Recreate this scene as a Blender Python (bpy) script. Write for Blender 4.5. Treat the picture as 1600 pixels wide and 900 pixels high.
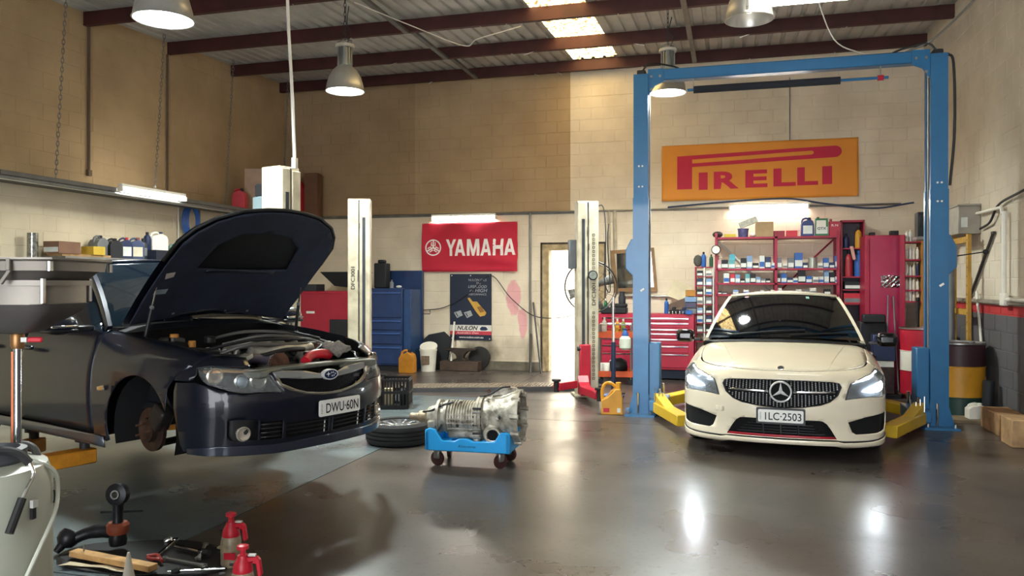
import bpy, bmesh, math, random
import numpy as np
from mathutils import Vector, Matrix
from mathutils.geometry import tessellate_polygon
for _o in list(bpy.data.objects): bpy.data.objects.remove(_o)
random.seed(7)
SC = bpy.context.scene; COL = SC.collection
R = math.radians
# ------------------------------------------------------------------ camera
cam = bpy.data.objects.new('camera', bpy.data.cameras.new('camera')); COL.objects.link(cam)
cam.location = (0, 0, 1.53); cam.rotation_euler = (R(90), 0, R(15.4))
cam.data.sensor_width = 36; cam.data.lens = 36*1232/1600; cam.data.shift_y = -5/1600
cam.data.clip_start = .05; cam.data.clip_end = 200
SC.camera = cam
# ------------------------------------------------------------------ world, sun, exposure
wd = bpy.data.worlds.new('sky'); SC.world = wd; wd.use_nodes = True
_n = wd.node_tree.nodes; _bg = _n['Background']
_bg.inputs[0].default_value = (.93, .96, 1.0, 1); _bg.inputs[1].default_value = 6.0
_s = bpy.data.lights.new('sun', 'SUN'); _s.energy = 12; _s.angle = .02; _s.color = (1, .93, .8)
sun = bpy.data.objects.new('sun', _s); COL.objects.link(sun); sun.rotation_euler = (R(24), R(-4), 0); sun.location = (0, 0, 12)
SC.view_settings.view_transform = 'Standard'; SC.view_settings.look = 'None'
SC.view_settings.gamma = 1; SC.view_settings.use_curve_mapping = False
SC.view_settings.exposure = 1.02
# ------------------------------------------------------------------ materials
MATS = {}
def lin(h):
    v = [int(h[i:i+2], 16)/255 for i in (0, 2, 4)]
    return tuple((c/12.92 if c <= .04045 else ((c+.055)/1.055)**2.4) for c in v)
def mat(name, col, rough=.5, metal=0, var=.12, scale=6, bump=0, bscale=60, coat=0, emit=0, trans=0, alpha=1, ecol=None, spec=.5, var2=None, ior=1.45):
    if name in MATS: return MATS[name]
    m = bpy.data.materials.new(name); m.use_nodes = True; MATS[name] = m
    nt = m.node_tree; b = nt.nodes['Principled BSDF']
    c = lin(col) if isinstance(col, str) else col
    if var > 0:
        tc = nt.nodes.new('ShaderNodeTexCoord'); nz = nt.nodes.new('ShaderNodeTexNoise')
        nz.inputs['Scale'].default_value = scale; nz.inputs['Detail'].default_value = 5
        nt.links.new(tc.outputs['Object'], nz.inputs['Vector'])
        rp = nt.nodes.new('ShaderNodeValToRGB'); e = rp.color_ramp.elements
        e[0].position = .3; e[1].position = .7
        d = lin(var2) if var2 else tuple(x*(1-var*1.5) for x in c)
        e[0].color = (*d, 1); e[1].color = (*[min(1, x*(1+var*.5)) for x in c], 1)
        nt.links.new(nz.outputs['Fac'], rp.inputs['Fac']); nt.links.new(rp.outputs['Color'], b.inputs['Base Color'])
        if bump:
            n2 = nt.nodes.new('ShaderNodeTexNoise'); n2.inputs['Scale'].default_value = bscale
            nt.links.new(tc.outputs['Object'], n2.inputs['Vector'])
            bp = nt.nodes.new('ShaderNodeBump'); bp.inputs['Strength'].default_value = bump; bp.inputs['Distance'].default_value = .01
            nt.links.new(n2.outputs['Fac'], bp.inputs['Height']); nt.links.new(bp.outputs['Normal'], b.inputs['Normal'])
    else: b.inputs['Base Color'].default_value = (*c, 1)
    b.inputs['Roughness'].default_value = rough; b.inputs['Metallic'].default_value = metal
    b.inputs['Coat Weight'].default_value = coat; b.inputs['Coat Roughness'].default_value = .05
    b.inputs['Transmission Weight'].default_value = trans; b.inputs['Alpha'].default_value = alpha
    b.inputs['Specular IOR Level'].default_value = spec; b.inputs['IOR'].default_value = ior
    if emit:
        ec = ecol or c; b.inputs['Emission Color'].default_value = (*(lin(ec) if isinstance(ec, str) else ec), 1); b.inputs['Emission Strength'].default_value = emit
    return m
def zoned(name, zones, rough=.8, scale=1.6, blots=(), bump=.25):
    """paint by place on the wall. zones: (axis, threshold, colour if above) on world position; blots: painted or sooty patches (cx, cz, rx, rz, colour, strength, axis)"""
    m = bpy.data.materials.new(name); m.use_nodes = True; nt = m.node_tree; N = nt.nodes; L = nt.links
    b = N['Principled BSDF']; b.inputs['Roughness'].default_value = rough; b.inputs['Specular IOR Level'].default_value = .25
    g = N.new('ShaderNodeNewGeometry'); sp = N.new('ShaderNodeSeparateXYZ'); L.new(g.outputs['Position'], sp.inputs[0])
    cur = None
    def mix(fac, a, bb, typ='MIX'):
        x = N.new('ShaderNodeMix'); x.data_type = 'RGBA'; x.blend_type = typ
        L.new(fac, x.inputs[0]) if not isinstance(fac, float) else setattr(x.inputs[0], 'default_value', fac)
        for s, i in ((a, 6), (bb, 7)):
            if isinstance(s, tuple): x.inputs[i].default_value = (*s, 1)
            else: L.new(s, x.inputs[i])
        return x.outputs[2]
    def math_(op, a, bb):
        x = N.new('ShaderNodeMath'); x.operation = op
        for s, i in ((a, 0), (bb, 1)):
            if isinstance(s, (int, float)): x.inputs[i].default_value = s
            else: L.new(s, x.inputs[i])
        return x.outputs[0]
    cur = lin(zones[0])
    for conds, col in zones[1:]:
        f = None
        for ax, op, th in conds:
            q = math_('GREATER_THAN' if op == '>' else 'LESS_THAN', sp.outputs[ax], th)
            f = q if f is None else math_('MULTIPLY', f, q)
        cur = mix(f, cur, lin(col))
    nz = N.new('ShaderNodeTexNoise'); nz.inputs['Scale'].default_value = scale; nz.inputs['Detail'].default_value = 6
    L.new(g.outputs['Position'], nz.inputs['Vector'])
    rp = N.new('ShaderNodeValToRGB'); rp.color_ramp.elements[0].position = .3; rp.color_ramp.elements[1].position = .7
    rp.color_ramp.elements[0].color = (.8, .78, .76, 1); rp.color_ramp.elements[1].color = (1, 1, 1, 1)
    L.new(nz.outputs['Fac'], rp.inputs[0]); cur = mix(1.0, cur, rp.outputs[0], 'MULTIPLY')
    n3 = N.new('ShaderNodeTexNoise'); n3.inputs['Scale'].default_value = 4; n3.inputs['Detail'].default_value = 4; L.new(g.outputs['Position'], n3.inputs['Vector'])
    for cx, cz, rx, rz, col, st, ax in blots:
        dx = math_('DIVIDE', math_('SUBTRACT', sp.outputs[ax], cx), rx); dz = math_('DIVIDE', math_('SUBTRACT', sp.outputs[2], cz), rz)
        d = math_('ADD', math_('MULTIPLY', dx, dx), math_('MULTIPLY', dz, dz))
        d = math_('ADD', d, math_('MULTIPLY', math_('SUBTRACT', n3.outputs['Fac'], .5), 1.6))
        mr = N.new('ShaderNodeMapRange'); mr.inputs[1].default_value = 1.0; mr.inputs[2].default_value = .75 if st > 0 else 0.0; mr.inputs[3].default_value = 0; mr.inputs[4].default_value = abs(st)
        L.new(d, mr.inputs[0]); cur = mix(mr.outputs[0], cur, lin(col))
    L.new(cur, b.inputs['Base Color'])
    n2 = N.new('ShaderNodeTexNoise'); n2.inputs['Scale'].default_value = 45; L.new(g.outputs['Position'], n2.inputs['Vector'])
    bp = N.new('ShaderNodeBump'); bp.inputs['Strength'].default_value = bump; bp.inputs['Distance'].default_value = .008
    L.new(n2.outputs['Fac'], bp.inputs['Height']); L.new(bp.outputs['Normal'], b.inputs['Normal'])
    return m
# ------------------------------------------------------------------ mesh helpers
class MB:
    def __init__(s): s.v = []; s.f = []; s.m = None
    def add(s, vs, fs, M=None):
        o = len(s.v); s.v += [tuple(M @ Vector(p)) if M else tuple(p) for p in vs]; s.f += [tuple(i+o for i in f) for f in fs]; return s
    def box(s, c, d, rz=0, rx=0, ry=0):
        x, y, z = d[0]/2, d[1]/2, d[2]/2
        M = Matrix.Translation(c) @ Matrix.Rotation(rz, 4, 'Z') @ Matrix.Rotation(ry, 4, 'Y') @ Matrix.Rotation(rx, 4, 'X')
        return s.add([(a*x, b*y, e*z) for e in (-1, 1) for a, b in ((-1, -1), (1, -1), (1, 1), (-1, 1))],
                     [(3, 2, 1, 0), (4, 5, 6, 7), (0, 1, 5, 4), (1, 2, 6, 5), (2, 3, 7, 6), (3, 0, 4, 7)], M)
    def bx(s, x0, x1, y0, y1, z0, z1): return s.box(((x0+x1)/2, (y0+y1)/2, (z0+z1)/2), (abs(x1-x0), abs(y1-y0), abs(z1-z0)))
    def tube(s, pts, r, n=8, closed=False):
        P = [Vector(p) for p in pts]; k = len(P); rs = r if isinstance(r, (list, tuple)) else [r]*k
        T = []
        for i in range(k):
            a = P[(i-1) % k] if (closed or i > 0) else P[i]; b = P[(i+1) % k] if (closed or i < k-1) else P[i]
            t = b-a; T.append(t.normalized() if t.length > 1e-9 else Vector((0, 0, 1)))
        u = T[0].orthogonal().normalized(); vs = []
        for i in range(k):
            u = (u - T[i]*u.dot(T[i])); u = u.normalized() if u.length > 1e-6 else T[i].orthogonal().normalized()
            w = T[i].cross(u)
            vs += [P[i]+(u*math.cos(2*math.pi*j/n)+w*math.sin(2*math.pi*j/n))*rs[i] for j in range(n)]
        fs = [(i*n+j, i*n+(j+1) % n, ((i+1) % k)*n+(j+1) % n, ((i+1) % k)*n+j) for i in range(k if closed else k-1) for j in range(n)]
        if not closed: fs += [tuple(range(n))[::-1], tuple((k-1)*n+j for j in range(n))]
        return s.add(vs, fs)
    def cyl(s, p0, p1, r, n=16, r1=None): return s.tube([p0, p1], [r, r if r1 is None else r1], n)
    def lathe(s, prof, o=(0, 0, 0), ax=(0, 0, 1), n=20, arc=1.0, ring=False):
        ax = Vector(ax).normalized(); u = ax.orthogonal().normalized(); w = ax.cross(u); o = Vector(o); k = len(prof)
        vs = [o+ax*h+(u*math.cos(2*math.pi*arc*j/n)+w*math.sin(2*math.pi*arc*j/n))*max(r, 1e-4) for r, h in prof for j in range(n)]
        fs = [(i*n+j, i*n+(j+1) % n, (i+1)*n+(j+1) % n, (i+1)*n+j) for i in range(k-1) for j in range(n)]
        if ring: fs += [((k-1)*n+j, (k-1)*n+(j+1) % n, (j+1) % n, j) for j in range(n)]
        else: fs += [tuple(range(n))[::-1], tuple((k-1)*n+j for j in range(n))]
        return s.add(vs, fs)
    def prism(s, poly, f0, f1):
        """poly: 2-D outline; f0, f1: maps (a, b) -> 3-D point on the two faces"""
        n = len(poly); vs = [f0(*p) for p in poly]+[f1(*p) for p in poly]
        tri = tessellate_polygon([[Vector((a, b, 0)) for a, b in poly]])
        fs = [tuple(t) for t in tri]+[tuple(i+n for i in t[::-1]) for t in tri]+[(i, i+n, (i+1) % n+n, (i+1) % n) for i in range(n)]
        return s.add(vs, fs)
    def prx(s, poly, x0, x1): return s.prism(poly, lambda a, b: (x0, a, b), lambda a, b: (x1, a, b))
    def pry(s, poly, y0, y1): return s.prism(poly, lambda a, b: (a, y0, b), lambda a, b: (a, y1, b))
    def prz(s, poly, z0, z1): return s.prism(poly, lambda a, b: (a, b, z0), lambda a, b: (a, b, z1))
    def ball(s, c, r, n=10, sq=(1, 1, 1)):
        k = n//2; prof = [(math.sin(math.pi*i/k), -math.cos(math.pi*i/k)) for i in range(k+1)]
        b = MB().lathe(prof, n=n)
        return s.add([(c[0]+v[0]*r*sq[0], c[1]+v[1]*r*sq[1], c[2]+v[2]*r*sq[2]) for v in b.v], b.f)
    def grid(s, nu, nv, fn):
        o = [fn(i/(nu-1), j/(nv-1)) for j in range(nv) for i in range(nu)]
        return s.add(o, [(j*nu+i, j*nu+i+1, (j+1)*nu+i+1, (j+1)*nu+i) for j in range(nv-1) for i in range(nu-1)])
    def build(s, name, m, parent=None, bevel=0, smooth=35, solid=0, seg=1, fix=True):
        me = bpy.data.meshes.new(name); me.from_pydata([tuple(p) for p in s.v], [], s.f)
        if fix:
            bm = bmesh.new(); bm.from_mesh(me); bmesh.ops.recalc_face_normals(bm, faces=bm.faces); bm.to_mesh(me); bm.free()
        me.materials.append(m); o = bpy.data.objects.new(name, me); COL.objects.link(o)
        if parent: o.parent = parent
        if smooth: me.shade_smooth() if smooth >= 180 else me.set_sharp_from_angle(angle=R(smooth))
        if solid: q = o.modifiers.new('thickness', 'SOLIDIFY'); q.thickness = solid; q.offset = -1
        if bevel: q = o.modifiers.new('bevel', 'BEVEL'); q.width = bevel; q.segments = seg; q.limit_method = 'ANGLE'; q.angle_limit = R(40)
        return o
def tag(o, label=None, cat=None, group=None, kind=None):
    if label: o['label'] = label
    if cat: o['category'] = cat
    if group: o['group'] = group
    if kind: o['kind'] = kind
    return o
def thing(name, label, cat, loc=(0, 0, 0), rz=0, group=None):
    o = bpy.data.objects.new(name, None); COL.objects.link(o); o.location = loc; o.rotation_euler = (0, 0, rz); o.empty_display_size = .1
    return tag(o, label, cat, group)
def copy_tree(o, parent=None):
    c = o.copy(); COL.objects.link(c); c.parent = parent
    for ch in list(o.children): copy_tree(ch, c)
    return c
def inst(src, loc, rot=(0, 0, 0), parent=None, scale=None):
    c = src.copy(); COL.objects.link(c); c.location = loc; c.rotation_euler = rot; c.parent = parent
    if scale: c.scale = scale
    return c
def text_mesh(txt, size=1.0, bold=0.0, shear=0, sx=1.0, space=1.0):
    """lettering as flat outline mesh: returns verts (x, y) centred and triangles"""
    cu = bpy.data.curves.new('t', 'FONT'); cu.body = txt; cu.size = size; cu.offset = bold; cu.shear = shear; cu.space_character = space
    cu.align_x = 'CENTER'; cu.align_y = 'CENTER'; cu.resolution_u = 4
    o = bpy.data.objects.new('t', cu); COL.objects.link(o); dg = bpy.context.evaluated_depsgraph_get()
    me = bpy.data.meshes.new_from_object(o.evaluated_get(dg)); vs = [(v.co.x*sx, v.co.y) for v in me.vertices]; fs = [tuple(p.vertices) for p in me.polygons]
    bpy.data.objects.remove(o); bpy.data.curves.remove(cu); bpy.data.meshes.remove(me)
    return vs, fs
def text_fit(txt, w, h, **k):
    vs, fs = text_mesh(txt, **k); x0 = min(v[0] for v in vs); x1 = max(v[0] for v in vs); y0 = min(v[1] for v in vs); y1 = max(v[1] for v in vs)
    return [((x-(x0+x1)/2)/(x1-x0)*w, (y-(y0+y1)/2)/(y1-y0)*h) for x, y in vs], fs
def lettering(name, txt, w, h, m, parent, fn, th=.001, **k):
    """raised flat print; fn maps (a, b, depth) to a point"""
    vs, fs = text_fit(txt, w, h, **k); mb = MB(); mb.add([fn(a, b, th) for a, b in vs], fs)
    return mb.build(name, m, parent, smooth=0, fix=False)
def sheet(loops, fn, cell=.05, bounds=None):
    """flat outline with holes, cut along a grid, then mapped with fn((n,2) array) -> (n,3)"""
    bm = bmesh.new(); polys = [[Vector((a, b, 0)) for a, b in lp] for lp in loops]
    flat = [v for lp in polys for v in lp]; bv = [bm.verts.new(v) for v in flat]
    for t in tessellate_polygon(polys):
        if len(set(t)) == 3:
            try: bm.faces.new([bv[i] for i in t])
            except ValueError: pass
    xs = [v[0] for v in polys[0]]; ys = [v[1] for v in polys[0]]
    cx, cy = cell if isinstance(cell, tuple) else (cell, cell)
    for lo, hi, no, c in ((min(xs), max(xs), (1, 0, 0), cx), (min(ys), max(ys), (0, 1, 0), cy)):
        q = math.ceil(lo/c)*c
        while q < hi:
            co = tuple(q*k for k in no)
            bmesh.ops.bisect_plane(bm, geom=bm.verts[:]+bm.edges[:]+bm.faces[:], plane_co=co, plane_no=no, dist=1e-6); q += c
    bmesh.ops.remove_doubles(bm, verts=bm.verts, dist=1e-5)
    bm.verts.index_update(); P = np.array([(v.co.x, v.co.y) for v in bm.verts]); Q = fn(P)
    mb = MB(); mb.add([tuple(q) for q in Q], [tuple(v.index for v in f.verts) for f in bm.faces]); bm.free()
    return mb
def hang(a, b, sag, n=14):
    a, b = Vector(a), Vector(b); return [a.lerp(b, i/n)-Vector((0, 0, sag*4*(i/n)*(1-i/n))) for i in range(n+1)]
def spline(pts, n=6):
    P = [Vector(p) for p in pts]; P = [P[0]*2-P[1]]+P+[P[-1]*2-P[-2]]; out = []
    for i in range(1, len(P)-2):
        for k in range(n):
            t = k/n; a, b, c, d = P[i-1:i+3]
            out.append(.5*((2*b)+(c-a)*t+(2*a-5*b+4*c-d)*t*t+(3*b-a-3*c+d)*t**3))
    return out+[P[-2]]
JX1, JY = -3.14, 8.73      # sawn joints in the floor slab
BON = R(49)                # bonnet opening angle
# ================================================================== the setting
XL, XR, YB, YF = -8.31, 2.94, 13.58, -5.0
zroof = lambda y: 4.575+.048*y
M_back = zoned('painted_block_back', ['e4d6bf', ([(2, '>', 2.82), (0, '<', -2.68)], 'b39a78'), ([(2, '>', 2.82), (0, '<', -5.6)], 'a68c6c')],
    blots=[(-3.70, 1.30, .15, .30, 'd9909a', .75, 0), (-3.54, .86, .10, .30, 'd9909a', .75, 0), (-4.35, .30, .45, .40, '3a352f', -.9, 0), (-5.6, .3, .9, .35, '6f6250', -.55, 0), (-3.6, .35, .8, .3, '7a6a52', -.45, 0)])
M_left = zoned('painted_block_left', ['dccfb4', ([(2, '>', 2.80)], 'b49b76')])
M_right = zoned('painted_block_right', ['d3cab8', ([(2, '<', 1.30)], 'b53a3c'), ([(2, '<', 1.19)], '5d5c5e')],
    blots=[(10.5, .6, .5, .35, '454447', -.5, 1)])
M_joint = mat('mortar', '6e5b41', .9)
# floor slabs with sawn joints
def floor_mat(cols, nm):
    m = bpy.data.materials.new(nm); m.use_nodes = True; nt = m.node_tree; N = nt.nodes; L = nt.links; b = N['Principled BSDF']
    g = N.new('ShaderNodeNewGeometry')
    def noise(sc, det=6, dist=0):
        n = N.new('ShaderNodeTexNoise'); n.inputs['Scale'].default_value = sc; n.inputs['Detail'].default_value = det; n.inputs['Distortion'].default_value = dist
        L.new(g.outputs['Position'], n.inputs['Vector']); return n.outputs['Fac']
    def ramp(f, stops):
        r = N.new('ShaderNodeValToRGB'); e = r.color_ramp.elements
        while len(e) < len(stops): e.new(.5)
        for q, (p, c) in zip(e, stops): q.position = p; q.color = (*c, 1)
        L.new(f, r.inputs[0]); return r.outputs[0]
    c1 = ramp(noise(.45, 4, .3), [(.3, lin(cols[0])), (.5, lin(cols[1])), (.7, lin(cols[2]))])
    c2 = ramp(noise(2.5, 4), [(.35, (.78, .77, .76)), (.6, (1, 1, 1))])
    c3 = ramp(noise(26, 4), [(.30, (.55, .52, .5)), (.42, (1, 1, 1))])
    def mul(a, c):
        x = N.new('ShaderNodeMix'); x.data_type = 'RGBA'; x.blend_type = 'MULTIPLY'; x.inputs[0].default_value = 1; L.new(a, x.inputs[6]); L.new(c, x.inputs[7]); return x.outputs[2]
    L.new(mul(mul(c1, c2), c3), b.inputs['Base Color'])
    rr = ramp(noise(1.1, 4, .2), [(.3, (.25,)*3), (.55, (.31,)*3), (.75, (.40,)*3)]); L.new(rr, b.inputs['Roughness'])
    b.inputs['Specular IOR Level'].default_value = .6
    bp = N.new('ShaderNodeBump'); bp.inputs['Strength'].default_value = .03; bp.inputs['Distance'].default_value = .01; L.new(noise(9, 3), bp.inputs['Height']); L.new(bp.outputs['Normal'], b.inputs['Normal'])
    return m
M_floor = floor_mat(('403c39', '524c47', '665e56'), 'sealed_concrete'); M_floor2 = floor_mat(('4b5456', '606c70', '727e81'), 'pale_concrete')
fl = MB().bx(XL-.3, XR+.3, YF, YB+4, -.2, -.012).build('floor', mat('joint_filler', '2b2826', .9), smooth=0); tag(fl, kind='structure')
xs = [XL, JX1, XR]; ys = [YF, 3.4, JY, 10.2, YB+.3]
for i in range(2):
    for j in range(4):
        MB().bx(xs[i]+.006, xs[i+1]-.006, ys[j]+.006, ys[j+1]-.006, -.1, 0).build('slab', M_floor2 if i == 0 and j < 3 else M_floor, fl, smooth=0)
MB().bx(-5, 0, YB+.32, YB+4, -.1, -.01).build('slab', mat('yard_concrete', 'bdb4a2', .9), fl, smooth=0)
# block walls
def in_view(p):
    v = Matrix.Rotation(-R(15.4), 3, 'Z') @ Vector(p); 
    return v.y > .5 and abs(v.x/v.y) < .66 and -.38 < (v.z-1.53)/v.y < .38, v.y
def block_wall(name, o, du, length, height, m, nrm, holes=(), limit=300):
    """courses of 0.4 x 0.2 m blocks along du from o; nrm points into the room"""
    o = Vector(o); du = Vector(du); nrm = Vector(nrm)
    solid = MB()
    pieces = [(0, length, 0, height)]
    for h0, h1, z0, z1 in holes:
        new = []
        for a, b, c, d in pieces: new += [(a, h0, c, d), (h1, b, c, d), (h0, h1, z1, d)]
        pieces = [p for p in new if p[1]-p[0] > .01 and p[3]-p[2] > .01]
    for a, b, c, d in pieces:
        q = [o+du*a, o+du*b, o+du*b-nrm*.2, o+du*a-nrm*.2]
        solid.add([tuple(p+Vector((0, 0, c))) for p in q]+[tuple(p+Vector((0, 0, d))) for p in q], [(3, 2, 1, 0), (4, 5, 6, 7), (0, 1, 5, 4), (1, 2, 6, 5), (2, 3, 7, 6), (3, 0, 4, 7)])
    w = solid.build(name, m, smooth=0); tag(w, kind='structure')
    cand = []
    bw, bh, jt, jz = .4, .2, .0045, .0045
    for k in range(int(math.ceil(height/bh))):
        z0, z1 = k*bh+jz, min((k+1)*bh-jz, height)
        if z1-z0 < .03: continue
        a = -(k % 2)*bw/2
        while a < length:
            s0, s1 = max(a, 0)+jt, min(a+bw, length)-jt; segs = [(s0, s1)]
            for h0, h1, y0, y1 in holes:
                if z1 > y0 and z0 < y1-.1:
                    segs = [t for g in segs for t in ((g[0], min(g[1], h0)), (max(g[0], h1), g[1]))]
            cand += [(p, q, z0, z1) for p, q in segs if q-p > .03]
            a += bw
    def geo(p, q, z0, z1, dn):
        c = .0035; f = lambda s, z, d: tuple(o+du*s+nrm*d+Vector((0, 0, z)))
        return [f(p, z0, -.002), f(q, z0, -.002), f(q, z1, -.002), f(p, z1, -.002), f(p+c, z0+c, dn), f(q-c, z0+c, dn), f(q-c, z1-c, dn), f(p+c, z1-c, dn)], [(4, 5, 6, 7), (0, 1, 5, 4), (1, 2, 6, 5), (2, 3, 7, 6), (3, 0, 4, 7)]
    sc = []
    for b in cand:
        ok, d = in_view(o+du*(b[0]+b[1])/2+Vector((0, 0, (b[2]+b[3])/2))); sc.append((0 if ok else 1, d))
    order = sorted(range(len(cand)), key=lambda i: sc[i]); rest = MB()
    proto = {}
    for r, i in enumerate(order):
        p, q, z0, z1 = cand[i]; dn = random.choice((.003, .004, .005))
        if r < limit and sc[i][0] == 0:
            key = (round(q-p, 3), round(z1-z0, 3), dn)
            cen = o+du*(p+q)/2+Vector((0, 0, (z0+z1)/2))
            if key not in proto:
                vs, fs = geo(p, q, z0, z1, dn); t = MB().add([tuple(Vector(v)-cen) for v in vs], fs).build('block', m, w, smooth=0); t.location = cen; proto[key] = t
            else: inst(proto[key], cen, parent=w)
        else: rest.add(*geo(p, q, z0, z1, dn))
    if rest.v: tag(rest.build('blocks_beyond', m, w, smooth=0), kind='stuff')
    return w
block_wall('wall_back', (XL, YB, 0), (1, 0, 0), XR-XL, 5.5, M_back, (0, -1, 0), holes=[(-3.10-XL, -2.16-XL, 0, 2.19)])
block_wall('wall_left', (XL, YB, 0), (0, -1, 0), YB-YF, 5.5, M_left, (1, 0, 0))
block_wall('wall_right', (XR, YB, 0), (0, -1, 0), YB-YF, 5.5, M_right, (-1, 0, 0))
# front of the building behind the camera: piers and header round a wide roller-door opening
fw = MB().bx(XL, XL+.6, YF-.2, YF, 0, 5.2); fw.bx(-4.0, -3.4, YF-.2, YF, 0, 5.2); fw.bx(XL+.6, -4.0, YF-.2, YF, 3.9, 5.2); fw.bx(XR-1.2, XR, YF-.2, YF, 0, 5.2); fw.bx(-3.4, XR-1.2, YF-.2, YF, 3.9, 5.2)
tag(fw.build('wall_front', M_right, smooth=0), kind='structure')
sh = [(YF-.06, 0)]+[(YF-(.03 if k % 2 else .06), .1*k) for k in range(1, 39)]+[(YF-.09, 3.9), (YF-.09, 0)]     # unseen ribbed shutter, added at left to darken reflections and fill light
tag(MB().prx(sh, XL+.6, -4.0).build('added_shutter', mat('added_shutter_steel', '44484e', .6, .2), smooth=0), kind='structure')
# the doorway to the yard
M_jamb = mat('weathered_timber', 'b09a74', .75, var=.3, scale=9)
d = MB().bx(-3.18, -3.06, YB-.03, YB+.2, 0, 2.24).build('door_1', M_jamb, bevel=.006); tag(d, kind='structure')
MB().bx(-2.20, -2.08, YB-.03, YB+.2, 0, 2.24).build('jamb', M_jamb, d, bevel=.006)
MB().bx(-3.06, -2.20, YB-.03, YB+.2, 2.14, 2.24).build('head_jamb', M_jamb, d, bevel=.006)
M_rot = mat('chipped_edge', '4a4038', .9, var=.3, scale=20)
for q in ((-3.215, -3.18, 0, 2.27), (-3.215, -2.05, 2.24, 2.275), (-2.08, -2.05, 0, 2.24)):
    MB().bx(q[0], q[1], YB-.018, YB+.02, q[2], q[3]).build('chipped_edge', M_rot, d)
M_yard = mat('yard_paint', 'f4efe2', .85, var=.06)
block_wall('wall_yard', (-6.5, YB+3.2, 0), (1, 0, 0), 7, 3.2, M_yard, (0, -1, 0), limit=60)
M_skirt = mat('grimy_skirting', '6d6557', .8, var=.3)
tag(MB().bx(-4.55, -3.22, YB-.035, YB-.006, 0, .16).build('baseboard_back', M_skirt, bevel=.004), kind='structure')
M_ledge = mat('dusty_ledge', '8e877a', .7, var=.2)
tag(MB().bx(XR-.06, XR-.006, 4, YB-.4, 1.315, 1.36).build('trim_1', M_ledge, bevel=.006), kind='structure')
# roof: ribbed steel sheet on red oxide purlins
M_sheet = mat('zinc_sheet', 'b4b4ae', .5, .15, var=.12, scale=3)
M_sheet2 = mat('skylight_sheet', 'fff0c0', .5, var=0)
nt = M_sheet2.node_tree; b = nt.nodes['Principled BSDF']; L_ = nt.links
tr = nt.nodes.new('ShaderNodeBsdfTranslucent'); ms = nt.nodes.new('ShaderNodeMixShader'); ms.inputs[0].default_value = .85
gz = nt.nodes.new('ShaderNodeNewGeometry'); nz = nt.nodes.new('ShaderNodeTexNoise'); nz.inputs['Scale'].default_value = 16; nz.inputs['Detail'].default_value = 8; L_.new(gz.outputs['Position'], nz.inputs['Vector'])
rp = nt.nodes.new('ShaderNodeValToRGB'); rp.color_ramp.elements[0].position = .43; rp.color_ramp.elements[0].color = (.08, .045, .015, 1); rp.color_ramp.elements[1].position = .49; rp.color_ramp.elements[1].color = (.62, .46, .2, 1)
L_.new(nz.outputs['Fac'], rp.inputs[0]); L_.new(rp.outputs[0], tr.inputs[0]); L_.new(rp.outputs[0], b.inputs['Base Color'])
L_.new(b.outputs[0], ms.inputs[1]); L_.new(tr.outputs[0], ms.inputs[2]); L_.new(ms.outputs[0], nt.nodes['Material Output'].inputs[0])
SKY = (-2.58, -1.82)
def roof(x0, x1):
    mb = MB(); pr = []; x = x0; rp_ = .19
    while x < x1-.01:
        for q, zz in ((0, 0), (.12, 0), (.135, .03), (.175, .03)):
            if x+q < x1: pr.append((x+q, zz))
        x += rp_
    pr.append((x1, 0)); y0, y1 = YF, YB+.15
    vs = [(a, y, zroof(y)+.185+h) for y in (y0, y1) for a, h in pr]; n = len(pr)
    mb.add(vs, [(i, i+1, n+i+1, n+i) for i in range(n-1)]); return mb
ce = roof(XL-.2, SKY[0]).build('ceiling', M_sheet, smooth=0, fix=False); tag(ce, kind='structure')
roof(SKY[1], XR+.2).build('roof_sheet', M_sheet, ce, smooth=0, fix=False)
# the clear sheets sit in the strip; between them plain sheet
prl = [13.38, 11.85, 10.25, 8.62, 7.0, 5.4, 3.8, 2.2, .6, -1.0]
def roof_strip(y0, y1, m, name):
    mb = MB(); pr = []; x = SKY[0]
    while x < SKY[1]-.01:
        for q, zz in ((0, 0), (.12, 0), (.135, .03), (.175, .03)): pr.append((x+q, zz))
        x += .19
    pr.append((SKY[1], 0)); n = len(pr)
    mb.add([(a, y, zroof(y)+.185+h) for y in (y0, y1) for a, h in pr], [(i, i+1, n+i+1, n+i) for i in range(n-1)])
    return mb.build(name, m, ce, smooth=0, fix=False)
roof_strip(13.34, YB+.15, M_sheet, 'roof_sheet'); roof_strip(YF, 6.2, M_sheet, 'roof_sheet')
roof_strip(6.2, 13.34, M_sheet2, 'skylight_sheet')
M_oxide = mat('red_oxide_steel', '46211f', .6, .1, var=.25, scale=4)
for y in prl:
    z = zroof(y); c = [(0, 0), (.07, 0), (.07, .02), (.066, .02), (.066, .006), (.006, .006), (.006, .174), (.066, .174), (.066, .16), (.07, .16), (.07, .18), (0, .18)]
    MB().prx([(y+a, z+b) for a, b in c], XL, XR).build('purlin', M_oxide, ce, smooth=0)
M_galv = mat('galvanised', '787a78', .45, .6, var=.2)
for x in (-4.35, -.55):
    for i in range(len(prl)-2):
        y0, y1 = prl[i+1]+.08, prl[i]
        MB().bx(x-.035, x+.035, y0, y1, zroof(y0)+.05, zroof(y0)+.09).build('bridging', M_galv, ce)
for x in (-5.2, -3.3, -2.9, -1.4, .3, 1.6):
    for y in prl[:4]:
        MB().cyl((x+random.uniform(-.2, .2), y+.035, zroof(y)-.035), (x, y+.035, zroof(y)+.01), .006, 6).build('bolt', mat('bolt_steel', 'c9c8c2', .4, .6), ce)
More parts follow.
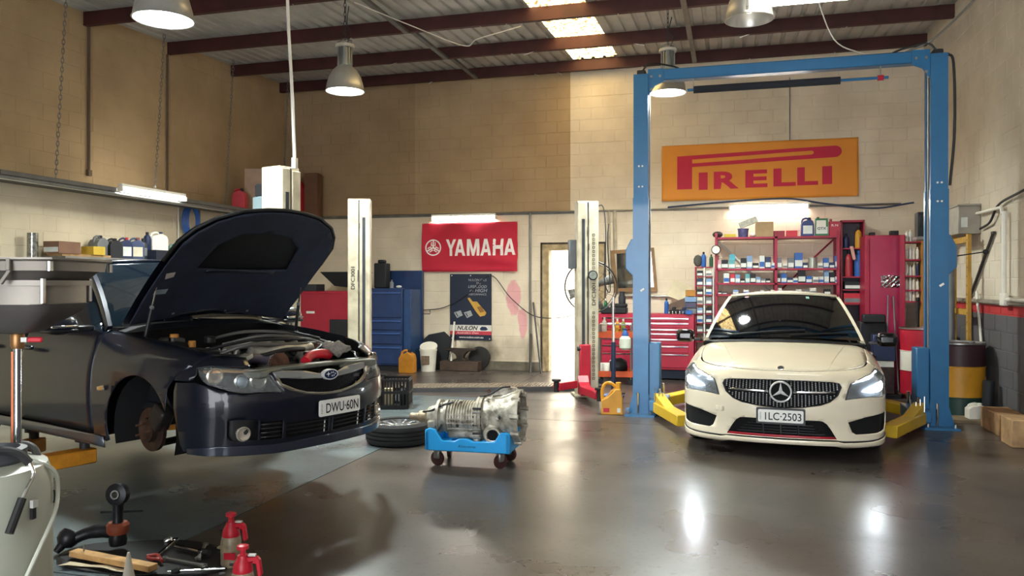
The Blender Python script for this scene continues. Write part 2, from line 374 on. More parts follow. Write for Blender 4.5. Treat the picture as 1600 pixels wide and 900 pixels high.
# ================================================================== lamps
def link(prt, pts_a, pts_b, name, m, r=.012, pitch=.045, par=None, wire=.0045):
    """a chain from a to b"""
    a, b = Vector(pts_a), Vector(pts_b); n = max(2, int((b-a).length/pitch)); mb = MB(); d = (b-a).normalized(); u = d.orthogonal().normalized(); w = d.cross(u)
    for i in range(n):
        c = a.lerp(b, (i+.5)/n); q = u if i % 2 else w; h = pitch*.72
        mb.tube([c+d*(h*math.sin(t))+q*(r*math.cos(t)) for t in np.linspace(0, 2*math.pi, 9)[:-1]], wire, 4, closed=True)
    o = mb.build(name, m, par, smooth=0, fix=False); tag(o, kind='stuff') if par else None
    return o
M_spun = mat('spun_aluminium', 'c4c1ba', .35, .6, var=.12, scale=5); M_steel = mat('dull_steel', '8c8c88', .4, .7, var=.15); M_cable = mat('white_cable', 'd6d2c8', .5, var=.05); M_dcable = mat('dark_cable', '24262b', .6, var=.1)
def bay_lamp(loc, label, d, lit, chain_top, tall=1.0):
    t = thing('high_bay_lamp', label, 'lamp', loc, 0, 'high bay lamps under the roof'); r = d/2
    MB().lathe([(r, 0), (r+.012, .004), (r+.004, .012), (r*.97, .08), (r*.86, .17), (r*.66, .25), (r*.42, .30), (r*.36, .31), (r*.36, .30), (r*.62, .24), (r*.82, .16), (r*.93, .08), (r*.97, .01)], n=36, ring=True).build('reflector', M_spun, t, smooth=50)
    if lit:
        MB().lathe([(r*.955, .012), (r*.95, .03), (.01, .03)], n=32).build('diffuser', mat('lit_diffuser', 'ffffff', .5, var=0, emit=14, ecol=(.93, 1, .96)), t)
    else:
        MB().ball((0, 0, .14), .055, 12, (1, 1, 1.5)).build('bulb', mat('bulb_glow', 'dfe3e0', .1, var=.05, emit=1.2, ecol=(1, .97, .85)), t, smooth=180)  # this lamp is unlit; a faint glow is put into its bulb
    g = MB()
    for k in range(12): a = 2*math.pi*k/12; g.box((math.cos(a)*r*.33, math.sin(a)*r*.33, .31+.11*tall), (.03, .012, .22*tall), rz=a)
    g.lathe([(r*.32, .30), (r*.32, .31+.22*tall)], n=24); g.build('heat_sink', M_steel, t)
    z = .31+.22*tall; MB().lathe([(r*.5, z), (r*.5, z+.035), (r*.3, z+.045)], n=24).build('top_cap', mat('lamp_cap', 'b7b2a4', .5, var=.1), t)
    MB().tube([(-r*.42, 0, z+.02), (-r*.40, 0, z+.08), (0, 0, z+.11), (r*.40, 0, z+.08), (r*.42, 0, z+.02)], .008, 6).build('bracket', M_steel, t)
    link(None, (0, 0, z+.10), (0, 0, chain_top-loc[2]), 'chain', M_dcable, .013, .05, t)
    MB().tube(spline([(.03, 0, z+.05), (.07, .02, z+.2), (.01, .03, (z+chain_top-loc[2])/2), (.05, 0, chain_top-loc[2]-.1)], 5), .006, 6).build('lamp_cord', M_dcable, t)
    if lit:
        L = bpy.data.lights.new('bay_light', 'SPOT'); L.energy = 420; L.spot_size = R(165); L.spot_blend = .6; L.shadow_soft_size = r*.8; L.color = (.92, 1, .96)
        o = bpy.data.objects.new('bay_light', L); COL.objects.link(o); o.parent = t; o.location = (0, 0, -.03)
    return t
bay_lamp((-4.33, 5.30, 3.63), 'lit high bay lamp nearest us, above the dark hatchback', .45, True, zroof(5.4))
bay_lamp((-4.47, 8.64, 3.86), 'lit high bay lamp on a chain in front of the tan wall', .45, True, zroof(8.62))
bay_lamp((-.76, 10.30, 3.99), 'lit high bay lamp behind the top of the left blue post', .45, True, zroof(10.25))
bay_lamp((.17, 7.25, 3.86), 'unlit high bay lamp with a wide cone near the roof', .40, False, zroof(7.0), .6)
def tube_light(name, label, c, d, length=1.22, w=.075, h=.06, power=26, hang_to=0):
    t = thing(name, label, 'light', c, math.atan2(d[1], d[0]), 'fluorescent battens')
    MB().bx(-length/2, length/2, -.03, .03, .0, .045).build('batten_body', mat('batten_white', 'dcd8cc', .5, var=.05), t, bevel=.005)
    MB().bx(-length/2+.015, length/2-.015, -w/2, w/2, -h, -.002).build('diffuser', mat('lit_tube', 'ffffff', .5, var=0, emit=power, ecol=(1, 1, .93)), t, bevel=.02, seg=3)
    for s in (-1, 1): MB().bx(s*length/2-.015, s*length/2+.015, -w/2-.003, w/2+.003, -h-.003, .0).build('end_cap', MATS['batten_white'], t, bevel=.006)
    for s in (-1, 1):
        if hang_to: MB().cyl((s*length*.4, 0, .04), (s*length*.4, 0, hang_to-c[2]), .005, 6).build('hanger', M_steel, t)
    return t
tube_light('batten_light', 'lit fluorescent batten above the red banner', (-4.64, YB-.045, 2.77), (1, 0, 0))
tube_light('batten_light', 'lit fluorescent batten under the orange banner, above the parts shelf', (.62, YB-.045, 2.83), (1, 0, 0))
tube_light('batten_light', 'lit fluorescent batten on the left wall by the blue hose', (-7.60, 9.12, 2.80), (0, 1, 0), 1.25, hang_to=0)
tube_light('batten_light', 'lit fluorescent batten high near the unlit cone lamp', (.75, 6.98, 3.94), (1, 0, 0), 1.2, hang_to=zroof(7.0)+.01)
# ================================================================== car bodies: one smooth body surface per car, panels are cut from it
def ci(x, xs, ys):
    """monotone cubic through (xs, ys)"""
    xs = np.asarray(xs, float); ys = np.asarray(ys, float); x = np.clip(x, xs[0], xs[-1])
    h = np.diff(xs); d = np.diff(ys)/h; m = np.zeros_like(xs); m[0], m[-1] = d[0], d[-1]
    for i in range(1, len(xs)-1): m[i] = 0 if d[i-1]*d[i] <= 0 else 2*d[i-1]*d[i]/(d[i-1]+d[i])
    i = np.clip(np.searchsorted(xs, x)-1, 0, len(xs)-2); t = (x-xs[i])/h[i]
    return (2*t**3-3*t**2+1)*ys[i]+(t**3-2*t**2+t)*h[i]*m[i]+(-2*t**3+3*t**2)*ys[i+1]+(t**3-t**2)*h[i]*m[i+1]
def smax(a, b, k):
    h = np.clip(.5+.5*(a-b)/k, 0, 1); return b*(1-h)+a*h+k*h*(1-h)
class Body:
    def __init__(s, nose, plan, width, sect, hood, drop, tail, kx=.05, kz=.05): s.__dict__.update(locals())
    def f(s, P):
        x, y, z = P[..., 0], np.abs(P[..., 1]), P[..., 2]
        fx = x-(ci(z, *s.nose)-ci(y, *s.plan))
        fr = -x+(s.tail[0]+s.tail[1]*(y/.85)**4)
        fy = y-ci(x, *s.width)*ci(z, *s.sect)
        fz = z-(ci(x, *s.hood)-ci(y, *s.drop))
        return smax(smax(smax(fx, fr, s.kx), fy, s.kx), fz, s.kz)
    def cast(s, O, D, lo, hi, off=0.0, n=26):
        """last point along O + t D, t in [lo, hi], where the body field equals off (inside at lo, outside at hi)"""
        O = np.asarray(O, float); D = np.asarray(D, float); a = np.full(len(O), float(lo)); b = np.full(len(O), float(hi))
        for _ in range(n):
            m = (a+b)/2; v = s.f(O+D*m[:, None]) < off; a = np.where(v, m, a); b = np.where(v, b, m)
        return O+D*((a+b)/2)[:, None]
    def nose_map(s, off=0.0, ax=-.6):
        def fn(P):
            t, z = P[:, 0], P[:, 1]; O = np.stack([0*t+ax, 0*t, z], 1); D = np.stack([np.cos(t), np.sin(t), 0*t], 1)
            return s.cast(O, D, 0, 2.2, off)
        return fn
    def top_map(s, off=0.0):
        def fn(P):
            O = np.stack([P[:, 0], P[:, 1], 0*P[:, 0]+.3], 1); D = np.zeros_like(O); D[:, 2] = 1; return s.cast(O, D, 0, 1.2, off)
        return fn
    def roll_map(s, sg, off=0.0, yo=.35, zo=.45):
        def fn(P):
            x, a = P[:, 0], P[:, 1]; O = np.stack([x, 0*x+yo*sg, 0*x+zo], 1); D = np.stack([0*x, np.cos(a)*sg, np.sin(a)], 1); return s.cast(O, D, 0, 1.2, off)
        return fn
    def side2roll(s, pts, yo=.35, zo=.45):
        P = np.array(pts, float); O = np.stack([P[:, 0], 0*P[:, 0], P[:, 1]], 1); D = np.zeros_like(O); D[:, 1] = 1
        Q = s.cast(O, D, 0, 1.2); return [(q[0], math.atan2(q[2]-zo, q[1]-yo)) for q in Q]
def smooth_loop(pts, n=4):
    """closed outline rounded with a spline"""
    k = len(pts); out = []
    for i in range(k):
        a, b, c, d = [np.array(pts[(i+j-1) % k], float) for j in range(4)]
        for q in range(n):
            t = q/n; out.append(tuple(.5*((2*b)+(c-a)*t+(2*a-5*b+4*c-d)*t*t+(3*b-a-3*c+d)*t**3)))
    return out
def mirror(pts): return [(-a, b) for a, b in pts[::-1]]
MER = Body(nose=([.08, .13, .17, .22, .30, .42, .50, .60, .70, .78, .83], [.80, .87, .905, .90, .895, .905, .905, .89, .865, .82, .72]),
           plan=([0, .3, .5, .65, .75, .82, .87, .90], [0, .02, .06, .115, .18, .26, .40, .75]),
           width=([-3.75, -3.4, -2.7, -1.3, 0, .5, .9], [.66, .80, .885, .895, .905, .90, .86]),
           sect=([.12, .3, .5, .66, .78, .88, .97, 1.05], [.955, .985, 1.0, .997, .975, .93, .86, .78]),
           hood=([-3.8, -3.4, -2.6, -2.2, -.6, -.3, 0, .3, .6, .8, .9], [.93, .98, 1.0, 1.0, 1.0, .985, .95, .905, .845, .785, .74]),
           drop=([0, .3, .55, .7, .8, .9], [0, .012, .04, .065, .11, .2]), tail=(-3.74, .25), kx=.09, kz=.06)
SUB = Body(nose=([.08, .13, .18, .25, .40, .5, .58, .66, .74, .80, .85], [.78, .86, .895, .90, .915, .925, .915, .885, .845, .78, .68]),
           plan=([0, .3, .5, .65, .75, .82, .87, .90], [0, .03, .09, .175, .27, .39, .56, .85]),
           width=([-3.5, -3.2, -2.62, -2.0, -1.3, -.6, 0, .5, .9], [.66, .80, .868, .85, .845, .852, .868, .855, .80]),
           sect=([.12, .3, .5, .66, .78, .88, .97, 1.05], [.955, .985, 1.0, .992, .965, .925, .865, .79]),
           hood=([-3.5, -3.0, -.9, -.6, -.3, 0, .3, .6, .8, .9], [.95, 1.0, 1.03, 1.02, .995, .965, .92, .865, .80, .74]),
           drop=([0, .3, .55, .7, .8, .9], [0, .012, .04, .06, .10, .18]), tail=(-3.5, .22), kx=.09, kz=.06)
def panel(name, B, fn, loops, m, parent, cell=.05, th=.006, smooth=50):
    mb = sheet(loops, fn, cell); V = np.array(mb.v)
    T = np.array([f[:3] for f in mb.f]); A, Bv, Cv = V[T[:, 0]], V[T[:, 1]], V[T[:, 2]]; nn = np.cross(Bv-A, Cv-A); pc_ = (A+Bv+Cv)/3; s = 0.0
    for k in range(3):
        d = np.zeros(3); d[k] = 1e-3; s += float(np.sum(nn[:, k]*(B.f(pc_+d)-B.f(pc_-d))))
    if s < 0: mb.f = [f[::-1] for f in mb.f]
    return mb.build(name, m, parent, smooth=smooth, solid=th, fix=False)
def grow(lp, k=1.04, kz=1.2):
    cx = sum(p[0] for p in lp)/len(lp); cz = sum(p[1] for p in lp)/len(lp); return [(cx+(a-cx)*k, cz+(b-cz)*kz) for a, b in lp]
def roundrect(x0, x1, z0, z1, r=.01, n=3):
    out = []
    for cx, cz, a0 in ((x1-r, z1-r, 0), (x0+r, z1-r, 90), (x0+r, z0+r, 180), (x1-r, z0+r, 270)):
        out += [(cx+r*math.cos(R(a0+90*i/n)), cz+r*math.sin(R(a0+90*i/n))) for i in range(n+1)]
    return out
def whole(half): return half+[(-a, b) for a, b in half[::-1] if a > 1e-6]
def arch(cx, cz, r, a0, a1, n=14): return [(cx+r*math.cos(R(a0+(a1-a0)*i/n)), cz+r*math.sin(R(a0+(a1-a0)*i/n))) for i in range(n+1)]
M_tyre = mat('tyre_rubber', '1b1b1d', .8, var=.2, scale=30); M_black = mat('black_plastic', '15161a', .45, var=.1); M_void = mat('dark_recess', '08090c', .9, var=.1)
M_chrome = mat('chrome', 'd9dbdd', .12, 1, var=.03); M_alloy = mat('alloy', '9a9c9f', .3, .9, var=.08); M_dkglass = mat('dark_glass', '0b0e12', .04, var=.05, coat=.6, spec=.7)
M_plate = mat('plate_white', 'e8e8e2', .4, var=.03); M_ink = mat('black_ink', '121214', .5, var=.03)
M_clear = mat('clear_cover', 'e8f0f2', .03, var=0, alpha=.07, spec=.6)
M_silver = mat('silver_plastic', '8f9294', .3, .5, var=.08); M_red = mat('red_trim', 'a3132b', .35, var=.06); M_disc = mat('brake_iron', '4a3a34', .45, .7, var=.25, scale=20)
M_white_paint = mat('cream_white_paint', 'e9dfc6', .25, var=.02, coat=.7); M_blue_paint = mat('dark_blue_grey_paint', '0d1322', .32, .15, var=.04, coat=.45, spec=.35)
def road_wheel(parent, x, y, z, side, r=.32, w=.215, hub=True):
    t = MB().lathe([(.215, -w/2+.01), (r-.03, -w/2), (r-.008, -w/2+.02), (r, -w/2+.05), (r, w/2-.05), (r-.008, w/2-.02), (r-.03, w/2), (.215, w/2-.01), (.205, 0)], (x, y, z), (0, 1, 0), 36, ring=True).build('tyre', M_tyre, parent)
    q = MB(); q.lathe([(.21, -.09), (.215, .09), (.2, .1), (.19, .06), (.19, -.08)], (x, y, z), (0, side, 0), 32, ring=True); q.lathe([(.2, -.03), (.2, -.02), (.01, -.02)], (x, y, z), (0, side, 0), 32); q.lathe([(.06, .05), (.06, .085), (.03, .095)], (x, y, z), (0, side, 0), 16)
    for i in range(5):
        a = 2*math.pi*i/5; c, s = math.cos(a), math.sin(a)
        q.box((x+c*.125, y+side*.07, z+s*.125), (.16, .03, .05), ry=-a)
    q.build('rim', M_alloy, t)
    return t
def number_plate(parent, txt, frame, at, nrm_x, w=.372, h=.107, tilt=0):
    """plate facing +x (car forward) in car space, centre at; part of the car"""
    ax, ay, az = at; ca, sa = math.cos(nrm_x), math.sin(nrm_x)
    def fn(a, b, d): return (ax+ca*d-sa*a, ay+sa*d+ca*a, az+b)
    fr = None; p = MB().prism(roundrect(-w/2, w/2, -h/2, h/2, .012), lambda a, b: fn(a, b, 0), lambda a, b: fn(a, b, .008)).build('number_plate', M_plate, parent)
    if frame:
        o = roundrect(-w/2-.016, w/2+.016, -h/2-.016, h/2+.016, .012); MB().prism(o, lambda a, b: fn(a, b, -.006), lambda a, b: fn(a, b, .005)).build('plate_frame', M_black, parent)
    lettering('registration', txt, w*.80, h*.62, M_ink, p, lambda a, b, d: fn(a+w*.055, b-h*.02, .0085+d), bold=.012, sx=1.0)
    lettering('state_mark', 'NSW', h*.6, w*.035, mat('grey_ink', '55585c', .5, var=.03), p, lambda a, b, d: fn(-w*.445-b, a, .0085+d))
    return p
# ------------------------------------------------------------------ the cream-white sedan
car = thing('sedan_car', 'cream white sedan facing us between the blue lift posts, headlights on', 'car', (.494, 8.116, 0), R(-94.07))
B = MER; FN = B.nose_map
hl = [(.386, .684), (.484, .742), (.60, .775), (.68, .785), (.725, .772), (.735, .72), (.728, .65), (.705, .60), (.66, .572), (.60, .557), (.50, .566), (.42, .557), (.347, .544), (.366, .625)]
intake = [(.365, .354), (.463, .397), (.56, .415), (.66, .425), (.695, .42), (.70, .38), (.685, .31), (.65, .27), (.55, .254), (.41, .25), (.388, .27)]
grl = whole([(0, .702), (.15, .70), (.29, .694), (.325, .684), (.335, .65), (.312, .58), (.267, .525), (.216, .494), (.12, .470), (0, .458)])
low = whole([(0, .360), (.205, .363), (.228, .358), (.251, .335), (.277, .28), (.304, .208), (.15, .205), (0, .205)])
hood_side = [(.795, 0), (.79, .15), (.765, .32), (.70, .48), (.62, .585), (.52, .665), (.40, .715), (.15, .745), (-.15, .755), (-.44, .755)]
hood_side = [tuple(p)[:2] for p in spline([(a, b, 0) for a, b in hood_side], 4)]; hood_side[0] = (.795, 0.0)
hp = B.top_map()(np.array(hood_side)); he = [(math.atan2(q[1], q[0]+.6), q[2]-.005) for q in hp]
front_top = [p for p in he if p[0] < .73]
bump = whole(front_top+[(.745, .80), (.752, .70), (.748, .62), (.735, .5), (.722, .40), (.71, .30), (.70, .21), (.5, .198), (.33, .192), (.306, .2), (0, .2)])
panel('front_bumper', B, FN(), [bump, hl, mirror(hl), intake, mirror(intake), grl, low], M_white_paint, car, (.04, .03))
hood = [(a, b-.004) for a, b in hood_side]; hood = [(hood[0][0], 0)]+hood[1:]
hd = panel('hood', B, B.top_map(), [hood+[(a, -b) for a, b in hood[::-1] if b > 0]], M_white_paint, car, .05)
for s in (-1, 1):   # crease lines pressed into the hood are slim ridges
    pts = B.top_map(.0005)(np.array([(.70-.115*i, s*(.40+.022*i)) for i in range(10)])); MB().tube([tuple(p-np.array([0, 0, .0035])) for p in pts], .006, 6).build('hood_crease', M_white_paint, hd, smooth=180)
MB().lathe([(.028, -.004), (.028, .004), (.02, .006)], tuple(B.top_map()(np.array([(.765, 0)]))[0]), (.55, 0, .83), 20).build('hood_badge', M_chrome, hd)
MB().lathe([(.018, 0), (.018, .0065)], tuple(B.top_map()(np.array([(.765, 0)]))[0]), (.55, 0, .83), 20).build('badge_disc', M_ink, hd)
def fender_loop(B, side_edge, x_back, archr, az, x_front, bottom):
    e = B.top_map()(np.array([p for p in side_edge if p[0] <= x_front+.12])); top = [(q[0], math.atan2(q[2]-.45, q[1]+.004-.35)) for q in e]
    return top
def fender(name, B, sg, m, parent, side_edge, xb, archr, az, xf=.30):
    e = B.top_map()(np.array([p for p in side_edge if p[0] <= xf+.001])); top = [(q[0], math.atan2(q[2]-.45, q[1]+.004-.35)) for q in e]
    low_ = B.side2roll([(xb, .93), (xb, .6), (xb, .2), (-archr-.02, .2)]+[(-archr, .22)]+arch(0, az, archr, 180, 30, 16)[1:]+[(archr+.005, az+.16), (xf+.05, .62), (xf+.05, .80)])
    return panel(name, B, B.roll_map(sg), [top+low_], m, parent, (.05, .08))
for s in (-1, 1): fender('front_fender', B, s, M_white_paint, car, hood_side, -.60, .36, .32)
# recesses behind the openings
panel('grille_backing', B, FN(-.045), [grow(grl)], M_void, car, .06); panel('lower_grille_backing', B, FN(-.06), [grow(low, 1.04, 1.3)], M_void, car, .06)
def field(loop):
    xs = [p[0] for p in loop]; ys = [p[1] for p in loop]
    def inside(a, b):
        c = False; n = len(loop)
        for i in range(n):
            (x0, y0), (x1, y1) = loop[i], loop[(i+1) % n]
            if (y0 > b) != (y1 > b) and a < (x1-x0)*(b-y0)/(y1-y0)+x0: c = not c
        return c
    return inside, min(xs), max(xs), min(ys), max(ys)
g_in, *_ = field([(a*.96, (b-.58)*.95+.58) for a, b in grl]); pins = MB(); pp = []
for i in range(-17, 18):
    for j in range(17):
        a = i*.0195; z = .462+j*.0152+(.0076 if i % 2 else 0)
        if g_in(a, z) and math.hypot(a*1.5, z-.60) > .10 and not (abs(z-(.597+.0*abs(a))) < .016): pp.append((a, z))
q = FN(-.006)(np.array(pp))
for p in q: pins.add([(p[0]+.006, p[1], p[2]), (p[0]-.02, p[1]-.0075, p[2]), (p[0]-.02, p[1], p[2]+.0075), (p[0]-.02, p[1]+.0075, p[2]), (p[0]-.02, p[1], p[2]-.0075)], [(0, 1, 2), (0, 2, 3), (0, 3, 4), (0, 4, 1)])
tag(pins.build('grille_pins', mat('bright_pin', 'e2e4e6', .3, .3, var=0), car, smooth=0), kind='stuff')
panel('grille_frame', B, FN(.004), [grl, [(a*.975, (b-.58)*.955+.58) for a, b in grl]], M_black, car, .06)
for s in (-1, 1):
    panel('grille_bar', B, FN(-.005), [[(s*.07, .588), (s*.295, .600), (s*.30, .607), (s*.295, .614), (s*.07, .607)]], M_chrome, car, .05, .02)
sc = FN()(np.array([(0, .60)]))[0]; star = MB().lathe([(.094, -.02), (.094, .012), (.088, .018), (.080, .012), (.080, -.02)], (sc[0]-.005, 0, .60), (1, 0, -.05), 40, ring=True)
for i in range(3):
    a = R(90+120*i); c, s = math.cos(a), math.sin(a); t = Vector((sc[0]+.006, c*.083, .60+s*.083)); o = Vector((sc[0]+.014, 0, .60)); pv = Vector((0, -s, c))
    u = Vector((sc[0]+.004, -c*.017, .60-s*.017))
    star.add([tuple(t), tuple(Vector((sc[0]+.004, 0, .60))+pv*.017), tuple(o), tuple(Vector((sc[0]+.004, 0, .60))-pv*.017), tuple(u)], [(0, 1, 2), (0, 2, 3), (1, 4, 2), (4, 3, 2)])
st = star.build('star_emblem', MATS['bright_pin'], car, smooth=40); MB().lathe([(.086, -.03), (.086, -.005)], (sc[0]-.005, 0, .60), (1, 0, -.05), 32).build('emblem_disc', M_void, st)
for s in (-1, 1):
    t = lambda lp: lp if s > 0 else mirror(lp)
    panel('intake', B, FN(-.05), [grow(t(intake))], M_void, car, .05)
    lamp = panel('headlight', B, FN(-.05), [grow(t(hl), 1.02, 1.15)], mat('lamp_bowl', '4a5058', .25, .8, var=.05), car, .05)
    panel('lamp_cover', B, FN(.003), [t(hl)], M_clear, lamp, .04, .003)
    core = [(.47, .612), (.52, .645), (.58, .672), (.635, .685), (.65, .66), (.63, .622), (.58, .604), (.52, .602)]
    panel('lamp_beam', B, FN(-.03), [t(core)], mat('lit_headlamp', 'f4f8ff', .3, var=0, emit=70, ecol=(.9, .96, 1)), lamp, .05)
    panel('daytime_strip', B, FN(-.02), [t([(.42, .70), (.49, .732), (.60, .760), (.68, .765), (.685, .755), (.60, .75), (.50, .724), (.425, .692)])], mat('lit_strip', 'f4f8ff', .3, var=0, emit=18, ecol=(.92, .96, 1)), lamp, .05)
    panel('lamp_rim', B, FN(.001), [t(hl), [((a-.56)*.95+.56, (b-.66)*.93+.66) for a, b in t(hl)] if s > 0 else [((a+.56)*.95-.56, (b-.66)*.93+.66) for a, b in t(hl)]], M_black, lamp, .06)
    panel('tow_cover' if s < 0 else 'parking_sensor', B, FN(.0015), [roundrect(-.372, -.318, .40, .45, .01) if s < 0 else [(.60+.012*math.cos(k), .47+.012*math.sin(k)) for k in np.linspace(0, 6.1, 10)]], M_white_paint, car, .05, .004)
for j in range(5):
    z = .235+j*.024; panel('lower_grille_slat', B, FN(-.03), [whole([(0, z), (.25-.02*j, z), (.25-.02*j, z+.008), (0, z+.008)])], M_black, car, .06)
for a in (-.1, 0, .1): panel('grille_upright', B, FN(-.025), [[(a-.006, .215), (a+.006, .215), (a+.006, .35), (a-.006, .35)]], M_black, car, .06)
panel('red_trim_strip', B, FN(-.005), [whole([(0, .207), (.300, .207), (.292, .226), (0, .226)])], M_red, car, .06, .012)
lipm = whole([(0, .19), (.306, .19), (.34, .178), (.5, .186), (.66, .205), (.715, .215), (.722, .19), (.71, .155), (.5, .14), (.34, .13), (.29, .148), (0, .15)])
panel('front_lip', B, FN(.018), [lipm], M_white_paint, car, (.04, .03), .03)
for s in (-1, 1): panel('lip_line', B, FN(.012), [[(s*.31, .193), (s*.5, .196), (s*.7, .222), (s*.72, .226), (s*.722, .216), (s*.7, .212), (s*.5, .187), (s*.335, .18)]], M_black, car, (.04, .03), .03)
pc = FN()(np.array([(0, .395)]))[0]; number_plate(car, '1LC·2503', True, (pc[0]+.02, 0, .393), 0)
# sides, tail
for s in (-1, 1):
    for xa, xb_, nm in ((-.605, -1.55, 'front_door'), (-1.56, -2.36, 'rear_door')):
        dr = panel(nm, B, B.roll_map(s), [B.side2roll([(xa, .945), (xb_, .945), (xb_, .26), (xa, .26)])], M_white_paint, car, (.08, .12))
        MB().box((xb_+.18, s*.91, .78), (.2, .03, .03)).build('door_handle', M_white_paint, dr, bevel=.008)
    panel('sill', B, B.roll_map(s), [B.side2roll([(-.40, .25), (-2.30, .25), (-2.30, .15), (-.40, .15)])], M_white_paint, car, (.2, .1))
    panel('rear_quarter', B, B.roll_map(s), [B.side2roll([(-2.37, .945), (-3.5, .93), (-3.5, .25), (-3.08, .25)]+arch(-2.70, .32, .36, 0, 180, 14)[1:-1]+[(-2.37, .25)])], M_white_paint, car, (.08, .12))
def tail_map(B, off=0.):
    def fn(P):
        t, z = P[:, 0], P[:, 1]; O = np.stack([0*t-2.4, 0*t, z], 1); D = np.stack([-np.cos(t), np.sin(t), 0*t], 1); return B.cast(O, D, 0, 2.2, off)
    return fn
panel('rear_bumper', B, tail_map(B), [[(-.65, .22), (.65, .22), (.65, .90), (-.65, .90)]], M_white_paint, car, .08)
panel('trunk_lid', B, B.top_map(), [[(-2.75, -.72), (-2.75, .72), (-3.64, .66), (-3.64, -.66)]], M_white_paint, car, .1)
def greenhouse(car, paint, base, top, rear_top, rear_base, belt, zroof_c, glassm, y_edge):
    """base/top: half curves of the windscreen as (y -> x, z); returns screen"""
    def scr(u, v):
        y = (2*u-1); a = abs(y)
        xb, yb, zb = base[0]+(base[1]-base[0])*a**2, y*base[2], base[3]+(base[4]-base[3])*a**2
        xt, yt, zt = top[0]+(top[1]-top[0])*a**2, y*top[2], top[3]+(top[4]-top[3])*a**2
        bul = .035*4*v*(1-v); return (xb+(xt-xb)*v+bul*.6, yb+(yt-yb)*v, zb+(zt-zb)*v+bul*.7)
    ws = MB().grid(17, 9, scr).build('windscreen', glassm, car, smooth=180)
    def rf(u, v):
        y = 2*u-1; a = abs(y); x0, y0, z0 = scr(u, 1); w = top[2]+(.02*math.sin(math.pi*v)); x = x0+(rear_top[0]-x0)*v
        z = z0+(rear_top[1]-.06*a**2-z0)*v+zroof_c*4*v*(1-v)*(1-.35*a**2); return (x, y*w, z)
    rfp = MB().grid(15, 11, rf).build('roof', paint, car, smooth=180, solid=-.02, fix=False)
    def rw(u, v):
        y = 2*u-1; x0, y0, z0 = rf(u, 1); return (x0+(rear_base[0]-x0)*v, y0+(y*rear_base[2]-y0)*v, z0+(rear_base[1]-.04*abs(y)**2-z0)*v+.05*v*(1-v))
    MB().grid(9, 6, rw).build('rear_window', glassm, car, smooth=180)
    for s in (-1, 1):
        u = (s+1)/2; pb = Vector(scr(u, 0)); pt = Vector(scr(u, 1))
        path = [Vector(scr(u, k/6)) for k in range(7)]+[Vector(rf(u, k/8)) for k in range(1, 9)]+[Vector(rw(u, k/4)) for k in range(1, 5)]
        # pillar and roof rail: a flat band following the edge
        vs = []; w = .065
        for p in path:
            n = Vector((0, s*.9, .25)); vs += [tuple(p+Vector((0, -s*.012, .006))), tuple(p+Vector((0, s*.022, .004))), tuple(p+Vector((-.012, s*.036, -.03))), tuple(p+Vector((-.02, s*.028, -.055))), tuple(p+Vector((-.02, -s*.02, -.05)))]
        k = len(path); MB().add(vs, [(i*5+j, i*5+(j+1) % 5, (i+1)*5+(j+1) % 5, (i+1)*5+j) for i in range(k-1) for j in range(5)]+[(0, 1, 2, 3, 4), tuple((k-1)*5+j for j in range(5))]).build('pillar', paint, car, smooth=50)
        edge = path[:7]+path[7:]
        def sg(a, b):
            i = a*(len(edge)-1); i0 = min(int(i), len(edge)-2); p = edge[i0].lerp(edge[i0+1], i-i0); q = Vector((p.x, s*(belt[0]), belt[1])); p = p+Vector((-.02, s*.024, -.05))
            return tuple(q.lerp(p, b)+Vector((0, s*.02*4*b*(1-b), 0)))
        MB().grid(24, 5, sg).build('side_window', glassm, car, smooth=180)
    return scr
scr = greenhouse(car, M_white_paint, (-.22, -.50, .755, 1.005, .965), (-.98, -1.12, .555, 1.425, 1.395), (-2.35, 1.36), (-3.05, 1.0, .66), (.80, .93), .045, M_dkglass, .6)
ra = MB().grid(12, 4, lambda u, v: tuple(Vector(scr(.06+.88*u, .985+.02*v))+Vector((.004-.10*v, 0, .006)))).build('roof_front_edge', M_chrome, car, smooth=180)
M_stick = mat('sticker', 'cfe3e0', .5, var=.1)
for u, v, w_, h_, m_ in ((.72, .90, .018, .06, mat('sticker_green', '9fcfc0', .5)), (.17, .93, .022, .035, mat('sticker_red', 'b07b80', .5))):
    MB().grid(2, 2, lambda a, b: tuple(Vector(scr(u+(a-.5)*w_*1.6, v+(b-.5)*h_))+Vector((.006, 0, .006)))).build('windscreen_sticker', m_, car, smooth=0)
wp = [tuple(Vector(scr(.15+.5*k/10, .03+.10*k/10))+Vector((.008, 0, .01))) for k in range(11)]; MB().tube(wp, .008, 6).build('wiper', M_black, car); MB().tube([tuple(Vector(scr(.55+.38*k/10, .03+.08*k/10))+Vector((.008, 0, .01))) for k in range(11)], .008, 6).build('wiper', M_black, car)
MB().grid(12, 3, lambda u, v: tuple(Vector(scr(u, 0))+Vector((.12*(v), 0, -.02-.015*v)))).build('cowl', M_black, car, smooth=180)
for s in (-1, 1):
    mr = MB().box((-.50, s*.985, .985), (.12, .19, .135)).build('side_mirror', mat('gloss_black', '0c0d10', .12, var=.05, coat=.6), car, bevel=.045, seg=4); MB().box((-.52, s*.89, .945), (.05, .14, .025)).build('mirror_arm', M_black, mr, bevel=.006)
MB().bx(-2.9, .62, -.66, .66, .16, .50).build('floor_pan', M_void, car, smooth=0); MB().bx(-2.6, -.35, -.78, .78, .5, .94).build('cabin_trim', M_void, car, smooth=0)
for x in (0, -2.70):
    for s in (-1, 1): road_wheel(car, x, s*.775, .32, s)
